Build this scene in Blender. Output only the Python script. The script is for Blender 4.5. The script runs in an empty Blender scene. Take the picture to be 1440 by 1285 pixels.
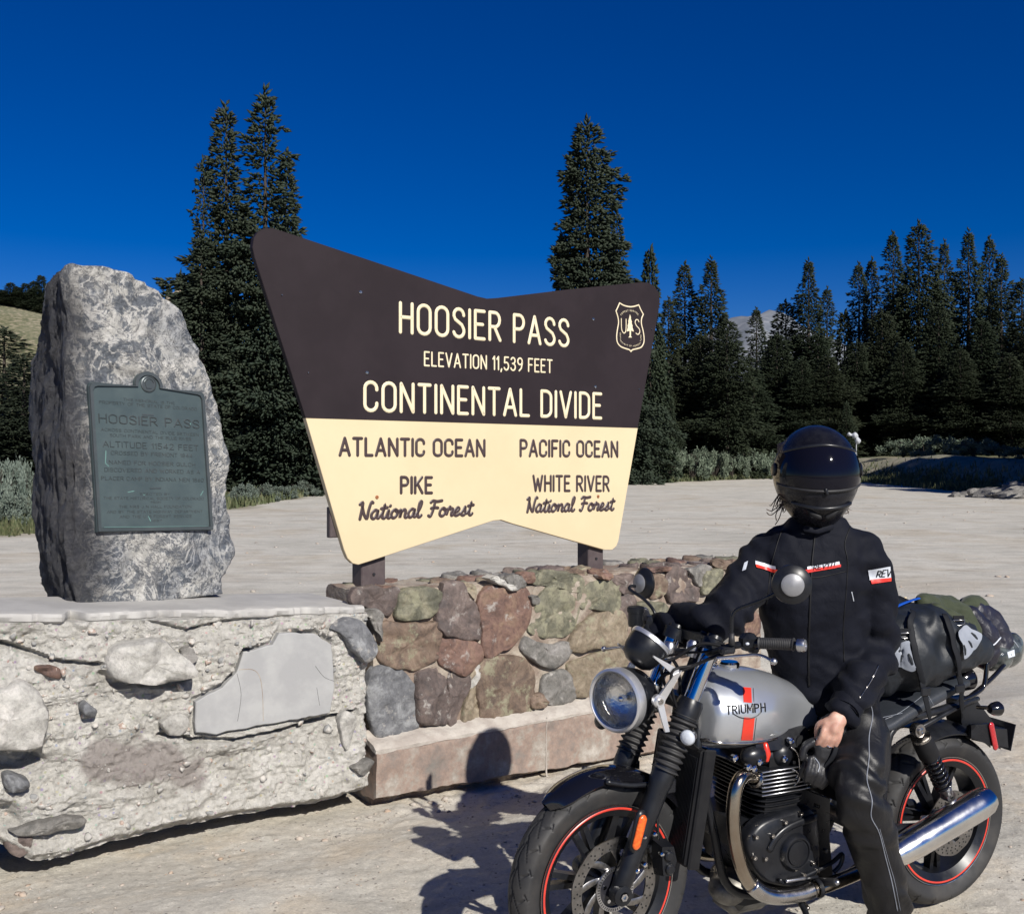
import bpy, bmesh, math, random
import numpy as np
from mathutils import Vector, Matrix
from mathutils.bvhtree import BVHTree
from math import sin, cos, pi, radians

# ---------------------------------------------------------------- camera, world, sun, exposure
SC = bpy.context.scene
COL = SC.collection
FPX, CX, CY, CAMH = 1450.0, 720.0, 652.0, 1.61
cam = bpy.data.cameras.new('camera')
cam_o = bpy.data.objects.new('camera', cam); COL.objects.link(cam_o)
cam_o.location = (0, 0, CAMH); cam_o.rotation_euler = (pi/2, 0, 0)
cam.sensor_width = 36; cam.lens = 36*FPX/1440; cam.shift_y = 9.5/1440
cam.clip_start = .05; cam.clip_end = 9000
SC.camera = cam_o

SUN = Vector((.56, -1.0, .77)).normalized()
SUN_EL = math.asin(SUN.z)
w = bpy.data.worlds.new('World'); SC.world = w; w.use_nodes = True
nt = w.node_tree; nt.nodes.clear()
sky = nt.nodes.new('ShaderNodeTexSky'); sky.sky_type = 'NISHITA'; sky.sun_disc = False
sky.sun_elevation = SUN_EL; sky.sun_rotation = math.atan2(SUN.x, SUN.y)
sky.altitude = 3500; sky.air_density = 1.25; sky.dust_density = .1; sky.ozone_density = 5.0
hs = nt.nodes.new('ShaderNodeHueSaturation'); hs.inputs['Saturation'].default_value = 1.40; hs.inputs['Hue'].default_value = .521
hs.inputs['Value'].default_value = .97
bg = nt.nodes.new('ShaderNodeBackground'); bg.inputs[1].default_value = .054
wo = nt.nodes.new('ShaderNodeOutputWorld')
nt.links.new(sky.outputs[0], hs.inputs['Color']); nt.links.new(hs.outputs[0], bg.inputs[0]); nt.links.new(bg.outputs[0], wo.inputs[0])
sl = bpy.data.lights.new('sun', 'SUN'); sl.energy = 5.0; sl.angle = radians(.53); sl.color = (1, .955, .88)
so = bpy.data.objects.new('sun', sl); COL.objects.link(so); so.location = (20, -30, 30)
so.rotation_euler = (-SUN).to_track_quat('-Z', 'Y').to_euler()
SC.view_settings.view_transform = 'Standard'; SC.view_settings.look = 'None'
SC.view_settings.exposure = .36; SC.view_settings.gamma = 1
SC.view_settings.use_curve_mapping = False
SC.render.engine = 'CYCLES'
SC.cycles.max_bounces = 6; SC.cycles.diffuse_bounces = 3; SC.cycles.glossy_bounces = 3
SC.cycles.transmission_bounces = 5; SC.cycles.transparent_max_bounces = 6

# ---------------------------------------------------------------- geometry of the place from the photograph
def P(px, py, Y):                       # point at depth Y
    return np.array([(px-CX)/FPX*Y, Y, CAMH-(py-CY)/FPX*Y])
def PG(px, py, z=0.):                   # point at height z
    return P(px, py, (CAMH-z)*FPX/(py-CY))
WA = np.array([-.695, 5.04, 0.]); WANG = radians(36.2)
WU = np.array([cos(WANG), sin(WANG), 0.]); WN = np.array([-sin(WANG), cos(WANG), 0.])
def onplane(px, py, O, N):
    d = np.array([(px-CX)/FPX, 1, -(py-CY)/FPX]); c = np.array([0, 0, CAMH])
    return c+d*(np.dot(O-c, N)/np.dot(d, N))
def W(px, py, off=0.):                  # (s, z) on the wall face, off metres behind its front
    p = onplane(px, py, WA+WN*off, WN); return float(np.dot(p-WA, WU)), float(p[2])
def WP(s, off, z): return WA+WU*s+WN*off+np.array([0, 0, z])

# ---------------------------------------------------------------- numpy noise
def _h(ix, iy, iz, s):
    n = (ix*374761393+iy*668265263+iz*2147483647+s*1274126177) & 0xffffffff
    n = ((n ^ (n >> 13))*1274126177) & 0xffffffff
    n = (n ^ (n >> 16)) & 0xffffffff
    n = (n*2246822519) & 0xffffffff
    return ((n ^ (n >> 15)) & 0xffff)/65535.0
def vn(p, s=0):
    p = np.asarray(p, float); i = np.floor(p).astype(np.int64); f = p-i; f = f*f*(3-2*f)
    x, y, z = i[..., 0], i[..., 1], i[..., 2]; fx, fy, fz = f[..., 0], f[..., 1], f[..., 2]
    r = 0
    for a in (0, 1):
        for b in (0, 1):
            for c in (0, 1):
                r = r+_h(x+a, y+b, z+c, s)*(fx if a else 1-fx)*(fy if b else 1-fy)*(fz if c else 1-fz)
    return r-.5
def fbm(p, o=4, s=0, g=.5):
    p = np.asarray(p, float); r = 0; a = 1
    for k in range(o): r = r+a*vn(p*2**k+k*17.3, s+k); a *= g
    return r
def ridge(p, o=3, s=0):
    p = np.asarray(p, float); r = 0; a = 1
    for k in range(o): r = r+a*(1-4*np.abs(vn(p*2**k+k*9.1, s+k))); a *= .5
    return r*.5
def sstep(a, b, x): t = np.clip((x-a)/(b-a), 0, 1); return t*t*(3-2*t)

# ---------------------------------------------------------------- object helpers
def V3(*a): return np.array(a, float)
def unit(v): v = np.asarray(v, float); return v/(np.linalg.norm(v)+1e-12)
def mk(V, F, name='m'):
    me = bpy.data.meshes.new(name); V = np.asarray(V, float)
    if isinstance(F, np.ndarray):
        k = F.shape[1]; n = len(F)
        me.vertices.add(len(V)); me.vertices.foreach_set('co', V.astype(np.float32).ravel())
        me.loops.add(n*k); me.loops.foreach_set('vertex_index', F.astype(np.int32).ravel())
        me.polygons.add(n); me.polygons.foreach_set('loop_start', np.arange(0, n*k, k, dtype=np.int32))
        me.update(calc_edges=True)
    else:
        me.from_pydata(V.tolist(), [], [list(map(int, f)) for f in F]); me.update()
    return me
def join(*L):
    if len(L) == 1 and isinstance(L[0], list): L = L[0]
    VS, FS, o = [], [], 0; arr = all(isinstance(F, np.ndarray) for _, F in L) and len({F.shape[1] for _, F in L}) == 1
    for V, F in L:
        VS.append(np.asarray(V, float))
        if arr: FS.append(F+o)
        else: FS += [[int(i)+o for i in f] for f in F]
        o += len(V)
    return np.vstack(VS), (np.vstack(FS) if arr else FS)
def props(o, label=None, cat=None, group=None, kind=None):
    if label: o['label'] = label
    if cat: o['category'] = cat
    if group: o['group'] = group
    if kind: o['kind'] = kind
    return o
def obj(name, VF, mat, parent=None, smooth=False, kind=None, label=None, cat=None, group=None, data=None):
    me = data or mk(VF[0], VF[1], name)
    if not data:
        for m in (mat if isinstance(mat, (list, tuple)) else [mat]): me.materials.append(m)
        if smooth:
            me.polygons.foreach_set('use_smooth', np.ones(len(me.polygons), dtype=bool))
            if smooth is not True:
                try: me.set_sharp_from_angle(angle=radians(smooth))
                except Exception: pass
    o = bpy.data.objects.new(name, me); COL.objects.link(o)
    if parent is not None:
        o.parent = parent
        if parent.type == 'EMPTY' and parent.get('_w'):
            o.matrix_parent_inverse = Matrix.Translation(-Vector(parent.location))
    return props(o, label, cat, group, kind)
def thing(name, label, cat, loc=(0, 0, 0), group=None, mat=None):
    o = bpy.data.objects.new(name, None); COL.objects.link(o); o.empty_display_size = .2
    if mat is not None: o.matrix_world = mat
    else: o.location = tuple(float(x) for x in loc); o['_w'] = 1
    return props(o, label, cat, group)
# ---------------------------------------------------------------- shapes
def frames(pts, closed=False):
    n = len(pts); T = np.zeros_like(pts)
    for i in range(n):
        a = pts[(i-1) % n] if (closed or i > 0) else pts[i]; b = pts[(i+1) % n] if (closed or i < n-1) else pts[i]
        T[i] = unit(b-a)
    up = V3(0, 0, 1) if abs(T[0][2]) < .9 else V3(1, 0, 0)
    N = unit(np.cross(T[0], up)); NS = [N]
    for i in range(1, n): N = unit(N-T[i]*np.dot(N, T[i])); NS.append(N)
    NS = np.array(NS); return T, NS, np.cross(T, NS)
def tube(pts, r, n=10, closed=False, flat=1.0, nrm=None, rnd=False):
    pts = np.array(pts, float); m = len(pts)
    r = np.full(m, r, float) if np.isscalar(r) else np.array(r, float)
    if rnd and not closed:      # rounded ends
        t0 = unit(pts[0]-pts[1]); t1 = unit(pts[-1]-pts[-2])
        A = [(.92, .35), (.55, .8), (.15, .98)]
        pre = [pts[0]+t0*r[0]*b for a, b in A[::-1]]; post = [pts[-1]+t1*r[-1]*b for a, b in A]
        pts = np.vstack([pre, pts, post]); r = np.concatenate([[r[0]*a for a, b in A[::-1]], r, [r[-1]*a for a, b in A]]); m = len(pts)
    T, N, Bn = frames(pts, closed)
    if nrm is not None:
        nz = unit(nrm); N = np.array([unit(np.cross(t, nz)) if np.linalg.norm(np.cross(t, nz)) > 1e-4 else q for t, q in zip(T, N)]); Bn = np.cross(T, N)
    a = np.arange(n)*2*pi/n
    V = (pts[:, None]+r[:, None, None]*(np.cos(a)[None, :, None]*N[:, None]+flat*np.sin(a)[None, :, None]*Bn[:, None])).reshape(-1, 3)
    F = []
    for i in range(m if closed else m-1):
        j = (i+1) % m
        for k in range(n): q = (k+1) % n; F.append((i*n+k, i*n+q, j*n+q, j*n+k))
    if not closed: F.append(tuple(range(n))[::-1]); F.append(tuple((m-1)*n+k for k in range(n)))
    return V, F
def spl(pts, k=6, closed=False):
    p = np.array(pts, float); n = len(p); out = []
    for i in range(n if closed else n-1):
        a, b, c, d = (p[(i-1) % n], p[i], p[(i+1) % n], p[(i+2) % n]) if closed else (p[max(i-1, 0)], p[i], p[i+1], p[min(i+2, n-1)])
        for t in np.arange(k)/k: out.append(.5*((2*b)+(-a+c)*t+(2*a-5*b+4*c-d)*t*t+(-a+3*b-3*c+d)*t**3))
    if not closed: out.append(p[-1])
    return np.array(out)
def basis(ax):
    ax = unit(ax); u = unit(np.cross(ax, V3(0, 0, 1) if abs(ax[2]) < .9 else V3(1, 0, 0))); return u, np.cross(ax, u), ax
def lathe(prof, c, ax, n=32, closed=False, sq=1.0, caps=True):
    u, v, a = basis(ax); c = np.array(c, float); t = np.arange(n)*2*pi/n; V = []
    for r, h in prof: V.append(c+a*h+r*(np.cos(t)[:, None]*u+sq*np.sin(t)[:, None]*v))
    V = np.vstack(V); F = []; m = len(prof)
    for i in range(m if closed else m-1):
        j = (i+1) % m
        for k in range(n): q = (k+1) % n; F.append((i*n+k, i*n+q, j*n+q, j*n+k))
    if not closed and caps:
        if prof[0][0] > 1e-6: F.append(tuple(range(n))[::-1])
        if prof[-1][0] > 1e-6: F.append(tuple((m-1)*n+k for k in range(n)))
    return V, F
def hull(pts):
    bm = bmesh.new()
    for p in pts: bm.verts.new(tuple(map(float, p)))
    g = bmesh.ops.convex_hull(bm, input=bm.verts)
    loose = [v for v in bm.verts if not v.link_faces]
    bmesh.ops.delete(bm, geom=loose, context='VERTS')
    bmesh.ops.dissolve_limit(bm, angle_limit=.02, verts=bm.verts, edges=bm.edges)
    bm.verts.ensure_lookup_table(); bm.verts.index_update()
    V = np.array([v.co[:] for v in bm.verts]); F = [[v.index for v in f.verts] for f in bm.faces]; bm.free(); return V, F
def box(c, s, R=None, b=.0):
    pts = []
    hx, hy, hz = [q/2 for q in s]; b = min(b, hx*.9, hy*.9, hz*.9)
    for x in (-1, 1):
        for y in (-1, 1):
            for z in (-1, 1):
                if b: pts += [(x*(hx-b), y*(hy-b), z*hz), (x*(hx-b), y*hy, z*(hz-b)), (x*hx, y*(hy-b), z*(hz-b))]
                else: pts.append((x*hx, y*hy, z*hz))
    pts = np.array(pts)
    if R is not None: pts = pts@np.array(R).T
    return hull(pts+np.array(c))
def ax3(x, z=(0, 0, 1)):                # rotation whose columns are x, y, z axes
    x = unit(x); y = unit(np.cross(z, x)); return np.array([x, y, np.cross(x, y)]).T
def prism(poly, fn, d0, d1, bev=0.):    # poly 2-D, fn(u, v, d) -> 3-D
    n = len(poly); p = np.array(poly, float); L = []
    if bev:
        c = p.mean(0); q = []
        for i in range(n):
            e1 = unit(np.append(p[i]-p[i-1], 0)); e2 = unit(np.append(p[(i+1) % n]-p[i], 0)); nn = unit(np.array([-(e1+e2)[1], (e1+e2)[0], 0]))[:2]
            q.append(nn)
        q = np.array(q); area = .5*sum(p[i][0]*p[(i+1) % n][1]-p[(i+1) % n][0]*p[i][1] for i in range(n)); q *= 1 if area > 0 else -1
        rings = [(p+q*bev, d0), (p, d0+bev*np.sign(d1-d0)), (p, d1)]
    else: rings = [(p, d0), (p, d1)]
    V = [fn(u, v, d) for r, d in rings for u, v in r]; F = [list(range(n))]
    for k in range(len(rings)-1):
        for i in range(n): j = (i+1) % n; F.append((k*n+j, k*n+i, (k+1)*n+i, (k+1)*n+j))
    F.append([(len(rings)-1)*n+i for i in range(n)][::-1]); return np.array(V), F
def ell(c, r, R=None, n=16, m=24):
    V = []
    for i in range(n+1):
        t = pi*i/n
        for k in range(m): a = 2*pi*k/m; V.append((r[0]*sin(t)*cos(a), r[1]*sin(t)*sin(a), r[2]*cos(t)))
    V = np.array(V); F = [(i*m+k, (i+1)*m+k, (i+1)*m+(k+1) % m, i*m+(k+1) % m) for i in range(n) for k in range(m)]
    if R is not None: V = V@np.array(R).T
    return V+np.array(c), F
def loft(rings, closed_ends=True):
    n = len(rings[0]); V = np.vstack(rings); F = []
    for i in range(len(rings)-1):
        for k in range(n): q = (k+1) % n; F.append((i*n+k, i*n+q, (i+1)*n+q, (i+1)*n+k))
    if closed_ends: F.append(tuple(range(n))[::-1]); F.append(tuple((len(rings)-1)*n+k for k in range(n)))
    return V, F
def sring(c, a, b, ra, rb, p=2.0, n=28):    # superellipse ring
    t = np.arange(n)*2*pi/n; x = np.sign(np.cos(t))*np.abs(np.cos(t))**(2/p); y = np.sign(np.sin(t))*np.abs(np.sin(t))**(2/p)
    return np.array(c)+ra*x[:, None]*np.array(a)+rb*y[:, None]*np.array(b)
def grid(fn, nu, nv, cu=False):
    V = np.array([fn(i/(nu if cu else nu-1), j/(nv-1)) for j in range(nv) for i in range(nu)]); F = []
    for j in range(nv-1):
        for i in range(nu if cu else nu-1): q = (i+1) % nu; F.append((j*nu+i, j*nu+q, (j+1)*nu+q, (j+1)*nu+i))
    return V, np.array(F)
def gidx(nu, nv):
    i, j = np.meshgrid(np.arange(nu-1), np.arange(nv-1)); a = (j*nu+i).ravel(); return np.stack([a, a+1, a+nu+1, a+nu], 1)
def fuse(parts, vox, it=4, fac=.5):     # one continuous surface out of overlapping closed shapes
    V, F = join(parts); me = mk(V, F); o = bpy.data.objects.new('t', me); COL.objects.link(o)
    m = o.modifiers.new('r', 'REMESH'); m.mode = 'VOXEL'; m.voxel_size = vox
    if it: s = o.modifiers.new('s', 'SMOOTH'); s.factor = fac; s.iterations = it
    dg = bpy.context.evaluated_depsgraph_get(); e = o.evaluated_get(dg); r = e.to_mesh()
    n = len(r.vertices); co = np.empty(n*3, np.float32); r.vertices.foreach_get('co', co)
    no = np.empty(n*3, np.float32); r.vertices.foreach_get('normal', no)
    F = [tuple(p.vertices) for p in r.polygons]
    if all(len(f) == 4 for f in F): F = np.array(F)
    e.to_mesh_clear(); bpy.data.objects.remove(o); bpy.data.meshes.remove(me)
    return co.reshape(-1, 3).astype(float), F, no.reshape(-1, 3).astype(float)
def bvh(VF, M4=None):
    V = np.asarray(VF[0])
    if M4 is not None: A = np.array(M4); V = V@A[:3, :3].T+A[:3, 3]
    return BVHTree.FromPolygons([tuple(v) for v in V], [list(map(int, f)) for f in VF[1]])
def cast(tr, px, py, off=.001):         # where the sight line of a traced point meets a surface already built
    d = Vector(((px-CX)/FPX, 1, -(py-CY)/FPX)).normalized(); c = Vector((0, 0, CAMH))
    h, n, i, q = tr.ray_cast(c, d)
    if h is None:
        near = tr.find_nearest(c+d*3.3); h, n = near[0], near[1]
    if n.dot(d) > 0: n = -n
    return np.array(h+n*off), np.array(n)
def patch(tr, quad, nu, nv, off=.0015):  # sheet that lies on a surface between four traced corners (TL TR BR BL)
    q = np.array(quad, float)
    def f(u, v): p = q[0]*(1-u)*(1-v)+q[1]*u*(1-v)+q[2]*u*v+q[3]*(1-u)*v; return cast(tr, p[0], p[1], off)[0]
    return grid(f, nu, nv)
def line_on(tr, pts, r, k=4, off=.001, n=6):
    s = spl(pts, k); return tube([cast(tr, a, b, off)[0] for a, b in s], r, n)

# ---------------------------------------------------------------- stroke lettering
def arc(cx, cy, rx, ry, a, b, n=9): return [(cx+rx*cos(radians(t)), cy+ry*sin(radians(t))) for t in np.linspace(a, b, n)]
_O = arc(.21, .77, .21, .23, 0, 180)+arc(.21, .23, .21, .23, 180, 360)+[(.42, .77)]
GL = {
 'A': (.46, [[(0, 0), (.23, 1), (.46, 0)], [(.08, .3), (.38, .3)]]),
 'B': (.40, [[(0, 0), (0, 1), (.2, 1)]+arc(.2, .77, .18, .23, 90, -90)+[(0, .54)], [(.2, .54)]+arc(.2, .27, .2, .27, 90, -90)+[(0, 0)]]),
 'C': (.40, [[(.40, .74)]+arc(.2, .78, .2, .22, 10, 180)+arc(.2, .22, .2, .22, 180, 350)+[(.40, .26)]]),
 'D': (.40, [[(0, 0), (0, 1), (.16, 1)]+arc(.16, .76, .24, .24, 90, 0)+arc(.16, .24, .24, .24, 0, -90)+[(0, 0)]]),
 'E': (.34, [[(.34, 1), (0, 1), (0, 0), (.34, 0)], [(0, .52), (.28, .52)]]),
 'F': (.34, [[(.34, 1), (0, 1), (0, 0)], [(0, .52), (.28, .52)]]),
 'G': (.42, [[(.40, .76)]+arc(.2, .78, .2, .22, 10, 180)+arc(.2, .22, .2, .22, 180, 360)+[(.40, .46), (.24, .46)]]),
 'H': (.40, [[(0, 0), (0, 1)], [(.4, 0), (.4, 1)], [(0, .52), (.4, .52)]]),
 'I': (.0, [[(0, 0), (0, 1)]]),
 'J': (.3, [[(.3, 1), (.3, .2)]+arc(.15, .2, .15, .2, 0, -180)]),
 'K': (.40, [[(0, 0), (0, 1)], [(.38, 1), (0, .42)], [(.13, .6), (.4, 0)]]),
 'L': (.32, [[(0, 1), (0, 0), (.32, 0)]]),
 'M': (.5, [[(0, 0), (0, 1), (.25, .3), (.5, 1), (.5, 0)]]),
 'N': (.42, [[(0, 0), (0, 1), (.42, 0), (.42, 1)]]),
 'O': (.42, [_O]), '0': (.38, [[(x*.9, y) for x, y in _O]]),
 'P': (.38, [[(0, 0), (0, 1), (.2, 1)]+arc(.2, .74, .18, .26, 90, -90)+[(0, .48)]]),
 'R': (.40, [[(0, 0), (0, 1), (.2, 1)]+arc(.2, .74, .18, .26, 90, -90)+[(0, .48)], [(.18, .48), (.4, 0)]]),
 'S': (.38, [[(.37, .78)]+arc(.19, .78, .18, .22, 15, 190, 8)+[(.06, .62), (.3, .44)]+arc(.19, .22, .19, .22, 35, -165, 10)]),
 'T': (.40, [[(0, 1), (.4, 1)], [(.2, 1), (.2, 0)]]),
 'U': (.40, [[(0, 1), (0, .22)]+arc(.2, .22, .2, .22, 180, 360)+[(.4, 1)]]),
 'V': (.44, [[(0, 1), (.22, 0), (.44, 1)]]),
 'W': (.6, [[(0, 1), (.15, 0), (.3, .8), (.45, 0), (.6, 1)]]),
 'X': (.42, [[(0, 0), (.42, 1)], [(0, 1), (.42, 0)]]), 'Y': (.42, [[(0, 1), (.21, .45), (.42, 1)], [(.21, .45), (.21, 0)]]),
 '1': (.12, [[(0, .8), (.12, 1), (.12, 0)]]), '2': (.38, [arc(.19, .76, .18, .24, 170, -20)+[(0, 0), (.38, 0)]]),
 '3': (.36, [arc(.17, .77, .17, .23, 160, -80)+[(.12, .53)], [(.14, .54)]+arc(.17, .26, .19, .26, 80, -160)]),
 '4': (.4, [[(.3, 0), (.3, 1), (0, .3), (.4, .3)]]),
 '5': (.36, [[(.34, 1), (.04, 1), (.02, .56)]+arc(.17, .3, .19, .3, 110, -155)]),
 '6': (.38, [[(.32, .95), (.1, .7), (.0, .3)]+arc(.19, .26, .19, .26, 180, 540, 14)]),
 '7': (.38, [[(0, 1), (.38, 1), (.14, 0)]]),
 '8': (.38, [arc(.19, .76, .17, .24, 0, 360, 14), arc(.19, .26, .19, .26, 0, 360, 14)]),
 '9': (.38, [arc(.19, .74, .19, .26, 0, 360, 14)+[(.38, .6), (.3, .2), (.12, 0)]]),
 ',': (.06, [[(.05, .06), (0, -.14)]]), '.': (.03, [[(0, 0), (.02, 0)]]), "'": (.05, [[(.03, 1), (0, .78)]]), '!': (.0, [[(0, 1), (0, .3)], [(0, .03), (0, 0)]]),
 # brush script
 'n1': (.5, [[(-.04, .9), (.08, .97), (.06, 0)], [(.07, .8), (.2, .3), (.36, .02), (.38, .5), (.44, 1.0), (.52, .98)]]),
 'f1': (.46, [[(.0, .9), (.1, 1.0), (.3, .95), (.52, 1.0)], [(.2, .95), (.16, .4), (.08, .02), (-.02, .06)], [(.06, .52), (.22, .56), (.38, .54)]]),
 'a': (.34, [[(.26, .46), (.14, .52), (.02, .34), (.02, .1), (.12, .0), (.22, .16), (.27, .5), (.26, .12), (.32, .02), (.38, .1)]]),
 't': (.26, [[(.0, .12), (.12, .4), (.16, .86), (.12, .4), (.12, .08), (.2, .0), (.28, .1)], [(.02, .6), (.28, .66)]]),
 'i': (.16, [[(.0, .14), (.07, .5), (.06, .1), (.12, .0), (.2, .1)], [(.1, .74), (.11, .77)]]),
 'o': (.32, [[(.16, .52), (.04, .4), (.02, .12), (.14, .0), (.26, .16), (.26, .42), (.16, .52), (.22, .4), (.36, .42)]]),
 'n': (.38, [[(.0, .36), (.06, .5), (.06, .0), (.1, .36), (.22, .5), (.28, .4), (.28, .08), (.34, .0), (.42, .1)]]),
 'l': (.22, [[(.0, .16), (.14, .6), (.17, .95), (.08, .92), (.06, .4), (.08, .06), (.16, .0), (.24, .1)]]),
 'r': (.3, [[(.0, .12), (.06, .5), (.12, .58), (.14, .44), (.26, .46), (.22, .2), (.24, .02), (.32, .08)]]),
 'e': (.3, [[(.02, .2), (.16, .28), (.24, .42), (.16, .52), (.05, .36), (.04, .1), (.14, .0), (.3, .12)]]),
 's': (.26, [[(.0, .1), (.12, .36), (.18, .56), (.2, .34), (.22, .1), (.12, .0), (.02, .08)]]),
}
def layout(txt, gap=.2, script=False):
    x = 0; out = []
    for ch in txt:
        if ch == ' ': x += .34; continue
        k = {'N': 'n1', 'F': 'f1'}.get(ch, ch) if script else ch
        wd, st = GL[k]
        for s in st: out.append([(x+a+(b*.12 if script else 0), b) for a, b in s])
        x += wd+(gap if not script else (.04 if k not in ('n1', 'f1') else .03))
    return out, x-(gap if not script else .04)
def split_corners(s, ang=38):
    q = [np.array(p, float) for p in s]; out = []; cur = [q[0]]
    for i in range(1, len(q)):
        cur.append(q[i])
        if i < len(q)-1:
            a, b = q[i]-q[i-1], q[i+1]-q[i]; c = np.dot(a, b)/(np.linalg.norm(a)*np.linalg.norm(b)+1e-9)
            if c < cos(radians(ang)): out.append(np.array(cur)); cur = [q[i]]
    out.append(np.array(cur)); return out
def lettering(txt, fn, height, width, r, nrm, gap=.2, script=False, flat=.45, n=6, shear=0., k=3):
    st, tw = layout(txt, gap, script); sx = width/tw; parts = []
    for q in ([spl(s, 5) for s in st] if script else [q for s in st for q in split_corners(s)]):
        if len(q) == 2 and np.linalg.norm(q[0]-q[1]) > .3: q = np.array([q[0]*(1-t)+q[1]*t for t in np.linspace(0, 1, k+1)])
        pts = np.array([fn((a+shear*b)*sx, b*height) for a, b in q])
        parts.append(tube(pts, r, n, flat=flat, nrm=nrm, rnd=True))
    return join(parts)
# ---------------------------------------------------------------- materials
def newmat(name):
    m = bpy.data.materials.new(name); m.use_nodes = True; nt = m.node_tree; nt.nodes.clear()
    o = nt.nodes.new('ShaderNodeOutputMaterial'); b = nt.nodes.new('ShaderNodeBsdfPrincipled'); nt.links.new(b.outputs[0], o.inputs[0]); return m, nt, b
def N(nt, t, **k):
    n = nt.nodes.new('ShaderNode'+t)
    for a, v in k.items():
        if a in n.inputs: n.inputs[a].default_value = v
        else: setattr(n, a, v)
    return n
def noise(nt, co, sc, det=6, rough=.6, dist=0., mp=None):
    n = N(nt, 'TexNoise'); n.inputs['Scale'].default_value = sc; n.inputs['Detail'].default_value = det; n.inputs['Roughness'].default_value = rough; n.inputs['Distortion'].default_value = dist
    if mp:
        m = N(nt, 'Mapping'); m.inputs['Scale'].default_value = mp; nt.links.new(co, m.inputs[0]); co = m.outputs[0]
    nt.links.new(co, n.inputs['Vector']); return n.outputs['Fac']
def ramp(nt, f, stops, interp='LINEAR'):
    r = N(nt, 'ValToRGB'); r.color_ramp.interpolation = interp; e = r.color_ramp.elements
    while len(e) < len(stops): e.new(.5)
    for q, (p, c) in zip(e, stops): q.position = p; q.color = (c if isinstance(c, (tuple, list)) else (c, c, c))[:3]+(1,) if isinstance(c, (tuple, list)) else (c, c, c, 1)
    nt.links.new(f, r.inputs[0]); return r.outputs[0]
def mix(nt, f, a, b, mode='MIX'):
    m = N(nt, 'Mix', data_type='RGBA', blend_type=mode)
    for s, v in ((0, f), (6, a), (7, b)):
        if isinstance(v, (int, float)): m.inputs[s].default_value = v
        elif isinstance(v, (tuple, list)): m.inputs[s].default_value = tuple(v)[:3]+(1,)
        else: nt.links.new(v, m.inputs[s])
    return m.outputs[2]
def bump(nt, h, b, st=.5, d=.01, prev=None):
    n = N(nt, 'Bump'); n.inputs['Strength'].default_value = st; n.inputs['Distance'].default_value = d
    nt.links.new(h, n.inputs['Height'])
    if prev is not None: nt.links.new(prev, n.inputs['Normal'])
    nt.links.new(n.outputs[0], b.inputs['Normal']); return n.outputs[0]
def M(name, c, c2=None, sc=8., rough=.5, metal=0., bsc=0., bst=.3, bd=.003, coat=0., spec=.5, lo=.4, hi=.6, rvar=.0):
    m, nt, b = newmat(name); co = N(nt, 'TexCoord').outputs['Object']
    b.inputs['Roughness'].default_value = rough; b.inputs['Metallic'].default_value = metal
    b.inputs['Coat Weight'].default_value = coat; b.inputs['Coat Roughness'].default_value = .05; b.inputs['Specular IOR Level'].default_value = spec
    c2 = c2 or tuple(x*.8 for x in c)
    f = noise(nt, co, sc); nt.links.new(ramp(nt, f, [(lo, c), (hi, c2)]), b.inputs['Base Color'])
    if rvar:
        g = noise(nt, co, sc*2.3); nt.links.new(ramp(nt, g, [(.35, max(rough-rvar, 0)), (.65, rough+rvar)]), b.inputs['Roughness'])
    if bsc: bump(nt, noise(nt, co, bsc, 8), b, bst, bd)
    return m
mt = {}
mt['gloss'] = M('gloss_black', (.006, .006, .008), rough=.08, coat=.6, sc=3, rvar=.04)
mt['satin'] = M('satin_black', (.0065, .0072, .0095), (.011, .012, .015), rough=.34, sc=12, rvar=.08, spec=.4)
mt['matte'] = M('matte_black', (.006, .006, .0075), (.010, .010, .011), rough=.6, spec=.25, sc=14, bsc=300, bst=.15, bd=.001, rvar=.08)
mt['rubber'] = M('rubber', (.016, .016, .018), (.028, .027, .027), rough=.62, sc=7, bsc=220, bst=.2, bd=.001, rvar=.1)
mt['tyre'] = M('tyre_rubber', (.017, .017, .018), (.040, .037, .034), rough=.68, sc=9, bsc=160, bst=.25, bd=.001, lo=.45, hi=.72, rvar=.08)
mt['dark'] = M('dark_hollow', (.006, .006, .006), rough=.8)
mt['chrome'] = M('chrome', (.72, .72, .74), (.62, .62, .64), rough=.07, metal=1, sc=5, rvar=.04)
mt['steel'] = M('brushed_steel', (.50, .48, .46), (.38, .36, .34), rough=.24, metal=1, sc=9, rvar=.08)
mt['pipe'] = M('warm_steel_pipe', (.44, .39, .32), (.34, .28, .22), rough=.20, metal=1, sc=6, rvar=.06)
mt['alu'] = M('aluminium', (.60, .60, .61), (.50, .50, .52), rough=.33, metal=1, sc=11, bsc=200, bst=.1, bd=.001)
mt['cast'] = M('dirty_cast_alloy', (.20, .19, .17), (.09, .085, .08), rough=.5, metal=.7, sc=20, bsc=90, bst=.4, bd=.002)
mt['alubright'] = M('bright_satin_alloy', (.78, .78, .79), (.70, .70, .71), rough=.36, metal=.85, sc=9)
mt['muffler'] = M('polished_silencer', (.80, .79, .77), (.70, .69, .67), rough=.19, metal=1, sc=7, rvar=.05)
mt['bowl'] = M('lamp_reflector', (.92, .91, .88), (.80, .79, .77), rough=.12, metal=.95, sc=45, bsc=55, bst=.5, bd=.008)
mt['mirrorgrey'] = M('grey_mirror_cap', (.27, .27, .28), (.22, .22, .23), rough=.42, metal=.3, sc=20)
mt['silver'] = M('silver_paint', (.50, .52, .55), (.47, .49, .52), rough=.30, metal=.70, sc=3, coat=.8)
mt['redpaint'] = M('red_paint', (.62, .035, .015), (.55, .03, .015), rough=.25, coat=.5)
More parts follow.
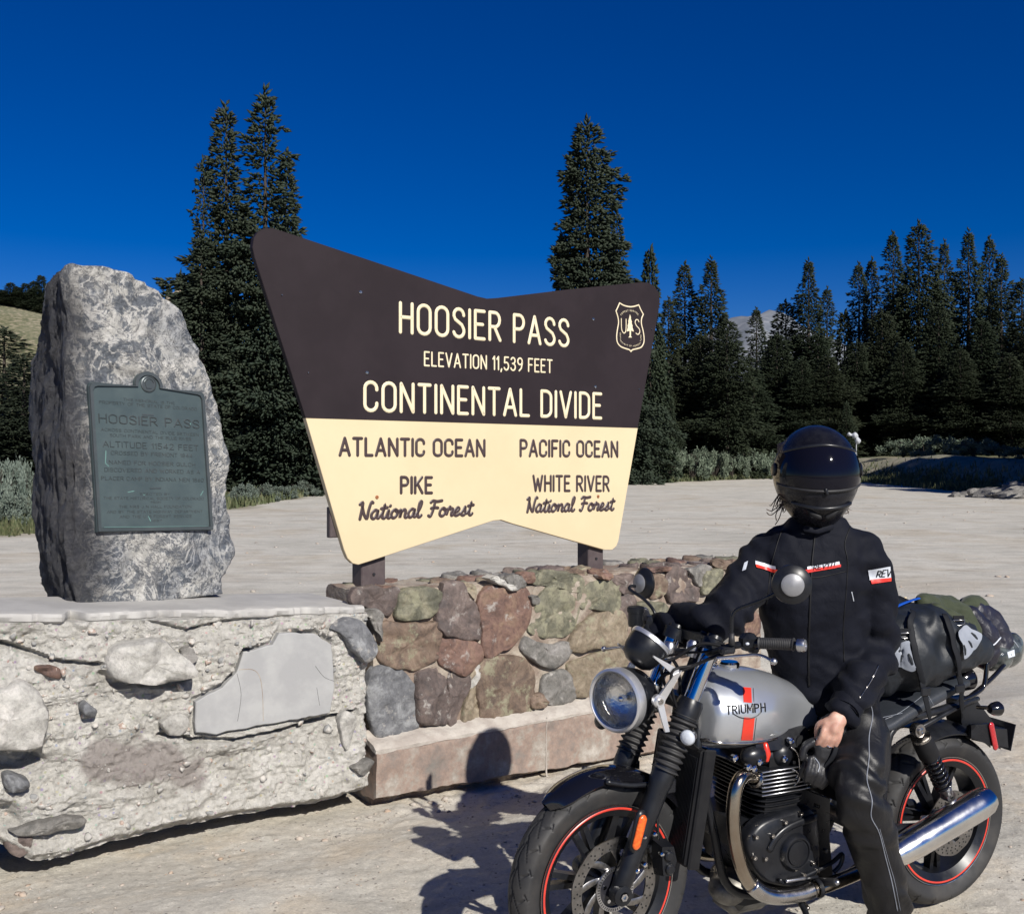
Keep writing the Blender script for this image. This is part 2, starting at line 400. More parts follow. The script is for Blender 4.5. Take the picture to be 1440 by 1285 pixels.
mt['redline'] = M('red_rim_line', (.62, .05, .03), (.5, .04, .03), rough=.35)
mt['orange'] = M('orange_reflector', (.75, .14, .015), (.6, .08, .01), rough=.2, coat=.6, sc=90, bsc=200, bst=.4)
mt['redlens'] = M('red_reflector', (.42, .02, .025), (.32, .015, .02), rough=.2, coat=.6, sc=90)
mt['white'] = M('white_print', (.6, .6, .6), rough=.4)
mt['letterblack'] = M('black_print', (.012, .012, .014), rough=.4)
mt['disc'] = M('brake_steel', (.33, .32, .31), (.24, .23, .22), rough=.34, metal=1, sc=40, rvar=.06)
mt['dim'] = M('tinted_black', (.02, .02, .025), rough=.15)
def glass():
    m = bpy.data.materials.new('lamp_glass'); m.use_nodes = True; nt = m.node_tree; nt.nodes.clear()
    o = N(nt, 'OutputMaterial'); t = N(nt, 'BsdfTransparent'); g = N(nt, 'BsdfGlossy'); g.inputs['Roughness'].default_value = .02; f = N(nt, 'Fresnel'); f.inputs[0].default_value = 1.45; x = N(nt, 'MixShader')
    nt.links.new(f.outputs[0], x.inputs[0]); nt.links.new(t.outputs[0], x.inputs[1]); nt.links.new(g.outputs[0], x.inputs[2]); nt.links.new(x.outputs[0], o.inputs[0]); return m
mt['glass'] = glass()
mt['jacket'] = None
def cloth(name, c, c2, weave=900., st=.35, rough=.75, sheen=.15, wr=22.):
    m, nt, b = newmat(name); co = N(nt, 'TexCoord').outputs['Object']
    f = noise(nt, co, 9, 6); nt.links.new(ramp(nt, f, [(.35, c), (.7, c2)]), b.inputs['Base Color'])
    b.inputs['Roughness'].default_value = rough; b.inputs['Sheen Weight'].default_value = sheen; b.inputs['Specular IOR Level'].default_value = .13 if rough > .5 else .40
    n1 = bump(nt, noise(nt, co, wr, 5, .6, 1.2), b, .5, .006)
    bump(nt, noise(nt, co, weave, 2), b, st, .0008, n1); return m
mt['jacket'] = cloth('black_textile', (.0034, .0042, .0085), (.0060, .0070, .0125), rough=.72, sheen=.02)
mt['trouser'] = cloth('black_nylon', (.0045, .0046, .0056), (.008, .008, .0095), rough=.46, sheen=.0, wr=18)
mt['bag'] = cloth('black_tarpaulin', (.008, .0105, .0145), (.014, .017, .022), weave=500, rough=.50, sheen=.0, wr=12)
mt['strap'] = M('black_webbing', (.007, .0078, .010), (.010, .011, .014), rough=.7, spec=.2, bsc=600, bst=.4, bd=.001)
mt['olive'] = cloth('olive_fabric', (.030, .038, .021), (.052, .060, .034), rough=.6)
mt['blacksilk'] = cloth('black_shiny_fabric', (.012, .012, .018), (.022, .021, .032), rough=.35, sheen=.0, wr=30)
mt['greypatch'] = M('grey_rubber_patch', (.26, .28, .32), (.22, .24, .28), rough=.45, sc=20)
mt['refl'] = M('grey_reflective', (.52, .55, .60), (.45, .48, .54), rough=.4, sc=20)
mt['piping'] = M('grey_piping', (.20, .215, .25), rough=.45, sc=20)
mt['blue'] = M('blue_webbing', (.01, .08, .42), (.01, .06, .33), rough=.35, sc=20)
mt['seat'] = M('seat_vinyl', (.022, .026, .033), (.030, .034, .042), rough=.42, bsc=260, bst=.35, bd=.0015, sc=10)
mt['leather'] = M('glove_leather', (.010, .010, .012), (.022, .022, .024), rough=.45, bsc=120, bst=.5, bd=.002)
mt['hair'] = M('brown_hair', (.075, .045, .028), (.035, .02, .012), rough=.45, sc=60)
def skin():
    m, nt, b = newmat('skin'); co = N(nt, 'TexCoord').outputs['Object']
    f = noise(nt, co, 40, 5); nt.links.new(ramp(nt, f, [(.35, (.50, .30, .225)), (.65, (.40, .21, .155))]), b.inputs['Base Color'])
    b.inputs['Subsurface Weight'].default_value = .12; b.inputs['Subsurface Radius'].default_value = (.01, .004, .002); b.inputs['Roughness'].default_value = .5
    bump(nt, noise(nt, co, 220, 4), b, .25, .001); return m
mt['skin'] = skin()
def visor():
    m, nt, b = newmat('dark_visor'); b.inputs['Base Color'].default_value = (.004, .004, .008, 1); b.inputs['Roughness'].default_value = .03; b.inputs['IOR'].default_value = 1.34
    co = N(nt, 'TexCoord').outputs['Object']; f = noise(nt, co, 30, 4); nt.links.new(ramp(nt, f, [(.4, .05), (.7, .10)]), b.inputs['Roughness']); return m
mt['visor'] = visor()
# foliage
def foliage(name, stops, sc=1.4, rough=.65):
    m, nt, b = newmat(name); co = N(nt, 'TexCoord').outputs['Object']; ra = N(nt, 'ObjectInfo').outputs['Random']
    f = noise(nt, co, sc, 3); f2 = noise(nt, co, 14, 2)
    a = N(nt, 'Math', operation='ADD'); nt.links.new(f, a.inputs[0]); nt.links.new(f2, a.inputs[1])
    c = N(nt, 'Math', operation='MULTIPLY'); nt.links.new(a.outputs[0], c.inputs[0]); c.inputs[1].default_value = .5
    col = ramp(nt, c.outputs[0], stops)
    col = mix(nt, ra, col, mix(nt, .35, col, (.032, .034, .016)))
    nt.links.new(col, b.inputs['Base Color']); b.inputs['Roughness'].default_value = rough; b.inputs['Specular IOR Level'].default_value = .25; return m
mt['spruce'] = foliage('spruce_needles', [(.36, (.008, .015, .007)), (.50, (.015, .025, .012)), (.64, (.032, .044, .022))])
mt['spruce2'] = foliage('blue_spruce_needles', [(.36, (.010, .017, .010)), (.50, (.019, .030, .018)), (.64, (.040, .053, .034))])
mt['bark'] = M('spruce_bark', (.035, .027, .021), (.055, .043, .035), sc=12, rough=.9, bsc=30, bst=.8, bd=.02)
mt['willow'] = foliage('willow_leaves', [(.36, (.075, .10, .07)), (.5, (.12, .155, .11)), (.64, (.19, .225, .165))], sc=2)
mt['sage'] = foliage('sagebrush_leaves', [(.36, (.075, .10, .082)), (.5, (.12, .15, .125)), (.64, (.19, .22, .18))], sc=2)
mt['grass'] = foliage('verge_grass', [(.36, (.06, .08, .035)), (.5, (.10, .12, .055)), (.64, (.18, .17, .095))], sc=1)
mt['meadow'] = foliage('dark_meadow', [(.4, (.03, .04, .02)), (.6, (.06, .07, .03))], sc=.1)
# ground
def ground_mat():
    m, nt, b = newmat('gravel_lot'); co = N(nt, 'TexCoord').outputs['Object']
    at = N(nt, 'Attribute'); at.attribute_name = 'veg'
    big = noise(nt, co, .35, 5, .6, .6); mid = noise(nt, co, 2.2, 6, .65, .4)
    lot = ramp(nt, big, [(.32, (.46, .44, .385)), (.52, (.54, .515, .455)), (.7, (.45, .40, .32))])
    streak = noise(nt, co, .42, 7, .68, 1.2, mp=(.30, 1.0, 1)); lot = mix(nt, ramp(nt, streak, [(.50, 0), (.66, .48)]), lot, (.38, .325, .255))
    patchy = noise(nt, co, 3.1, 8, .75, .3, mp=(.5, 1, 1)); lot = mix(nt, .7, lot, mix(nt, 1, lot, ramp(nt, patchy, [(.33, .66), (.5, 1), (.66, 1.18)]), 'MULTIPLY'))
    warm = ramp(nt, mid, [(.46, 0), (.64, .55)])
    nearm = N(nt, 'Attribute'); nearm.attribute_name = 'near'
    lot = mix(nt, mix(nt, 1, nearm.outputs['Fac'], warm, 'MULTIPLY'), lot, (.62, .48, .31))
    nm = N(nt, 'Math', operation='MULTIPLY'); nt.links.new(nearm.outputs['Fac'], nm.inputs[0]); nm.inputs[1].default_value = .55
    lot = mix(nt, nm.outputs[0], lot, mix(nt, .5, lot, (.60, .54, .45)))
    g = noise(nt, co, 42, 8, .75); lot = mix(nt, .55, lot, mix(nt, 1, lot, ramp(nt, g, [(.3, .45), (.46, .95), (.7, 1.25)]), 'MULTIPLY'))
    vor = N(nt, 'TexVoronoi'); vor.inputs['Scale'].default_value = 110; nt.links.new(co, vor.inputs['Vector'])
    lot = mix(nt, .30, lot, mix(nt, 1, lot, ramp(nt, vor.outputs['Distance'], [(.0, 1.25), (.5, .62)]), 'MULTIPLY'))
    v5 = N(nt, 'TexVoronoi'); v5.inputs['Scale'].default_value = 48; nt.links.new(co, v5.inputs['Vector']); sp5 = N(nt, 'SeparateColor'); nt.links.new(v5.outputs['Color'], sp5.inputs[0])
    m5 = N(nt, 'Math', operation='MULTIPLY'); nt.links.new(ramp(nt, sp5.outputs[0], [(.80, 0), (.84, 1)]), m5.inputs[0]); nt.links.new(ramp(nt, v5.outputs['Distance'], [(.22, .75), (.34, 0)]), m5.inputs[1])
    lot = mix(nt, m5.outputs[0], lot, ramp(nt, sp5.outputs[1], [(.3, (.16, .145, .13)), (.6, (.30, .24, .19)), (.85, (.62, .59, .54))]))
    g2 = noise(nt, co, .9, 6); gr = ramp(nt, g2, [(.35, (.055, .065, .028)), (.5, (.11, .11, .055)), (.65, (.24, .20, .14))])
    nt.links.new(mix(nt, at.outputs['Fac'], lot, gr), b.inputs['Base Color'])
    b.inputs['Roughness'].default_value = .92; b.inputs['Specular IOR Level'].default_value = .2
    n1 = bump(nt, mid, b, .15, .04); n2 = bump(nt, noise(nt, co, 60, 9, .75), b, .75, .007, n1); bump(nt, noise(nt, co, 210, 4, .7), b, .7, .004, n2)
    return m
mt['ground'] = ground_mat()
def rock_boulder():
    m, nt, b = newmat('banded_gneiss'); co = N(nt, 'TexCoord').outputs['Object']
    wv = noise(nt, co, 5.5, 10, .72, 1.8, mp=(1, 1, .8)); w2 = noise(nt, co, 24, 10, .78, 1.3)
    base = ramp(nt, noise(nt, co, 2.0, 8, .65, .8), [(.32, (.12, .135, .155)), (.5, (.17, .185, .205)), (.68, (.24, .235, .23))])
    c = mix(nt, ramp(nt, wv, [(.49, 0), (.545, .9)]), base, (.50, .485, .45))
    c = mix(nt, ramp(nt, w2, [(.54, 0), (.59, .9)]), c, (.62, .60, .55)); c = mix(nt, ramp(nt, w2, [(.38, .75), (.46, 0)]), c, (.06, .068, .08))
    c = mix(nt, ramp(nt, noise(nt, co, 1.6, 4), [(.58, 0), (.7, .35)]), c, (.30, .22, .15))
    vn_ = noise(nt, co, 3.4, 7, .6, 3.2); ab = N(nt, 'Math', operation='SUBTRACT'); nt.links.new(vn_, ab.inputs[0]); ab.inputs[1].default_value = .5; a2 = N(nt, 'Math', operation='ABSOLUTE'); nt.links.new(ab.outputs[0], a2.inputs[0])
    c = mix(nt, ramp(nt, a2.outputs[0], [(.0, .9), (.016, .75), (.034, 0)]), c, (.64, .62, .58))
    v3 = noise(nt, co, 7.5, 8, .65, 2.6); a3 = N(nt, 'Math', operation='SUBTRACT'); nt.links.new(v3, a3.inputs[0]); a3.inputs[1].default_value = .47; a4 = N(nt, 'Math', operation='ABSOLUTE'); nt.links.new(a3.outputs[0], a4.inputs[0])
    c = mix(nt, ramp(nt, a4.outputs[0], [(.0, .8), (.012, .5), (.026, 0)]), c, (.05, .055, .068))
    c = mix(nt, ramp(nt, noise(nt, co, 2.4, 5, .6, 1.0), [(.46, 0), (.58, .62)]), c, mix(nt, 1, c, (.45, .50, .60), 'MULTIPLY'))
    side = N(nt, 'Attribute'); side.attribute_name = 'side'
    c = mix(nt, side.outputs['Fac'], c, mix(nt, .93, c, (.022, .022, .028)))  # shade of the left face painted into the rock colour
    nt.links.new(c, b.inputs['Base Color']); b.inputs['Roughness'].default_value = .6
    n1 = bump(nt, w2, b, .9, .03); bump(nt, noise(nt, co, 60, 8, .7), b, .8, .007, n1); return m
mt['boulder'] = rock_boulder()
def concrete_mat():
    m, nt, b = newmat('crumbling_concrete'); co = N(nt, 'TexCoord').outputs['Object']
    at = N(nt, 'Attribute'); at.attribute_name = 'tint'
    f = noise(nt, co, 6, 8, .7, .3); c = ramp(nt, f, [(.32, (.42, .40, .36)), (.5, (.55, .53, .485)), (.68, (.63, .61, .57))])
    g = noise(nt, co, 38, 8, .75, .4); c = mix(nt, .6, c, mix(nt, 1, c, ramp(nt, g, [(.32, .42), (.5, 1.0), (.68, 1.22)]), 'MULTIPLY'))
    vor = N(nt, 'TexVoronoi'); vor.inputs['Scale'].default_value = 34; nt.links.new(co, vor.inputs['Vector'])
    c = mix(nt, ramp(nt, vor.outputs['Distance'], [(.16, .5), (.24, 0)]), c, mix(nt, .6, vor.outputs['Color'], (.26, .22, .20)))
    c = mix(nt, at.outputs['Fac'], c, (.25, .215, .20)); nt.links.new(c, b.inputs['Base Color']); b.inputs['Roughness'].default_value = .9; b.inputs['Specular IOR Level'].default_value = .25
    n1 = bump(nt, g, b, 1., .020); bump(nt, noise(nt, co, 120, 7, .75), b, .9, .007, n1); return m
mt['concrete'] = concrete_mat()
mt['slab'] = M('smooth_cement', (.40, .39, .37), (.34, .33, .315), sc=5, rough=.85, bsc=120, bst=.35, bd=.003)
mt['panel'] = M('grey_render', (.335, .335, .33), (.285, .285, .285), sc=7, rough=.8, bsc=60, bst=.25, bd=.004)
mt['mortar'] = M('stained_mortar', (.34, .295, .24), (.19, .14, .11), sc=9, rough=.9, bsc=55, bst=.8, bd=.012)
mt['mortar2'] = M('pale_mortar', (.44, .405, .36), (.34, .30, .265), sc=9, rough=.9, bsc=50, bst=.7, bd=.010)
def ledge_mat():
    m, nt, b = newmat('stained_ledge'); co = N(nt, 'TexCoord').outputs['Object']
    f = noise(nt, co, 4.5, 7, .72, .0); c = ramp(nt, f, [(.30, (.15, .145, .13)), (.44, (.21, .165, .14)), (.50, (.25, .185, .15)), (.57, (.27, .235, .20)), (.68, (.38, .35, .31))])
    g = noise(nt, co, 30, 7, .7); c = mix(nt, .5, c, mix(nt, 1, c, ramp(nt, g, [(.3, .6), (.5, 1), (.7, 1.3)]), 'MULTIPLY'))
    nt.links.new(c, b.inputs['Base Color']); b.inputs['Roughness'].default_value = .88; bump(nt, g, b, .7, .006); return m
mt['ledge'] = ledge_mat()
def stone(name, a, bq, c3, lich=.0):
    m, nt, b = newmat(name); co = N(nt, 'TexCoord').outputs['Object']; ra = N(nt, 'ObjectInfo').outputs['Random']
    f = noise(nt, co, 8, 8, .68, 1.0); c = ramp(nt, f, [(.34, a), (.5, bq), (.64, c3)])
    c = mix(nt, .17, c, (.155, .135, .115)); c = mix(nt, .45, c, mix(nt, 1, c, ramp(nt, ra, [(0, .72), (1, 1.25)]), 'MULTIPLY'))
    g = noise(nt, co, 46, 8, .75); c = mix(nt, .7, c, mix(nt, 1, c, ramp(nt, g, [(.33, .5), (.5, 1), (.68, 1.35)]), 'MULTIPLY'))
    h = noise(nt, co, 13, 6, .7); c = mix(nt, ramp(nt, h, [(.58-lich*.15, 0), (.68-lich*.15, .8)]), c, (.235, .225, .15) if lich else (.36, .34, .31))
    nt.links.new(c, b.inputs['Base Color']); b.inputs['Roughness'].default_value = .72
    n1 = bump(nt, f, b, .5, .015); bump(nt, g, b, .8, .006, n1); return m
ST = {'red': stone('red_stone', (.065, .034, .028), (.15, .078, .058), (.22, .14, .09)),
 'green': stone('lichened_green_stone', (.06, .062, .042), (.12, .118, .078), (.20, .185, .125), .45),
 'purple': stone('purple_stone', (.045, .034, .034), (.10, .072, .066), (.16, .12, .105)),
 'grey': stone('grey_stone', (.075, .075, .07), (.14, .135, .125), (.22, .21, .20)),
 'brown': stone('brown_stone', (.07, .046, .034), (.14, .092, .064), (.21, .15, .105), .3),
 'tan': stone('tan_stone', (.13, .10, .065), (.21, .165, .11), (.30, .25, .18), .3),
 'blue': stone('blue_grey_stone', (.06, .066, .078), (.115, .122, .135), (.24, .25, .26)),
 'pale': stone('pale_stone', (.30, .29, .27), (.42, .41, .38), (.5, .48, .45))}
mt['bronze'] = M('green_bronze', (.058, .082, .088), (.074, .102, .106), sc=5, rough=.5, metal=.35, bsc=180, bst=.2, bd=.001, rvar=.08)
mt['bronze2'] = M('bronze_relief', (.085, .095, .10), (.065, .08, .085), sc=8, rough=.42, metal=.45, bsc=150, bst=.3, bd=.001)
mt['verdigris'] = M('verdigris', (.11, .22, .20), (.09, .17, .16), rough=.8)
mt['signbrown'] = M('brown_sign_paint', (.0235, .0175, .0205), (.0195, .0145, .017), sc=3.2, rough=.62, spec=.12, rvar=.06)
mt['signcream'] = M('cream_sign_paint', (.60, .495, .315), (.575, .47, .295), sc=2.2, rough=.45)
mt['letter'] = M('cream_letters', (.70, .61, .42), (.66, .57, .38), rough=.5)
mt['brownletter'] = M('brown_letters', (.055, .035, .035), rough=.45)
mt['post'] = M('brown_post', (.055, .04, .042), (.075, .058, .058), sc=14, rough=.6, bsc=80, bst=.3, bd=.002)
mt['rust'] = M('rusty_bolt', (.32, .12, .045), (.22, .08, .03), sc=60, rough=.6)
# ---------------------------------------------------------------- ground
LOT = np.array([(-90, -40), (-90, 12), (-30, 17), (-10.9, 22), (-9, 34.5), (-8.6, 46), (0, 55), (7.7, 62), (18.9, 75), (20.6, 70), (21.7, 62), (21.0, 43), (30, 36), (60, 30), (90, 20), (90, -40)], float)
def outside(x, y):
    d = np.full(x.shape, 1e9); ins = np.zeros(x.shape, bool); n = len(LOT)
    for i in range(n):
        a, b = LOT[i], LOT[(i+1) % n]; e = b-a; t = np.clip(((x-a[0])*e[0]+(y-a[1])*e[1])/(e@e), 0, 1)
        d = np.minimum(d, np.hypot(x-a[0]-t*e[0], y-a[1]-t*e[1]))
        c = ((a[1] > y) != (b[1] > y)) & (x < (b[0]-a[0])*(y-a[1])/((b[1]-a[1]) or 1e-9)+a[0]); ins ^= c
    return np.where(ins, -d, d)
def gz(x, y):
    x = np.asarray(x, float); y = np.asarray(y, float)
    s = (x-WA[0])*WU[0]+(y-WA[1])*WU[1]; o = (x-WA[0])*WN[0]+(y-WA[1])*WN[1]
    z = .0092*np.maximum(y-15, 0)
    z = np.where(y > 90, z[()]*0+.0092*75, z)
    dip = (.085+.045*np.clip((s+.1)/1.5, 0, 1.3))*sstep(-.9, -.10, o)*(1-sstep(.5, 1.6, o))*sstep(-6, -3.5, s)*(1-sstep(4, 6, s))
    z = z-dip
    d = outside(x, y); dd = np.maximum(d, 0)
    right = sstep(17, 22, x)*(1-sstep(80, 120, y))
    z = z+right*1.55*sstep(.2, 5.0, dd)+.25*sstep(0, 6, dd)*(1-right)
    far = np.maximum(np.hypot(x, y)-120, 0)
    hill = 46*np.exp(-(((x+150)/95.)**2+((y-290)/95.)**2))+10*np.exp(-(((x+20)/200.)**2+((y-420)/120.)**2))
    z = z+hill*sstep(0, 40, dd)
    P3 = np.stack([x, y, x*0], -1)
    z = z+sstep(0, 5, dd)*(fbm(P3*.25, 3, 5)*.5)+fbm(P3*.6, 2, 9)*.03*sstep(-4, 0, y)+right*sstep(0, 2, dd)*fbm(P3*.9, 3, 15)*.35
    return z
def axis(lo, hi, st, f_lo, f_hi, g=1.09):
    a = list(np.arange(lo, hi, st)); s = st; v = a[-1]
    while v < f_hi: s *= g; v += s; a.append(v)
    s = st; v = a[0]; b = []
    while v > f_lo: s *= g; v -= s; b.append(v)
    return np.array(b[::-1]+a)
gx = axis(-2.6, 3.2, .018, -3500, 3500, 1.07); gy = axis(2.8, 6.0, .018, -60, 4500, 1.055)
X, Y = np.meshgrid(gx, gy); Z = gz(X, Y)
P3 = np.stack([X, Y, X*0], -1); D = outside(X, Y)
nearw = np.exp(-np.maximum(np.abs(Y-4.6)-2.2, 0)**2/1.5)*np.exp(-np.maximum(np.abs(X)-3, 0)**2/2)
det = fbm(P3*5, 3, 21)*.010+np.maximum(fbm(P3*22, 3, 31), -.1)*.007+np.maximum(fbm(P3*45, 2, 35)-.12, 0)*.02
o_ = (X-WA[0])*WN[0]+(Y-WA[1])*WN[1]; s_ = (X-WA[0])*WU[0]+(Y-WA[1])*WU[1]
lump = np.exp(-((o_+.15)/.22)**2)*sstep(-.3, .5, s_)*(1-sstep(3, 4, s_))
det = det+lump*(np.maximum(fbm(P3*9, 3, 41), -.15)*.05)
Z = Z+det*np.clip(nearw+.0, 0, 1)
V = np.stack([X, Y, Z], -1).reshape(-1, 3)
ground = obj('ground', (V, gidx(len(gx), len(gy))), mt['ground'], smooth=True, kind='structure')
vg = sstep(-.35, .7, D+fbm(P3*.8, 3, 3)*1.6); bank = sstep(17.5, 20, X)*sstep(0, .5, D)*(1-sstep(5.5, 8, D))*(1-sstep(80, 100, Y))
vg = vg*(1-.30*bank)
hillrock = sstep(-.05, .15, fbm(P3*.035, 3, 8))*sstep(160, 220, Y); vg = np.where(Y > 150, .86+.14*(1-hillrock), vg)
for nm, a in (('veg', vg), ('near', nearw*np.clip(.45+fbm(P3*1.1, 3, 77)*1.8+lump*.6, 0, 1))):
    at = ground.data.attributes.new(nm, 'FLOAT', 'POINT'); at.data.foreach_set('value', a.ravel().astype(np.float32))
road = obj('road', (np.array([(-300, -15.5, .012), (300, -15.5, .012), (300, -5.5, .012), (-300, -5.5, .012)]), [(0, 1, 2, 3)]), M('asphalt', (.045, .045, .047), (.060, .060, .060), sc=.8, rough=.9, bsc=40, bst=.4, bd=.005), kind='structure')
for yl, m_ in ((-10.4, 'yl'), (-10.65, 'yl'), (-6.1, 'wl'), (-14.9, 'wl')):
    obj('road_line', (np.array([(-300, yl-.06, .017), (300, yl-.06, .017), (300, yl+.06, .017), (-300, yl+.06, .017)]), [(0, 1, 2, 3)]), M('road_paint', (.75, .50, .06) if m_ == 'yl' else (.7, .7, .68), rough=.7), kind='structure')
# far bare summit seen between the spruces
def mount():
    nx, ny = 90, 40; xs = np.linspace(-500, 1900, nx); ys = np.linspace(2300, 3600, ny); X, Y = np.meshgrid(xs, ys)
    c = (1068-CX)/FPX*2900
    Z = 385*np.exp(-((X-c)/330.)**2)*np.exp(-((Y-2950)/420.)**2)+150*np.exp(-((X-c-420)/420.)**2)*np.exp(-((Y-3000)/400.)**2)+110*np.exp(-((X-c+460)/380.)**2-((Y-2950)/400.)**2)
    Z += fbm(np.stack([X, Y, X*0], -1)/160., 5, 4)*70-20
    m, nt, b = newmat('bare_tundra'); co = N(nt, 'TexCoord').outputs['Object']
    nt.links.new(ramp(nt, noise(nt, co, .012, 6), [(.4, (.10, .115, .14)), (.55, (.15, .165, .19)), (.7, (.24, .25, .27))]), b.inputs['Base Color']); b.inputs['Roughness'].default_value = .95
    obj('mountain', (np.stack([X, Y, Z], -1).reshape(-1, 3), gidx(nx, ny)), m, smooth=True, kind='structure')
mount()
# ---------------------------------------------------------------- spruces
def spruce(H, R, seed, tw=.26, dens=1., rag=.3, power=.9, tops=1):
    rg = np.random.default_rng(seed); A, Dr, Ln, Wd = [], [], [], []
    z = .04*H; lv = 0
    while z < H*.985:
        f = z/H; rad = R*(1-f)**power*(.82+.36*vn(V3(z*.6, seed, 0), seed)*2)+.10
        if f < .12: rad *= .7+.3*f/.12
        nb = max(4, int(7+rad*2.6))
        for k in range(nb):
            az = lv*2.4+k*2*pi/nb+rg.normal(0, .18); lob = 1+rag*1.6*vn(V3(cos(az)*1.3+5, sin(az)*1.3+5, z*.42), seed+7)
            L = rad*lob*rg.uniform(.72, 1.12); L = max(L, .12)
            if rg.random() < (.30 if f > .35 else .16)*rag: continue
            if rg.random() < .12: L *= 1.22
            dr = V3(cos(az), sin(az), 0); sd = V3(-sin(az), cos(az), 0)
            up = .55*sstep(.75, 1., f)-.18*(1-f)
            n = int(max(5, L/.105*dens*1.45*(1.6+.4*min(L, 2))))
            t = np.where(rg.random(n) < .3, rg.uniform(.0, 1, n), np.sqrt(rg.uniform(.03, 1, n))); t[:2] = (1, .93)
            spread = (.30*L*(1-t)*t*2.2+.05)
            q = rg.normal(0, 1, n)*spread
            zz = z+up*t*L-.14*L*t*t+.22*L*np.maximum(t-.6, 0)+rg.normal(0, .05, n)-np.abs(rg.normal(0, .07, n))*t
            p = dr*(t*L)[:, None]+sd*q[:, None]; p[:, 2] = zz
            d = dr*(.75+.4*t)[:, None]+sd*(q/(spread+.02)*.55)[:, None]+V3(0, 0, 1)*(rg.normal(-.05, .38, n)+up*.7)[:, None]
            A.append(p); Dr.append(d); Ln.append(tw*rg.uniform(.6, 1.35, n)*(1-.35*f)); Wd.append(tw*.155*rg.uniform(.7, 1.3, n))
        z += (.17+.14*(1-f))*(H/16)**.5; lv += 1
    tip = 10; p = np.zeros((tip, 3)); p[:, 2] = np.linspace(H*.95, H, tip); A.append(p); d = rg.normal(0, .5, (tip, 3)); d[:, 2] = 1; Dr.append(d); Ln.append(np.full(tip, tw)); Wd.append(np.full(tip, tw*.2))
    A = np.vstack(A); Dr = np.vstack(Dr); Ln = np.concatenate(Ln); Wd = np.concatenate(Wd); Dr /= np.linalg.norm(Dr, axis=1)[:, None]
    rn = rg.normal(0, 1, A.shape); u = np.cross(Dr, rn); u /= np.linalg.norm(u, axis=1)[:, None]; v = np.cross(Dr, u); n = len(A)
    m1 = A+Dr*(Ln*.45)[:, None]; a3 = np.array([0, 2*pi/3, 4*pi/3])
    V = np.empty((n, 5, 3)); V[:, 0] = A-Dr*(Ln*.1)[:, None]; V[:, 4] = A+Dr*Ln[:, None]
    for k in range(3): V[:, 1+k] = m1+u*(Wd*cos(a3[k]))[:, None]+v*(Wd*sin(a3[k]))[:, None]
    b = (np.arange(n)*5)[:, None]; F = []
    for k in range(3): q = (k+1) % 3; F += [b+np.array([0, 1+q, 1+k]), b+np.array([4, 1+k, 1+q])]
    crown = (V.reshape(-1, 3), np.vstack(F))
    tk = tube([(0, 0, -.6), (0, 0, H*.35), (0, 0, H*.75), (0, 0, H*.97)], [.016*H, .011*H, .004*H, .001*H], 8)
    return crown, tk
def tree_protos():
    out = []
    for H, R, sd, tw, de, rag, pw in ((17, 3.4, 3, .44, .55, 1.15, .80), (17, 3.1, 11, .44, .55, 1.2, .80), (20, 4.0, 21, .44, .42, .55, .95), (20, 3.4, 31, .44, .42, .5, .95), (20, 4.8, 41, .48, .36, .6, .85), (9, 2.1, 51, .40, .40, .5, .95), (18, 3.2, 61, .44, .7, .7, .62)):
        c, t = spruce(H, R, sd, tw, de, rag, pw); cm = mk(*c, 'spruce_crown'); tm = mk(*t, 'spruce_trunk')
        cm.materials.append(mt['spruce2'] if sd in (3, 11, 61) else mt['spruce']); tm.materials.append(mt['bark']); out.append((H, cm, tm))
    return out
TP = tree_protos(); print('crown tris', sum(len(t[1].polygons) for t in TP))
def tree(px, top, Yd, kind, wid, label, group, rot=0., name='spruce_tree'):
    x = (px-CX)/FPX*Yd; z0 = float(gz(x, Yd)); zt = CAMH-(top-CY)/FPX*Yd; H, cm, tm = TP[kind]; s = (zt-z0)/H
    r = bpy.data.objects.new(name, None); COL.objects.link(r); r.location = (x, Yd, z0); r.rotation_euler = (0, 0, rot or px*1.7); r.scale = (wid, wid, s)
    props(r, label, 'tree', group)
    for nm, me in (('crown', cm), ('trunk', tm)):
        o = bpy.data.objects.new(nm, me); COL.objects.link(o); o.parent = r
    return r
GL_, GR_ = 'spruces behind the monument', 'spruces along the far edge of the lot'
tree(318, 148, 45, 0, .95, 'large spruce with a narrow left spire behind the left end of the brown sign', GL_)
tree(373, 128, 45.6, 1, 1.05, 'taller spruce spire close behind the top left corner of the brown sign', GL_, 1.1)
tree(402, 215, 46.5, 1, .8, 'lower spruce filling in right behind the tall pair at the sign', GL_, 2.1)
tree(286, 226, 44.6, 1, .62, 'short leaning spire left of the tall pair beside the boulder', GL_, 3.3)
tree(283, 330, 43.5, 0, .9, 'lower spruce leaning out left of the tall pair beside the boulder', GL_, 4.0)
tree(420, 400, 45, 0, .95, 'bushy spruce hidden mostly behind the sloping left edge of the sign', GL_, 5)
tree(6, 462, 40, 1, 1.0, 'dark spruce cut by the left edge of the photo beside the boulder', GL_)
tree(34, 500, 36, 0, .75, 'short dark spruce directly left of the boulder', GL_)
tree(826, 170, 60, 6, 1.2, 'tall lone spruce rising behind the right half of the brown sign', GR_)
tree(868, 300, 61, 1, .8, 'lower spruce shoulder right of the lone spruce behind the sign', GR_)
tree(914, 352, 63, 5, .9, 'thin spruce tip just above the top right corner of the sign', GR_)
tree(790, 330, 62, 1, .7, 'half hidden spruce left of the lone spruce behind the sign', GR_)
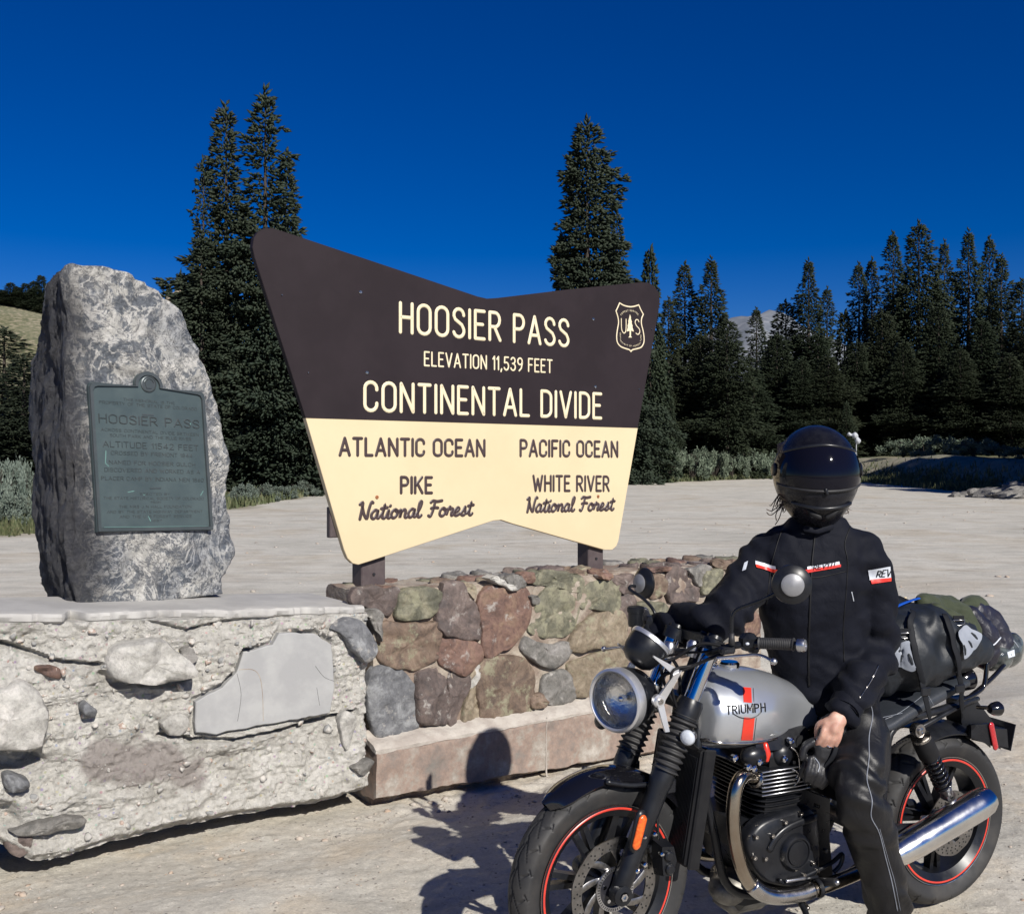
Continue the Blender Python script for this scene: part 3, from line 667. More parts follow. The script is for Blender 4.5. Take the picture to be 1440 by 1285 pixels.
RT = [(940, 420, 80, 2, .9), (963, 370, 82, 3, .95), (1000, 364, 80, 2, 1.05), (1022, 450, 74, 4, .85), (985, 470, 76, 4, .8), (1064, 434, 96, 3, .85), (1105, 424, 88, 4, .9), (1137, 366, 86, 2, .95), (1163, 405, 92, 3, .8),
 (1092, 470, 82, 4, .85), (1150, 470, 84, 4, .95), (1187, 440, 96, 5, 1.2), (1208, 371, 92, 3, .9), (1226, 364, 95, 3, .85), (1256, 328, 92, 3, .95), (1292, 314, 86, 4, 1.05), (1328, 340, 92, 2, .85), (1362, 325, 88, 2, 1.0),
 (1391, 335, 90, 3, .9), (1408, 360, 84, 2, .95), (1437, 394, 80, 3, 1.0), (1240, 440, 84, 4, 1.0), (1320, 430, 80, 4, .95), (1380, 450, 78, 4, .9), (1450, 440, 76, 4, .9), (1205, 480, 82, 4, .8), (925, 500, 76, 4, .7), (1475, 380, 88, 2, 1), (1510, 400, 84, 4, 1),
 (1128, 505, 79, 4, .7), (1165, 500, 79, 4, .8), (1270, 480, 79, 4, .8), (1350, 490, 76, 4, .8), (1420, 500, 74, 4, .8), (1060, 520, 78, 4, .75)]
def where(px): 
    if px < 1050: return 'between sign and summit gap'
    if px < 1200: return 'above the helmet'
    if px < 1300: return 'above the bank willows'
    if px < 1440: return 'at the right edge of the photo'
    return 'beyond the right edge of the photo'
order = sorted(range(len(RT)), key=lambda i: RT[i][0]); words = ['first', 'second', 'third', 'fourth', 'fifth', 'sixth', 'seventh', 'eighth', 'ninth', 'tenth', 'eleventh', 'twelfth']
cnt = {}
for i in order:
    px, top, Yd, k, wd = RT[i]; wh = where(px); cnt[wh] = cnt.get(wh, 0)+1
    sz = 'tall' if top < 380 else ('mid height' if top < 450 else 'short')
    tree(px, top, Yd, k, wd*1.05, f'{sz} dark spruce, {words[cnt[wh]-1]} from the left {wh}', GR_)
for px, top, Yd, wd in ((943, 560, 68, .55), (1190, 566, 76, .5), (918, 590, 67, .4)):
    tree(px, top, Yd, 5, wd, 'young spruce standing in front of the ' + {943: 'willows right of the sign', 1190: 'dark stand behind the helmet', 918: 'spruces beside the cream half of the sign'}[px], 'young spruces at the edge of the trees')
# spruces just outside the right edge, whose shade falls on the bank
for x, y, k, s in ((26.8, 39, 4, .85), (28.5, 43, 2, .9), (30, 46.5, 4, .95), (32, 50, 4, 1.0), (34.5, 54, 2, 1.0), (30.5, 39.5, 4, .9), (33, 45, 4, 1.0)):
    H, cm, tm = TP[k]; r = bpy.data.objects.new('spruce_tree', None); COL.objects.link(r); r.location = (x, y, float(gz(x, y))); r.scale = (1.3, 1.3, s*.60)
    props(r, 'spruce beyond the right edge of the photo that shades the earth bank', 'tree', 'spruces shading the bank')
    for nm, me in (('crown', cm), ('trunk', tm)):
        o = bpy.data.objects.new(nm, me); COL.objects.link(o); o.parent = r
# little trees on the hill
rg = random.Random(4)
HT = [(3, 408, 'first'), (15, 398, 'second'), (25, 404, 'third'), (36, 399, 'fourth'), (48, 396, 'fifth'), (58, 388, 'sixth'), (70, 400, 'seventh')]
for px, top, wd in HT:
    tree(px, top, 262, 5, 2.2, f'distant spruce on the hill crest, {wd} from the left edge of the photo', 'spruces on the distant hill')
tree(253, 384, 150, 5, 1.5, 'distant pointed spruce between the boulder top and the big spruces', 'spruces on the distant hill')
tree(238, 405, 158, 5, 1.4, 'distant low spruce right above the boulder shoulder', 'spruces on the distant hill')
tree(270, 410, 154, 5, 1.4, 'distant low spruce touching the big spruces beside the boulder', 'spruces on the distant hill')
# ---------------------------------------------------------------- bushes
def bush(seed, n=7000, leaf=.05):
    rg = np.random.default_rng(seed); ns = 60
    nc = 26; caz = rg.uniform(0, 2*pi, nc); cel = rg.uniform(.0, 1.45, nc); cr = rg.uniform(.45, .85, nc); sz = rg.uniform(.10, .24, nc)
    k = rg.integers(0, nc, n); gq = rg.normal(0, 1, (n, 3)); gq /= np.linalg.norm(gq, axis=1)[:, None]; gq *= (rg.random(n)**.45*sz[k])[:, None]; gq[:, 2] *= .9
    x = np.cos(caz[k])*np.cos(cel[k])*cr[k]*1.1+gq[:, 0]; y = np.sin(caz[k])*np.cos(cel[k])*cr[k]*1.1+gq[:, 1]
    z = np.sin(cel[k])*cr[k]*.9+.08+gq[:, 2]+(rg.random(n) < .08)*rg.uniform(0, .16, n)
    C = np.stack([x, y, np.maximum(z, 0)], 1); d = rg.normal(0, .6, (n, 3)); d[:, 2] = np.abs(d[:, 2])+.4; d /= np.linalg.norm(d, axis=1)[:, None]
    s = np.cross(d, rg.normal(0, 1, (n, 3))); s /= np.linalg.norm(s, axis=1)[:, None]; L = leaf*rg.uniform(.7, 1.6, n)
    V = np.empty((n, 4, 3)); V[:, 0] = C; V[:, 1] = C+d*(L*.5)[:, None]+s*(L*.3)[:, None]; V[:, 2] = C+d*L[:, None]; V[:, 3] = C+d*(L*.5)[:, None]-s*(L*.3)[:, None]
    return V.reshape(-1, 3), np.arange(n*4).reshape(n, 4)
def stems(seed):
    rg = random.Random(seed); L = []
    for k in range(14):
        a = rg.uniform(0, 6.28); t = rg.uniform(.1, .6); L.append(tube([(0, 0, -.1), (cos(a)*t*.5, sin(a)*t*.5, .4), (cos(a)*t, sin(a)*t, .8)], [.02, .014, .006], 5))
    return join(L)
BP = []
for sd, m in ((1, 'willow'), (2, 'willow'), (3, 'sage'), (4, 'sage')):
    a = mk(*bush(sd, 6500, .06), 'bush_foliage'); a.materials.append(mt[m]); s = mk(*stems(sd), 'bush_stems'); s.materials.append(mt['bark']); BP.append((a, s))
def shrub(px, top, base, Yd, wpx, kind, label, group):
    x = (px-CX)/FPX*Yd; z0 = float(gz(x, Yd)); zt = CAMH-(top-CY)/FPX*Yd; h = max(zt-z0, .3)
    r = bpy.data.objects.new('willow_bush' if kind < 2 else 'sagebrush', None); COL.objects.link(r); r.location = (x, Yd, z0); r.rotation_euler = (0, 0, px*.7)
    w = wpx/FPX*Yd/1.5; r.scale = (w, w, h/1.0); props(r, label, 'bush', group)
    for nm, me in zip(('foliage', 'stems'), BP[kind]):
        o = bpy.data.objects.new(nm, me); COL.objects.link(o); o.parent = r
G1, G2, G3 = 'sagebrush left of the boulder', 'sagebrush between the boulder and the sign', 'willows along the lot right of the sign'
for i, (px, top, Yd, wd, t) in enumerate([(8, 640, 25, 60, 'cut by the left edge of the photo'), (36, 648, 26.5, 55, 'touching the dark side of the boulder'), (22, 690, 23.6, 50, 'lowest and nearest left of the boulder'), (-25, 680, 25, 70, 'beyond the left edge of the photo')]):
    shrub(px, top, 755, Yd, wd, 2+i % 2, 'grey green sagebrush ' + t, G1)
for i, (px, top, Yd, wd, t) in enumerate([(345, 678, 36.5, 40, 'touching the right flank of the boulder'), (372, 680, 38, 42, 'second right of the boulder'), (398, 682, 40, 40, 'midway between boulder and sign'), (424, 676, 42.5, 42, 'in front of the sign edge gap'), (444, 668, 45, 36, 'half hidden by the slanting sign edge'), (330, 690, 35.5, 30, 'mostly hidden behind the boulder')]):
    shrub(px, top, 710, Yd, wd, 2+i % 2, 'grey green sagebrush ' + t, G2)
for i, (px, top, Yd, wd, t) in enumerate([(890, 632, 63, 46, 'half hidden by the cream half of the sign'), (915, 640, 63.5, 40, 'low, right beside the cream half of the sign'), (940, 622, 65, 46, 'below the young spruce right of the sign'), (972, 628, 67, 50, 'broad one third from the sign'), (1003, 626, 69.5, 46, 'pale one midway between sign and helmet'), (1030, 636, 71, 42, 'low one left of the helmet'), (1055, 628, 73.5, 46, 'nearly touching the left of the helmet'), (1080, 634, 76, 46, 'half hidden behind the helmet')]):
    shrub(px, top, 675, Yd, wd, i % 2, 'grey green willow bush ' + t, G3)
for i, (px, top, Yd, wd, t) in enumerate([(1270, 616, 70, 56, 'at the left end of the row on the bank'), (1300, 612, 69, 60, 'second in the row on the bank'), (1335, 610, 67, 62, 'tallest in the middle of the row on the bank'), (1370, 614, 65, 54, 'fourth in the row on the bank'), (1405, 624, 62, 46, 'small at the right end of the row on the bank'), (1435, 628, 58, 44, 'cut by the right edge of the photo above the bank')]):
    shrub(px, top, 645, Yd, wd, i % 2, 'silvery willow bush ' + t, 'willows on top of the earth bank')
# verge grass
def verge():
    rg = np.random.default_rng(8); pts = []
    segs = [(3, 4, 3500), (4, 5, 2500), (5, 6, 1500), (6, 7, 3000), (7, 8, 5000), (8, 10, 4000), (10, 11, 4000), (2, 3, 2500)]
    for a, b, n in segs:
        t = rg.random(n); p = LOT[a]*(1-t)[:, None]+LOT[b]*t[:, None]; p += rg.normal(0, .5, p.shape)
        e = unit(np.append(LOT[b]-LOT[a], 0))[:2]; nn = np.array([-e[1], e[0]]); p += nn*np.abs(rg.normal(.3, 1.1, n))[:, None]; pts.append(p)
    p = np.vstack(pts); p = p[outside(p[:, 0], p[:, 1]) > -.3]; n = len(p); z = gz(p[:, 0], p[:, 1]); h = rg.uniform(.12, .42, n); a = rg.uniform(0, 2*pi, n); w = .05
    V = np.empty((n, 3, 3)); V[:, 0] = np.stack([p[:, 0]-np.cos(a)*w, p[:, 1]-np.sin(a)*w, z-.02], 1); V[:, 1] = np.stack([p[:, 0]+np.cos(a)*w, p[:, 1]+np.sin(a)*w, z-.02], 1)
    V[:, 2] = np.stack([p[:, 0]+rg.normal(0, .08, n), p[:, 1]+rg.normal(0, .08, n), z+h], 1)
    obj('verge_grass', (V.reshape(-1, 3), np.arange(n*3).reshape(n, 3)), mt['grass'], kind='stuff', label='short green and straw grass along the far edge of the gravel lot', cat='grass')
verge()
# rocks and loose stones
def rocklet(seed, n=8, m=6):
    rg = np.random.default_rng(seed); V, F = ell((0, 0, 0), (1, 1, 1), None, m, n); d = fbm(V*1.1+seed*3, 3, seed)*.75
    V = V*(1+d)[:, None]; V[:, 2] *= .6; return V, np.array(F)
def scatter():
    rg = np.random.default_rng(5); L = []; RK = [rocklet(k) for k in range(6)]
    def put(n, fx, smin, smax):
        for k in range(n):
            x, y = fx(); s = smin+(smax-smin)*rg.random()**3; V, F = RK[rg.integers(6)]; a = rg.uniform(0, 6.28); c, q = cos(a), sin(a)
            R = np.array([[c, -q, 0], [q, c, 0], [0, 0, 1]]); L.append((V@R.T*s*V3(1, 1, rg.uniform(.5, 1))+V3(x, y, float(gz(x, y))+s*.15), F))
    put(3200, lambda: (rg.uniform(-2.3, 2.9), rg.uniform(3.2, 5.6)), .002, .007)
    put(90, lambda: (rg.uniform(-2.3, 2.9), rg.uniform(3.2, 5.6)), .008, .018)
    put(900, lambda: (lambda q: (rg.uniform(-.5, .5)*q, q))(rg.uniform(6, 40)), .008, .045)
    def wl():
        p = WP(rg.uniform(-2.2, 2.6), -abs(rg.normal(.1, .12)), 0); return p[0], p[1]
    put(260, wl, .004, .022)
    m, nt, b = newmat('loose_stones'); co = N(nt, 'TexCoord').outputs['Object']
    nt.links.new(ramp(nt, noise(nt, co, 9, 3), [(.35, (.22, .20, .18)), (.5, (.40, .36, .31)), (.65, (.36, .27, .20))]), b.inputs['Base Color']); b.inputs['Roughness'].default_value = .9
    obj('loose_gravel', join(L), m, kind='stuff', label='loose pebbles and grit on the beige ground before the wall', cat='gravel')
scatter()
def glimpse():
    x, y = (1202-CX)/FPX*70, 70; L = [tube([(x, y, float(gz(x, y))-.1), (x+.1, y, float(gz(x, y))+.9), (x+.1, y, 3.3)], .035, 8)]
    for a, b, c, s_ in ((0, 0, 4.1-float(gz(x, y)), .22), (-.35, .1, 4.2-float(gz(x, y)), .15), (.2, 0, 3.75-float(gz(x, y)), .2)):
        V, F = ell((0, 0, 0), (1, 1, 1), None, 8, 10); L.append((V*(1+fbm(V*2+a, 2, 7)*.6)[:, None]*s_+V3(x+a, y+b, float(gz(x, y))-.6+c), F))
    obj('debris', fuse(L, .04, 1)[:2], M('white_debris', (.45, .47, .50), rough=.6, sc=3), smooth=True, label='small white thing glimpsed among the dark spruces just right of the helmet', cat='debris')
glimpse()
def bank_rocks():
    rg = np.random.default_rng(15)
    names = ['largest pale rock at the foot of the bank at the right edge', 'flat pale rock leaning on the earth bank', 'jagged grey rock low on the bank', 'small rock at the shaded foot of the bank', 'long rock slab cut by the right edge of the photo', 'rounded rock where shade ends on the bank', 'low rock before the lit corner of the bank', 'grey rock half sunk in the bank']
    sp = [(1425, 672, 1.5), (1400, 680, 1.0), (1380, 688, .7), (1345, 690, .4), (1450, 690, 1.6), (1375, 676, .9), (1405, 695, .6), (1436, 660, 1.2)]
    for i, (px, py, s) in enumerate(sp):
        Yd = 41.5+i*.25; x = (px-CX)/FPX*Yd; V, F = ell((0, 0, 0), (1, 1, 1), None, 14, 18); V = V*(1+fbm(V*1.3+i*7, 4, 60+i)*1.0)[:, None]*V3(1.2, .9, .55)*s*.62
        obj('rock', (V+V3(x, Yd, float(gz(x, Yd))+.05), F), ST['grey'], smooth=35, label=names[i], cat='rock', group='rocks on the earth bank')
    V, F = ell((0, 0, 0), (1, 1, 1), None, 14, 18); V = V*(1+fbm(V*1.3, 4, 90)*1.)[:, None]*V3(3, 2, 2.6)
    x = (263-CX)/FPX*120; obj('rock', (V+P(263, 436, 120), F), ST['tan'], smooth=35, label='pale rock outcrop between the boulder and the big spruces', cat='rock')
bank_rocks()
# ---------------------------------------------------------------- stone wall
def polysd(x, y, poly):
    p = np.array(poly, float); d = np.full(np.shape(x), 1e9); ins = np.zeros(np.shape(x), bool)
    for i in range(len(p)):
        a, b = p[i], p[(i+1) % len(p)]; e = b-a; t = np.clip(((x-a[0])*e[0]+(y-a[1])*e[1])/(e@e+1e-12), 0, 1)
        d = np.minimum(d, np.hypot(x-a[0]-t*e[0], y-a[1]-t*e[1]))
        ins ^= ((a[1] > y) != (b[1] > y)) & (x < (b[0]-a[0])*(y-a[1])/((b[1]-a[1]) or 1e-9)+a[0])
    return np.where(ins, -d, d)
def segd(x, y, pts):
    p = np.array(pts, float); d = np.full(np.shape(x), 1e9)
    for a, b in zip(p[:-1], p[1:]):
        e = b-a; t = np.clip(((x-a[0])*e[0]+(y-a[1])*e[1])/(e@e+1e-12), 0, 1); d = np.minimum(d, np.hypot(x-a[0]-t*e[0], y-a[1]-t*e[1]))
    return d
WOFF = .10
def extr(prof, s0, s1, ds, dsp, dpr=.03):   # profile (off, z) swept along the wall, displaced by dsp(P, s, off, z)
    pr = np.array(prof, float); q = []
    for i in range(len(pr)-1):
        n = max(1, int(np.linalg.norm(pr[i+1]-pr[i])/dpr))
        for k in range(n): q.append(pr[i]+(pr[i+1]-pr[i])*k/n)
    q.append(pr[-1]); q = np.array(q); ss = np.arange(s0, s1+ds/2, ds); n = len(q)
    S, K = np.meshgrid(ss, np.arange(n), indexing='ij'); O = q[K, 0]; Zz = q[K, 1]
    t = np.gradient(q, axis=0); t /= np.linalg.norm(t, axis=1)[:, None]; no = np.stack([-t[:, 1], t[:, 0]], 1)
    d = dsp(S, O, Zz)
    O = O+no[K, 0]*d; Zz = Zz+no[K, 1]*d
    V = WA+S[..., None]*WU+O[..., None]*WN+Zz[..., None]*V3(0, 0, 1); V = V.reshape(-1, 3)
    F = gidx(n, len(ss)); F = F[:, ::-1]
    return V, [tuple(f) for f in F.tolist()]+[tuple(range(n)), tuple(range((len(ss)-1)*n, len(ss)*n))[::-1]]
wall = thing('stone_wall', 'mortared wall of red, green and purple fieldstones carrying the brown sign', 'wall', tuple(WP(1.4, .3, 0)))
def d1(S, O, Z):
    p = np.stack([S, O, Z], -1); return fbm(p*9, 4, 2)*.022+fbm(p*30, 2, 6)*.012
obj('mortar', extr([(WOFF+.02, -.25), (WOFF, .22), (WOFF, .93), (WOFF+.03, .955), (.60, .955), (.63, .92), (.63, -.3)], .07, 3.0, .022, d1, .022), mt['mortar'], wall, smooth=40)
def d2(S, O, Z):
    p = np.stack([S, O, Z], -1); e = np.minimum(sstep(-.12, .02, Z), 1); return fbm(p*6, 4, 12)*.012+(fbm(p*24, 3, 16)*.014)*(1.4-e)
def lower(VF):
    V = VF[0]; s_ = (V-WA)@WU; V[:, 2] -= .040*s_*(1-sstep(-.04, .16, V[:, 2])); return VF
obj('ledge', lower(extr([(.16, -.05), (.03, -.045), (.0, -.03), (0, .185), (.012, .20), (.085, .235), (WOFF+.03, .245)], .035, 3.0, .016, d2, .016)), mt['ledge'], wall, smooth=40)
def d3(S, O, Z): p = np.stack([S, O, Z], -1); return fbm(p*14, 3, 22)*.012
obj('ledge_screed', extr([(WOFF+.03, .225), (-.004, .188), (-.006, .203), (.02, .222), (.09, .248), (WOFF+.035, .268)], .03, 3.0, .02, d3, .02), mt['mortar2'], wall, smooth=40)
zs = 3.78; A4 = lambda L: [(500+x/zs, 800+y/zs) for x, y in L]; A6 = lambda L: [(840+x/6, 780+y/6) for x, y in L]
STONES = [
 (A4([(0, 112), (100, 100), (208, 108), (222, 140), (188, 232), (120, 210), (0, 188)]), 'purple'),
 (A4([(245, 125), (330, 108), (440, 118), (442, 190), (400, 245), (340, 262), (230, 256), (236, 190)]), 'green'),
 (A4([(480, 92), (555, 85), (600, 140), (640, 220), (655, 300), (636, 366), (520, 352), (444, 325), (446, 210), (470, 165)]), 'purple'),
 (A4([(578, 80), (633, 92), (622, 158), (600, 128)]), 'tan'),
 (A4([(690, 130), (760, 108), (880, 118), (912, 162), (912, 255), (880, 335), (800, 412), (706, 448), (676, 425), (680, 300), (668, 200)]), 'red'),
 (A4([(690, 50), (755, 52), (838, 108), (760, 100)]), 'pale'),
 (A4([(800, 58), (858, 32), (898, 80), (888, 108), (830, 95)]), 'grey'),
 (A4([(870, 30), (933, 22), (938, 58), (905, 74)]), 'red'),
 (A4([(945, 22), (1060, 12), (1188, 42), (1196, 105), (1130, 118), (1030, 86), (945, 78)]), 'green'),
 (A4([(985, 155), (1060, 100), (1148, 148), (1176, 200), (1166, 285), (1100, 346), (985, 350), (925, 325), (962, 260)]), 'green'),
 (A4([(918, 150), (972, 152), (968, 188), (927, 184)]), 'grey'),
 (A4([(1205, 130), (1250, 80), (1385, 72), (1400, 140), (1380, 225), (1290, 210), (1195, 192)]), 'green'),
 (A4([(1285, 242), (1400, 240), (1420, 330), (1390, 400), (1250, 415), (1185, 432), (1138, 415), (1185, 312)]), 'tan'),
 (A4([(155, 302), (300, 294), (418, 299), (432, 370), (412, 475), (330, 525), (240, 520), (145, 478), (134, 380)]), 'brown'),
 (A4([(25, 238), (108, 218), (132, 290), (118, 372), (62, 268)]), 'grey'),
 (A4([(444, 384), (540, 378), (636, 402), (656, 458), (598, 535), (560, 555), (464, 515), (434, 440)]), 'red'),
 (A4([(905, 374), (1000, 404), (1126, 390), (1116, 466), (1048, 514), (962, 496), (894, 430)]), 'grey'),
 (A4([(684, 494), (780, 474), (878, 484), (926, 540), (936, 640), (915, 735), (702, 775), (665, 718), (654, 600)]), 'brown'),
 (A4([(1004, 584), (1080, 550), (1126, 564), (1160, 640), (1146, 686), (1080, 710), (1004, 705), (985, 650)]), 'grey'),
 (A4([(1145, 522), (1220, 484), (1400, 430), (1420, 560), (1290, 636), (1182, 664), (1164, 600)]), 'tan'),
 (A4([(105, 545), (200, 534), (286, 602), (321, 700), (326, 825), (230, 864), (122, 876), (90, 818), (74, 640)]), 'blue'),
 (A4([(334, 564), (440, 544), (478, 600), (478, 780), (440, 815), (344, 796), (326, 700)]), 'purple'),
 (A4([(502, 563), (586, 563), (596, 620), (566, 718), (538, 796), (494, 810), (492, 640)]), 'purple'),
 (A4([(603, 655), (652, 606), (661, 758), (638, 790), (564, 796)]), 'tan'),
 (A4([(606, 524), (654, 524), (646, 588), (607, 632)]), 'pale'),
 (A4([(945, 664), (978, 655), (996, 712), (934, 730)]), 'brown'),
 (A4([(670, 470), (640, 490), (605, 545), (560, 560), (600, 590), (660, 510)]), 'tan'),
 (A6([(112, 184), (278, 179), (288, 258), (326, 306), (200, 316), (152, 248)]), 'purple'),
 (A6([(432, 184), (538, 189), (576, 250), (556, 326), (480, 361), (434, 350)]), 'brown'),
 (A6([(604, 194), (660, 116), (758, 154), (846, 250), (855, 326), (818, 385), (652, 404), (604, 350)]), 'purple'),
 (A6([(784, 114), (936, 104), (898, 200), (862, 254), (804, 180)]), 'grey'),
 (A6([(914, 154), (1040, 134), (1038, 190), (958, 286), (890, 326), (876, 290)]), 'green'),
 (A6([(194, 354), (278, 354), (306, 420), (258, 556), (228, 634), (190, 714), (154, 600), (172, 450)]), 'purple'),
 (A6([(334, 424), (480, 404), (558, 422), (594, 555), (500, 586), (404, 556)]), 'green'),
 (A6([(444, 112), (596, 104), (576, 146), (472, 146)]), 'red'),
 (A6([(1175, 484), (1346, 504), (1338, 656), (1184, 656)]), 'red'),
 (A6([(604, 474), (716, 474), (656, 516), (602, 556)]), 'brown'),
 (A6([(10, 160), (90, 150), (100, 190), (20, 200)]), 'red'),
 (A6([(330, 600), (520, 610), (700, 560), (760, 650), (600, 700), (360, 700)]), 'brown'),
 (A6([(620, 720), (800, 640), (1000, 600), (1080, 700), (900, 800), (660, 820)]), 'grey'),
 (A6([(1100, 200), (1300, 180), (1330, 330), (1180, 420), (1060, 330)]), 'purple'),
 (A6([(1180, 60), (1340, 70), (1360, 160), (1200, 170)]), 'tan'),
 (A6([(1000, 60), (1160, 50), (1170, 110), (1050, 125)]), 'brown'),
]
def stone_mesh(poly, O, U, Vv, Nn, seed, hgt=.03, n=34, rough=1., flatc=.6):
    """poly in plane coordinates; O + U*a + Vv*b; Nn points out of the wall"""
    p = np.array(poly, float); q = spl(p, 6, True); L = np.concatenate([[0], np.cumsum(np.linalg.norm(np.roll(q, -1, 0)-q, axis=1))])
    qq = np.vstack([q, q[:1]]); t = np.linspace(0, L[-1], n, endpoint=False); r = np.stack([np.interp(t, L, qq[:, 0]), np.interp(t, L, qq[:, 1])], 1)
    r = .8*np.stack([np.interp(t, L, np.vstack([q, q[:1]])[:, 0]), r[:, 1]], 1)+.2*r
    c = r.mean(0); sz = np.sqrt(abs(.5*np.sum(r[:, 0]*np.roll(r[:, 1], -1)-np.roll(r[:, 0], -1)*r[:, 1])))
    prof = [(1., -.035), (1.0, 0.0), (.975, .62), (.92, .88), (.74, .97), (.50, 1.0), (.25, 1.02)]; V = []
    for k, h in prof:
        x = c+(r-c)*k; V.append(np.column_stack([x, np.full(n, h*hgt if h > 0 else h)]))
    V.append(np.array([[c[0], c[1], hgt*1.02]])); V = np.vstack(V)
    P3 = np.column_stack([V[:, :2], np.full(len(V), seed*3.7)]); act = np.concatenate([np.repeat([0, .35, .8, 1, 1, 1, 1], n), [1]])
    dz = (fbm(P3*7/max(sz, .08)*.12, 3, seed)*.05+fbm(P3*26, 4, seed)*.020+(ridge(P3*11, 2, seed+9)-.3)*.010+fbm(P3*70, 2, seed+3)*.007)*rough*act*(hgt/.03)**.6
    jx = fbm(P3*14+9, 3, seed+5)*.022; jy = fbm(P3*14+19, 3, seed+6)*.022
    V[:, 0] += jx; V[:, 1] += jy; V[:, 2] += dz
    Wd = np.array(O)+V[:, :1]*U+V[:, 1:2]*Vv+V[:, 2:3]*Nn; F = []; m = len(prof)
    for i in range(m-1):
        for k in range(n): w_ = (k+1) % n; F.append((i*n+k, i*n+w_, (i+1)*n+w_, (i+1)*n+k))
    for k in range(n): F.append(((m-1)*n+k, (m-1)*n+(k+1) % n, m*n))
    return Wd, F
for i, (pl, kd) in enumerate(STONES):
    sp = np.array([W(x, y, WOFF-.012) for x, y in pl]); sp = sp.mean(0)+(sp-sp.mean(0))*1.13
    obj('stone', stone_mesh(sp, WA+WN*(WOFF-.014), WU, V3(0, 0, 1), -WN, i+1, hgt=.011+.010*((i*7) % 4)/3, n=44, rough=1.45), ST[kd], wall, smooth=50)
obj('mortar_drip', tube([WP(W(769, y, -.004)[0]+.004*sin(y*.3), -.004, W(769, y, -.004)[1]) for y in (1008, 1025, 1045, 1065, 1085, 1096)], [.002, .003, .0035, .004, .006, .008], 6, flat=.5, nrm=WN, rnd=True), mt['mortar2'], wall, smooth=True)
# stones on the top of the wall
rg = np.random.default_rng(3)
s = .12
while s < 2.9:
    o = WOFF+.03
    while o < .55:
        L, Dp = rg.uniform(.12, .24), rg.uniform(.12, .2); n = 7; a = np.arange(n)*2*pi/n
        pl = np.stack([s+L/2+np.cos(a)*L*.46*rg.uniform(.8, 1.1, n), o+Dp/2+np.sin(a)*Dp*.46*rg.uniform(.8, 1.1, n)], 1)
        if not (abs(s+L/2-.36) < .16 and .18 < o+Dp/2 < .5) and not (abs(s+L/2-1.87) < .16 and .18 < o+Dp/2 < .5):
            obj('stone', stone_mesh(pl, WA+V3(0, 0, .957), WU, WN, V3(0, 0, 1), int(s*100)+int(o*50), hgt=.016, n=22), ST[['purple', 'green', 'brown', 'grey', 'red', 'tan'][rg.integers(6)]], wall, smooth=50)
        o += Dp+.01
    s += .21
# ---------------------------------------------------------------- crumbling concrete base under the boulder
base = thing('concrete_base', 'crumbling pale concrete base with exposed pebbles under the upright boulder', 'wall base', tuple(WP(-1., .3, 0)))
pzt = [W(20, 863), W(450, 853)]
def ztop(s): return pzt[0][1]+(s-pzt[0][0])*(pzt[1][1]-pzt[0][1])/(pzt[1][0]-pzt[0][0])
zbp = np.array(sorted(W(x, y) for x, y in [(-260, 1290), (-60, 1235), (0, 1188), (45, 1212), (100, 1208), (150, 1190), (250, 1168), (400, 1142), (470, 1127), (522, 1110)]))
def zbot(s): return np.interp(s, zbp[:, 0], zbp[:, 1])
F_ = {k: [W(x, y) for x, y in v] for k, v in dict(
 panel=[(272, 985), (272, 1029), (302, 1030), (460, 1001), (468, 960), (463, 905), (440, 890), (390, 889), (380, 906), (340, 915), (330, 945), (310, 965)],
 under=[(262, 1040), (330, 1040), (420, 1022), (500, 1000)], under2=[(225, 1033), (262, 1036)],
 crack=[(4, 905), (30, 914), (80, 930), (140, 934)], crack2=[(205, 872), (262, 886), (330, 872), (470, 862)],
 block=[(-120, 960), (30, 958), (62, 985), (66, 1040), (50, 1055), (-120, 1062)], hole=[(-120, 1066), (55, 1058), (62, 1070), (30, 1090), (-120, 1110)],
 purple=[(110, 1060), (150, 1044), (240, 1046), (285, 1075), (280, 1105), (180, 1100), (120, 1095)], low=[(-120, 1125), (20, 1130), (30, 1160), (-120, 1190)],
 slot=[(516, 1042), (520, 1075), (521, 1108)], ubol=[(140, 945), (160, 962), (240, 962), (272, 948)], right=[(455, 1050), (490, 1046), (512, 1085), (500, 1100), (470, 1090)]).items()}
def conc(S, Z):
    p = np.stack([S, Z, S*0], -1)
    d = fbm(p*3.2, 3, 50)*.07+fbm(p*11, 4, 52)*.035+ridge(p*26, 3, 54)*.009+np.maximum(fbm(p*55, 3, 58), -.08)*.018
    tq = (fbm(p*V3(2.2, 8, 1), 3, 61)+.5)*5; d += .018*(np.floor(tq)+sstep(.35, .65, tq-np.floor(tq)))/5*2.2-.02
    sp = polysd(S, Z, F_['panel']); d = np.where(sp < .02, d*sstep(-.0, .03, sp)-.012*(1-sstep(0, .03, sp)), d)
    g = segd(S, Z, F_['under']); d -= .055*(1-sstep(.004, .016, g)); g = segd(S, Z, F_['under2']); d -= .04*(1-sstep(.003, .014, g))
    g = segd(S, Z, F_['crack']); d -= .05*(1-sstep(.003, .015, g)); below = (Z < .87) & (Z > .6) & (S < -1.2)
    g = segd(S, Z, F_['crack2']); d -= .03*(1-sstep(.002, .012, g))
    g = segd(S, Z, F_['ubol']); d -= .03*(1-sstep(.004, .02, g))
    b = polysd(S, Z, F_['block']); d += .05*(1-sstep(-.03, .005, b)); b = polysd(S, Z, F_['hole']); d -= .13*(1-sstep(-.02, .015, b)); b = polysd(S, Z, F_['low']); d -= .08*(1-sstep(-.03, .02, b))
    g = segd(S, Z, F_['slot']); d -= .09*(1-sstep(.008, .02, g))
    return d
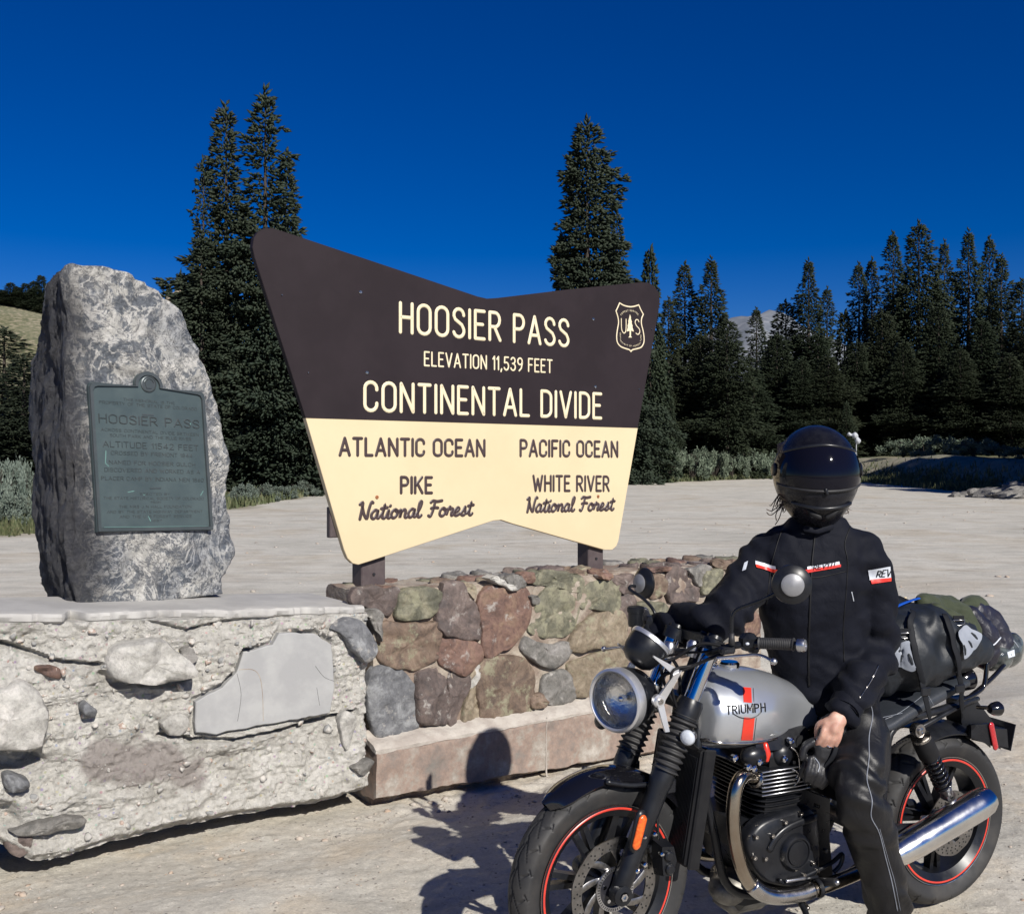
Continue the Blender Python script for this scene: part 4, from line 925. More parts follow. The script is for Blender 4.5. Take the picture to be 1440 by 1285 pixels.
def concrete_base():
    ss = np.arange(-2.45, .012, .0075); nv = 150; v = np.linspace(0, 1, nv); S, Vv = np.meshgrid(ss, v)
    zb, zt = zbot(ss)[None], ztop(ss)[None]-.038; Z = zb+(zt-zb)*Vv; d = conc(S, Z)
    edge = sstep(0, .05, Vv)*.06-.06; redge = -(sstep(-.035, .01, S)**2)*.06
    d = d+edge+redge; V = WA+S[..., None]*WU-d[..., None]*WN+Z[..., None]*V3(0, 0, 1)
    V = V.reshape(-1, 3); nu = len(ss); F = gidx(nu, nv).tolist()
    # close the body behind the face
    nb = len(V); back = []
    loop = [j*nu+nu-1 for j in range(nv)]+[(nv-1)*nu+i for i in range(nu-2, -1, -1)]+[j*nu for j in range(nv-2, -1, -1)]+[i for i in range(1, nu-1)]
    for k in loop: q = V[k]; so_ = np.dot(q-WA, WN); back.append(q+WN*(.62-so_))
    Vb = np.vstack([V, back]); m = len(loop)
    for i in range(m): j = (i+1) % m; F.append((loop[i], nb+i, nb+j, loop[j]))
    F.append([nb+i for i in range(m)])
    o = obj('concrete_body', (Vb, F), mt['concrete'], base, smooth=45)
    tn = np.concatenate([(1-sstep(-.02, .03, polysd(S, Z, F_['purple'])+fbm(np.stack([S, Z, S*0], -1)*20, 3, 70)*.05)).ravel()*.75, np.zeros(m)])
    o.data.attributes.new('tint', 'FLOAT', 'POINT').data.foreach_set('value', tn.astype(np.float32))
concrete_base()
def slab():
    ss = np.arange(-2.45, -.02, .012); fr = np.array([.02+.085*fbm(V3(s*5, 0, 0), 4, 80)+.03*fbm(V3(s*22, 0, 0), 3, 81)+.045*max(0, ridge(V3(s*9, 3, 0), 3, 82)-.25) for s in ss])
    notch = np.exp(-((ss-W(108, 850)[0])/.03)**2)*.10; fr = fr+notch; rows = []
    prof = [(.62, -.05), (.62, 0), (.40, 0), (.2, 0), (.1, 0), (.03, 0), (.008, -.004), (0, -.016), (.004, -.034), (.035, -.050)]
    for o, z in prof:
        k = 1-min(o/.2, 1); off = o+fr*k+(.007*fbm(np.stack([ss*30, ss*0+z*90, ss*0], -1), 3, 86) if o < .05 else 0); zz = ztop(ss)+z-(.012*np.maximum(fbm(np.stack([ss*9, off*9, ss*0], -1), 3, 84), 0) if o < .5 else 0)
        rows.append(WA+ss[:, None]*WU+off[:, None]*WN+zz[:, None]*V3(0, 0, 1))
    V = np.vstack(rows); F = gidx(len(ss), len(prof))[:, ::-1].tolist(); n = len(ss); m = len(prof)
    F += [[j*n for j in range(m)], [j*n+n-1 for j in range(m)][::-1]]
    obj('cement_slab', (V, F), mt['slab'], base, smooth=40)
slab()
def flatpiece(name, pl, off, mat, hgt, seed, par, nm=30, rough=1.):
    sp = [W(x, y, off) for x, y in pl]; obj(name, stone_mesh(sp, WA+WN*off, WU, V3(0, 0, 1), -WN, seed, hgt=hgt, n=nm, rough=rough), mat, par, smooth=50)
def panel():
    pl = np.array(F_['panel']); cx = pl.mean(0)
    def densify(p, st=.02):
        q = []
        for a, b in zip(p, np.roll(p, -1, 0)):
            n = max(1, int(np.linalg.norm(b-a)/st)); q += [a+(b-a)*k/n for k in range(n)]
        return np.array(q)
    q = densify(pl); q += np.stack([fbm(np.column_stack([q*30, q[:, 0]*0]), 3, 5), fbm(np.column_stack([q*30, q[:, 0]*0]), 3, 6)], 1)*.008
    obj('render_panel', prism(q, lambda a, b, d: WP(a, d, b), -.026, .04, .004), mt['panel'], base)
    for L, r in (([(333, 940), (352, 940), (362, 950), (366, 975), (367, 1012)], .0016), ([(330, 945), (336, 975), (331, 1012)], .0008), ([(440, 935), (452, 950), (466, 956)], .0008), ([(442, 965), (446, 990)], .0008)):
        pts = [WP(*(lambda t: (t[0], -.0262, t[1]))(W(x, y))) for x, y in spl(L, 4)]
        obj('crack_line', tube(pts, r, 5, flat=.5, nrm=WN), mt['rust' if r > .001 else 'dark'] if False else mt['mortar' if r > .001 else 'dim'], base)
panel()
flatpiece('stone', [(146, 928), (165, 905), (190, 898), (225, 900), (262, 930), (268, 946), (240, 956), (180, 960), (152, 948)], -.02, ST['pale'], .085, 101, base, 40)
flatpiece('stone', [(460, 882), (475, 871), (498, 868), (514, 882), (525, 905), (522, 922), (510, 931), (492, 915), (478, 892)], .0, ST['blue'], .06, 102, base, 36, .3)
flatpiece('stone', [(6, 1090), (20, 1084), (38, 1090), (38, 1106), (24, 1113), (6, 1106)], -.01, ST['blue'], .04, 103, base, 24)
flatpiece('stone', [(12, 1170), (60, 1152), (105, 1150), (120, 1158), (100, 1168), (60, 1172)], -.03, ST['grey'], .025, 104, base, 30)
flatpiece('stone', [(50, 942), (62, 936), (84, 944), (86, 954), (76, 956)], -.01, ST['red'], .03, 105, base, 20)
flatpiece('stone', [(222, 1015), (245, 1003), (262, 1010), (260, 1028), (236, 1030)], -.015, ST['pale'], .025, 106, base, 22)
flatpiece('stone', [(478, 1006), (496, 1004), (500, 1022), (492, 1050), (480, 1046)], -.02, ST['pale'], .012, 107, base, 22)
flatpiece('stone', [(492, 1076), (510, 1066), (522, 1070), (518, 1082), (502, 1086)], -.02, ST['grey'], .025, 108, base, 22)
flatpiece('stone', [(4, 1180), (20, 1166), (44, 1172), (40, 1196), (24, 1204)], .02, ST['purple'], .03, 109, base, 22)
flatpiece('stone', [(0, 965), (40, 960), (60, 985), (62, 1030), (50, 1048), (-30, 1050), (-60, 970)], -.035, ST['pale'], .05, 110, base, 36)
flatpiece('stone', [(114, 992), (122, 984), (134, 996), (128, 1010), (116, 1006)], -.02, ST['blue'], .03, 111, base, 18)
flatpiece('stone', [(250, 912), (268, 910), (276, 925), (262, 932)], -.02, ST['grey'], .025, 112, base, 18)
def pebbles():
    rg = np.random.default_rng(9); L = []; RK = [rocklet(k+20) for k in range(6)]; sd = []
    n = 0
    while n < 560:
        s = rg.uniform(-2.1, -.02); z = rg.uniform(.02, .93)
        if polysd(np.array(s), np.array(z), F_['panel']) < .01 or z < zbot(s)+.03 or z > ztop(s)-.06: continue
        dense = 1 if (z > .45 or rg.random() < .35) else 0
        if not dense: continue
        V, F = RK[rg.integers(6)]; r = .004+.016*rg.random()**3.2; d = float(conc(np.array([s]), np.array([z]))[0])
        R = np.linalg.qr(rg.normal(0, 1, (3, 3)))[0]; L.append((V@R.T*r+WP(s, -d-r*.1, z), F)); n += 1
    m, nt, b = newmat('mixed_pebbles'); co = N(nt, 'TexCoord').outputs['Object']
    c = ramp(nt, noise(nt, co, 21, 1), [(.3, (.10, .11, .12)), (.42, (.30, .29, .27)), (.52, (.45, .42, .38)), (.6, (.30, .19, .14)), (.7, (.42, .40, .36))], 'CONSTANT')
    nt.links.new(mix(nt, .35, c, (.42, .40, .37)), b.inputs['Base Color']); b.inputs['Roughness'].default_value = .75
    obj('exposed_pebbles', join(L), m, base, smooth=True, kind='stuff')
pebbles()
# ---------------------------------------------------------------- boulder with the plaque
BC = P(110, 852, 4.57); BU = unit(V3(cos(radians(46)), sin(radians(46)), 0)); BN = V3(BU[1], -BU[0], 0)  # BN points to the viewer
SU = unit(V3(-.60, .80, 0)); SN = V3(SU[1]*-1, SU[0], 0)
def fr(px, py): p = onplane(px, py, BC, BN); return p
def boulder():
    ys = np.array([856, 850, 820, 780, 740, 700, 660, 620, 580, 545, 520, 500, 480, 460, 440, 420, 405, 392, 382, 375, 370, 367.5])
    Cx = np.interp(ys, [367, 372, 390, 440, 520, 600, 700, 760, 830, 856], [112, 92, 84, 88, 94, 92, 96, 92, 102, 112])
    Rx = np.interp(ys, [367, 372, 378, 392, 402, 420, 440, 470, 520, 570, 640, 700, 760, 790, 800, 830, 856], [132, 178, 198, 228, 243, 256, 270, 284, 300, 312, 326, 333, 342, 334, 326, 324, 326])
    Lx = np.interp(ys, [367, 370, 376, 385, 440, 478, 490, 540, 600, 640, 740, 800, 845, 856], [108, 86, 72, 63, 56, 54, 46, 38, 39, 38, 50, 58, 61, 62])
    rings = []; NN = 160
    for y, c, r, l in zip(ys, Cx, Rx, Lx):
        pc = fr(c, y); z = pc[2]; pr = fr(r, y)
        # depth of silhouette left point: on the side plane through pc
        lp = onplane(l, y, pc, SN); t = np.dot(lp-pc, SU); t = np.clip(t, .05, .62); lp = pc+SU*t; lp[2] = z
        pr[2] = z; pts = [pc, (pc+pr)/2+BN*.02, pr]
        th = .42; rb = pr-BN*th*.55+BU*-.02; rb2 = pr-BN*th-BU*.10; lb = lp-BN*.10+BU*.05; lb2 = pc-BN*.55+BU*.12
        for q in (rb, rb2, lb, lb2): q[2] = z
        poly = np.array([pc, (pc+pr)/2+BN*.015, pr, rb, rb2, lb2, lb, lp, (lp+pc)/2+SN*.01])
        cen = poly.mean(0); sh = 1.; 
        d = np.vstack([poly, poly[:1]]); Ls = np.concatenate([[0], np.cumsum(np.linalg.norm(np.diff(d, axis=0), axis=1))]); t = np.linspace(0, Ls[-1], NN, endpoint=False)
        ring = np.stack([np.interp(t, Ls, d[:, k]) for k in range(3)], 1)
        for _ in range(2): ring = .5*ring+.25*np.roll(ring, 1, 0)+.25*np.roll(ring, -1, 0)
        rings.append(ring)
    R = np.array(rings)      # rows by height; resample finely
    zc = R[:, 0, 2]; zz = np.concatenate([np.linspace(zc[0], zc[-4], 120), np.linspace(zc[-4], zc[-1], 14)[1:]])
    RR = np.stack([[np.interp(zz, zc, R[:, k, a]) for a in range(3)] for k in range(NN)], 0).transpose(2, 0, 1)
    # rounded top
    V = RR.reshape(-1, 3); nrow = len(zz); cen = RR.mean(1)
    outw = (RR-cen[:, None]); outw[..., 2] = 0; outw /= np.linalg.norm(outw, axis=-1)[..., None]
    top = sstep(zc[-1]-.03, zc[-1], zz)[:, None, None]
    p = RR; d = fbm(p*V3(3, 3, 2), 3, 90)*.07+fbm(p*V3(10, 10, 7), 4, 92)*.035+ridge(p*V3(22, 22, 10), 3, 94)*.008+fbm(p*60, 2, 95)*.006
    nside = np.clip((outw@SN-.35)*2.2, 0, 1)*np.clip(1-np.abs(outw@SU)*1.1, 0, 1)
    side = np.clip((RR-BC)@SN*0+sstep(.3, .75, outw@SN), 0, 1)  # left-facing mask: drives the ridges and the painted shade
    d = d+side*(ridge(p*V3(26, 26, 2.6), 3, 97)*.035-.012)
    # flatten behind the plaque
    pu = (RR-BC)@BU; fm = sstep(.55, .9, outw@BN)
    tt = (PQ((0, 0))-BC)@BU
    inpl = polysd(pu, RR[..., 2], [((q-BC)@BU, q[2]) for q in (PQ((-.03, -.03)), PQ((1.03, -.03)), PQ((1.03, 1.03)), PQ((-.03, 1.03)))])
    k = (1-sstep(-.0, .05, inpl))*fm; d = d*(1-k)-.006*k
    V = (RR+outw*d[..., None]); V[:, :, 2] += (fbm(p*6, 3, 99)*.03)*sstep(.1, .9, (zz-zz[0])/(zz[-1]-zz[0]))[:, None]
    # shrink the last rows to a dome
    for i in range(nrow):
        q = np.clip((zz[i]-(zz[-1]-.022))/.022, 0, 1); V[i] = cen[i]+(V[i]-cen[i])*V3(*(3*[np.sqrt(max(1-q*q*.82, 0))]))*V3(1, 1, 0)+V3(0, 0, 1)*(V[i, :, 2:3]-cen[i, 2])*(np.array([[1.]]))*V3(0, 0, 1)
    V = V.reshape(-1, 3); F = [(i*NN+k, i*NN+(k+1) % NN, (i+1)*NN+(k+1) % NN, (i+1)*NN+k) for i in range(nrow-1) for k in range(NN)]
    n0 = len(V); V = np.vstack([V, V[-NN:].mean(0)+V3(0, 0, .012), V[:NN].mean(0)])
    F += [((nrow-1)*NN+k, (nrow-1)*NN+(k+1) % NN, n0) for k in range(NN)]+[((k+1) % NN, k, n0+1) for k in range(NN)]
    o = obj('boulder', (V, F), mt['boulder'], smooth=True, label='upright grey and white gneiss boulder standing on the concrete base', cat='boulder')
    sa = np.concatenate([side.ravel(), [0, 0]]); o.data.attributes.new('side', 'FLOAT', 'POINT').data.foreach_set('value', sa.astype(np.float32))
PC = [fr(121, 531), fr(284, 546), fr(297, 745), fr(134, 748)]      # TL TR BR BL
def PQ(uv, d=0.):
    u, v = uv; return PC[3]*(1-u)*(1-v)+PC[2]*u*(1-v)+PC[1]*u*v+PC[0]*(1-u)*v+BN*d
boulder()
plq = thing('bronze_plaque', 'weathered green bronze history plaque fixed to the face of the upright boulder', 'plaque', tuple(PQ((.5, 0))))
PW, PH = np.linalg.norm(PC[1]-PC[0]), np.linalg.norm(PC[3]-PC[0])
def plaque():
    D0 = .018
    def outline(i):      # with the round head in the middle of the top edge; i = inset in metres
        a = i/PW; b = i/PH; r = .125-a; c = .50; yb = .955; pts = [(a, b), (1-a, b), (1-a, .945-b), (.985-a, .968-b), (.96-a, .975-b)]
        rr = r*PW/PH
        for t in np.linspace(-8, 188, 17): pts.append((c+r*cos(radians(t)), .985+rr*sin(radians(t))*.92-(b*.2)))
        pts += [(.04+a, .975-b), (.015+a, .968-b), (a, .945-b)]; return pts
    f = lambda u, v, d: PQ((u, v), d)
    obj('backplate', prism(outline(0), f, D0, -.02, .002), mt['bronze'], plq)
    o1, o2 = outline(.001), outline(.020); n = len(o1); V, F = [], []
    for (u, v), (p, q) in zip(o1, o2):
        V += [f(u, v, D0-.001), f(u+(p-u)*.15, v+(q-v)*.15, D0+.010), f(u+(p-u)*.85, v+(q-v)*.85, D0+.010), f(p, q, D0-.001)]
    for i in range(n):
        j = (i+1) % n
        for k in range(3): F.append((i*4+k, j*4+k, j*4+k+1, i*4+k+1))
    obj('frame', (np.array(V), F), mt['bronze2'], plq)
    sc = f(.5, .993, D0); obj('state_seal', join(lathe([(.038, 0), (.038, .005), (.033, .007), (.032, .004), (0, .004)], sc, BN, 28), prism([(-.012, -.02), (.012, -.02), (.018, .0), (.012, .016), (0, .022), (-.012, .016), (-.018, 0)], lambda a, b, d: sc+BU*a+V3(0, 0, b)+BN*d, .008, .003), tube([sc+BU*.024*cos(t)+V3(0, 0, .024*sin(t))+BN*.006 for t in np.linspace(.3, 2.8, 12)], .0022, 5)), mt['bronze2'], plq, smooth=40)
    lines = [("THIS MEMORIAL IS THE", .868, .018, .44), ("PROPERTY OF THE STATE OF COLORADO", .838, .020, .84), ("HOOSIER PASS", .715, .060, .86), ("ACROSS CONTINENTAL DIVIDE BETWEEN", .660, .020, .84),
     ("SOUTH PARK AND THE BLUE RIVER", .626, .020, .70), ("ALTITUDE 11542 FEET", .558, .040, .82), ("CROSSED BY FREMONT 1844", .508, .026, .70), ("NAMED FOR HOOSIER GULCH", .446, .026, .74),
     ("DISCOVERED AND WORKED AS A", .396, .026, .82), ("PLACER CAMP BY INDIANA MEN 1860", .340, .026, .88), ("ERECTED BY", .244, .016, .26), ("THE STATE HISTORICAL SOCIETY OF COLORADO", .214, .018, .86), ("FROM", .190, .013, .08),
     ("THE MRS J N HALL FOUNDATION", .158, .018, .62), ("AND BY THE STATE HIGHWAY DEPARTMENT", .124, .018, .82), ("AND THE U S FOREST SERVICE", .092, .018, .62), ("1957", .064, .014, .09)]
    L = []
    for t, v, h, wd in lines:
        L.append(lettering(t, lambda a, b, v=v, wd=wd: PQ((.5-wd/2+a/PW, v+b/PH), D0+.0004), h*PH*.9, wd*PW, max(.0008, h*.055), BN, gap=.16, flat=1.1, n=4, k=1))
    obj('raised_lettering', join(L), mt['bronze2'], plq, kind='stuff')
    obj('rule', box(PQ((.48, .785), D0+.001), (.055, .004, .004), np.array([BU, BN, V3(0, 0, 1)]).T), mt['bronze2'], plq); obj('rule', box(PQ((.505, .292), D0+.001), (.055, .004, .004), np.array([BU, BN, V3(0, 0, 1)]).T), mt['bronze2'], plq)
    st = []
    for (a, b), (c, d_) in (((.32, .270), (.27, .262)), ((.11, .53), (.10, .45)), ((.10, .45), (.125, .43)), ((.43, .10), (.445, .07)), ((.85, .735), (.855, .745)), ((.93, .275), (.905, .245)), ((.40, .246), (.41, .247)), ((.06, .032), (.95, .028))):
        st.append(tube([PQ((a, b), D0+.0003), PQ((c, d_), D0+.0003)], .0022 if b > .05 else .0012, 6, flat=.25, nrm=BN, rnd=True))
    obj('verdigris_streaks', join(st), mt['verdigris'], plq)
plaque()
# ---------------------------------------------------------------- the big sign
SO = P(522, 822, 5.54)-WN*.075      # a point of the sign face
def sg(px, py): p = onplane(px, py, SO, WN); return float(np.dot(p-SO, WU)), float(p[2]-SO[2])
def SP(u, v, d=0.): return SO+WU*u+V3(0, 0, v)-WN*d
sign = thing('pass_sign', 'bow tie shaped brown and cream forest sign reading HOOSIER PASS CONTINENTAL DIVIDE', 'sign', tuple(SP(.7, -.0, -.05)))
def rc(pts, r=6):
    return pts
up = [(430, 588), (358, 362), (355, 348), (357, 335), (363, 326), (372, 321), (384, 321), (400, 326), (550, 376), (672, 417), (685, 420), (700, 419), (800, 407), (902, 397), (914, 398), (922, 404), (927, 412), (928, 425), (926, 440), (897, 602)]
lo = [(430, 588), (897, 602), (870, 760), (867, 768), (861, 773), (850, 773), (720, 736), (705, 731), (694, 732), (520, 789), (504, 794), (496, 792), (489, 785), (484, 773)]
fS = lambda u, v, d: SP(u, v, d)
U_, L_ = [sg(*p) for p in up], [sg(*p) for p in lo]
obj('upper_panel', prism(U_, fS, 0, -.035, .0025), mt['signbrown'], sign); obj('lower_panel', prism(L_, fS, 0, -.035, .0025), mt['signcream'], sign)
def signtext(name, txt, bl, br, tl, mat, r, gap=.2, script=False, part=True, flat=.35):
    a, b, c = sg(*bl), sg(*br), sg(*tl); wd = np.hypot(b[0]-a[0], b[1]-a[1]); h = c[1]-a[1]
    fn = lambda x, y: SP(a[0]+(b[0]-a[0])*x/wd, a[1]+(b[1]-a[1])*x/wd+y, .0012)
    return obj(name, lettering(txt, fn, h, wd, r, WN, gap, script, flat, 6), mat, sign)
signtext('title_lettering', 'HOOSIER PASS', (563, 467), (799, 487), (562, 426), mt['letter'], .0098, .21)
signtext('elevation_lettering', 'ELEVATION 11,539 FEET', (597, 514), (776, 524), (597, 495), mt['letter'], .0048, .21)
signtext('divide_lettering', 'CONTINENTAL DIVIDE', (513, 577), (845, 588), (512, 537), mt['letter'], .0098, .21)
signtext('atlantic_lettering', 'ATLANTIC OCEAN', (478, 640), (681, 641), (478, 616), mt['brownletter'], .0088, .2)
signtext('pacific_lettering', 'PACIFIC OCEAN', (732, 641), (868, 642), (732, 619), mt['brownletter'], .0088, .2)
signtext('pike_lettering', 'PIKE', (564, 693), (607, 693), (564, 671), mt['brownletter'], .0088, .2)
signtext('river_lettering', 'WHITE RIVER', (750, 690), (856, 690), (750, 669), mt['brownletter'], .0082, .2)
signtext('forest_lettering', 'National Forest', (504, 730), (663, 724), (504, 707), mt['brownletter'], .0092, script=True)
signtext('forest_lettering', 'National Forest', (740, 720), (862, 717), (740, 700), mt['brownletter'], .0092, script=True)
z8 = lambda L: [sg(840+x/10.71, 400+y/10.71) for x, y in L]
def seg_sp(L, k=5, d=.001, closed=False): return [SP(a, b, d) for a, b in (spl(L, k, closed) if k > 1 else L)]
shl = [[(335, 280), (400, 318), (490, 338), (560, 330), (622, 310)], [(622, 310), (655, 385), (692, 452)], [(692, 452), (665, 520), (664, 600), (688, 700), (702, 800), (698, 880), (660, 945), (590, 970), (530, 985), (505, 1012)], [(505, 1012), (480, 985), (420, 965), (350, 935), (302, 875), (290, 790), (300, 690), (318, 580), (308, 490), (280, 402)], [(280, 402), (305, 350), (335, 280)]]
obj('forest_service_shield', join([tube(seg_sp(z8(s), 4), .0042, 6, flat=.35, nrm=WN, rnd=True) for s in shl]
 + [tube(seg_sp(z8([(360, 515), (362, 640), (372, 700), (400, 735), (425, 710), (432, 640), (432, 525)]), 3), .0032, 6, flat=.35, nrm=WN, rnd=True),
    tube(seg_sp(z8([(625, 565), (610, 535), (580, 535), (568, 575), (590, 625), (630, 670), (638, 720), (612, 755), (580, 735)]), 3), .0032, 6, flat=.35, nrm=WN, rnd=True),
    prism(z8([(488, 450), (505, 500), (500, 510), (518, 570), (512, 580), (530, 630), (524, 640), (547, 712), (505, 695), (503, 780), (520, 800), (465, 800), (482, 780), (484, 700), (440, 710), (458, 640), (452, 630), (468, 570), (462, 560), (478, 500)]), fS, .002, .0003)]), mt['letter'], sign)
def curved_text(name, txt, path, h, r):
    p = np.array(spl(path, 8)); L = np.concatenate([[0], np.cumsum(np.linalg.norm(np.diff(p, axis=0), axis=1))])
    st, tw = layout(txt, .22); sx = L[-1]/tw; out = []
    for s in st:
        pts = []
        for a, b in s:
            t = a*sx; q = np.array([np.interp(t, L, p[:, 0]), np.interp(t, L, p[:, 1])]); q2 = np.array([np.interp(t+.001, L, p[:, 0]), np.interp(t+.001, L, p[:, 1])]); e = q2-q
            if np.linalg.norm(e) < 1e-6: e = p[-1]-p[-2]
            e = e/np.linalg.norm(e); q = q+np.array([-e[1], e[0]])*b*h; pts.append(SP(q[0], q[1], .001))
        out.append(tube(pts, r, 4, flat=.4, nrm=WN))
    obj(name, join(out), mt['letter'], sign)
curved_text('shield_lettering', 'FOREST SERVICE', z8([(358, 470), (400, 425), (490, 405), (570, 425), (610, 470)]), .009, .0008)
curved_text('shield_lettering', 'DEPARTMENT OF AGRICULTURE', z8([(338, 730), (345, 850), (400, 905), (500, 935), (600, 925), (655, 870), (662, 760)]), .008, .0007)
for px, py, r, m in ((507, 411, .010, 'steel'), (516, 524, .010, 'steel'), (834, 449, .010, 'steel'), (837, 544, .010, 'steel'), (530, 699, .010, 'rust'), (841, 698, .010, 'rust'), (396, 415, .004, 'steel'), (433, 524, .004, 'steel'), (916, 463, .004, 'steel'), (898, 547, .004, 'steel')):
    a, b = sg(px, py); obj('bolt', lathe([(r, 0), (r, .003), (r*.7, .006), (r*.35, .006), (r*.3, .003), (0, .003)], SP(a, b, 0), -WN, 14), mt[m], sign, smooth=30)
for px, py, Yd in ((521, 822, 5.54), (833, 798, 6.455)):
    b = P(px, py, Yd); b[2] = .90; R3 = np.array([WU, WN, V3(0, 0, 1)]).T
    obj('post', box(b+WN*.02+V3(0, 0, .62), (.145 if px < 600 else .125, .11, 1.32), R3, .006), mt['post'], sign)
    obj('bolt', lathe([(.008, 0), (.008, .006), (0, .006)], b+V3(0, 0, .12)-WN*.036, -WN, 8), mt['dim'], sign)
q = sg(470, 730); obj('side_bracket', box(SP(sg(478, 735)[0]-.015, sg(470, 735)[1], -.055), (.05, .04, .16), np.array([WU, WN, V3(0, 0, 1)]).T, .004), mt['post'], sign)
# ---------------------------------------------------------------- motorcycle (local: x forward, y to the rider's left, z up; origin under the rear axle)
LEAN = radians(1.5); YAW = radians(205.4)
MB = Matrix.Translation((1.541, 3.80, 0)) @ Matrix.Rotation(YAW, 4, 'Z') @ Matrix.Rotation(-LEAN, 4, 'X')
MBn = np.array(MB); MBi = np.array(MB.inverted())
def B(px, py, y):
    d = MBi[:3, :3]@np.array([(px-CX)/FPX, 1, -(py-CY)/FPX]); c = MBi[:3, :3]@np.array([0, 0, CAMH])+MBi[:3, 3]
    return c+d*((y-c[1])/d[1])
def toW(p): return MBn[:3, :3]@np.asarray(p)+MBn[:3, 3]
bike = thing('motorcycle', 'silver and black roadster motorcycle with a red tank stripe, straddled by the rider', 'motorcycle', mat=MB)
YA = V3(0, 1, 0); STEER = radians(4)
def wheel(name, cx, cz, R, tw, rimR, yaw, front):
    Rz = np.array([[cos(yaw), -sin(yaw), 0], [sin(yaw), cos(yaw), 0], [0, 0, 1]]); C = V3(cx, 0, cz); ay = Rz@YA; ax = Rz@V3(1, 0, 0)
    hub = bpy.data.objects.new(name, None); COL.objects.link(hub); hub.parent = bike
    # tyre with cut tread
    na, nw = 720, 46; a = np.arange(na)*2*pi/na; hw = tw/2; prof = []
    for k in range(nw):
        t = -1+2*k/(nw-1)
        if abs(t) < .78: u = t/.78; ang = u*radians(74); y = hw*sin(ang)/sin(radians(74))*1.0; r = R-hw*.92*(1-cos(ang))*.80
        else: s_ = (abs(t)-.78)/.22; y = np.sign(t)*hw*(1-.30*s_**1.6); r0 = R-hw*.92*(1-cos(radians(74)))*.80; r = r0+(rimR+.004-r0)*s_
        prof.append((r, y, t))
    prof = np.array(prof); rr = np.tile(prof[:, 0], (na, 1)); yy = np.tile(prof[:, 1], (na, 1)); tt = np.tile(prof[:, 2]/.78, (na, 1)); th = np.tile(a[:, None], (1, nw))
    g = np.zeros_like(rr); per = 26 if front else 22
    for sgn in (1, -1):
        u = tt*sgn
        for (u0, u1, ph, sl) in ((.04, .52, 0, .95), (.45, .80, .45, -.30), (.72, .98, .05, .55)):
            q = ((th*per/(2*pi)+ph+sl*(u-u0)*2+(0.25 if sgn < 0 else 0)) % 1)-.5
            w_ = .055*(1-.5*np.clip((u-u0)/(u1-u0), 0, 1)); m = (u > u0) & (u < u1); g = np.where(m, np.maximum(g, 1-sstep(w_*.6, w_*1.3, np.abs(q))), g)
    z_ = np.abs(tt-.10*np.sign(np.sin(th*per))*0-.05*np.sin(th*per)); g = np.maximum(g, (1-sstep(.02, .045, z_))*(1 if front else 1))
    rr = rr-g*.006; V = C+yy[..., None]*ay+rr[..., None]*(np.cos(th)[..., None]*ax+np.sin(th)[..., None]*V3(0, 0, 1)); V = V.reshape(-1, 3)
    i, j = np.meshgrid(np.arange(na), np.arange(nw-1), indexing='ij'); A = i*nw+j; Bq = ((i+1) % na)*nw+j; F = np.stack([A, A+1, Bq+1, Bq], -1).reshape(-1, 4)
    obj('tyre', (V, F), mt['tyre'], hub, smooth=True)
    rw = tw*.34
    def L(pr, m, nm, seg=72, closed=True, sm=35): return obj(nm, lathe(pr, C, ay, seg, closed), mt[m], hub, smooth=sm)
    L([(rimR-.004, -rw-.012), (rimR+.006, -rw-.010), (rimR+.006, -rw), (rimR-.022, -rw+.02), (rimR-.022, rw-.02), (rimR+.006, rw), (rimR+.006, rw+.010), (rimR-.004, rw+.012), (rimR-.030, rw-.006), (rimR-.034, 0), (rimR-.030, -rw+.006)], 'satin', 'rim')
    for s in (1, -1): L([(rimR-.006, s*(rw+.0115)), (rimR-.0015, s*(rw+.0125)), (rimR+.0005, s*(rw+.0112)), (rimR-.003, s*(rw+.010))], 'redline', 'rim_stripe', 96)
    L([(rimR+.006, rw+.0100), (rimR+.0085, rw+.0110), (rimR+.0085, rw+.0085)], 'steel', 'rim_edge', 96)
    L([(.014, -.055), (.034, -.055), (.036, -.02), (.036, .02), (.034, .055), (.014, .055)], 'satin', 'hub', 32)
    for k in range(7):
        for dv in (-.10, .10):
            t0 = 2*pi*k/7+.2; t1 = t0+dv
            e = lambda t, r, y: C+ay*y+r*(cos(t)*ax+sin(t)*V3(0, 0, 1))
            obj('spoke', hull([e(t0+dd/ .034*.009+dv*.6, .034, y) for dd in (-1, 1) for y in (-.022, .022)]+[e(t1+dd*.04, rimR-.028, y) for dd in (-1, 1) for y in (-.014, .014)]), mt['satin'], hub)
    return C, ax, ay, hub
C1, ax1, ay1, fw = wheel('front_wheel', 1.405, .325, .320, .102, .236, STEER, True)
C0, ax0, ay0, rw_ = wheel('rear_wheel', 0., .318, .316, .150, .224, 0, False)
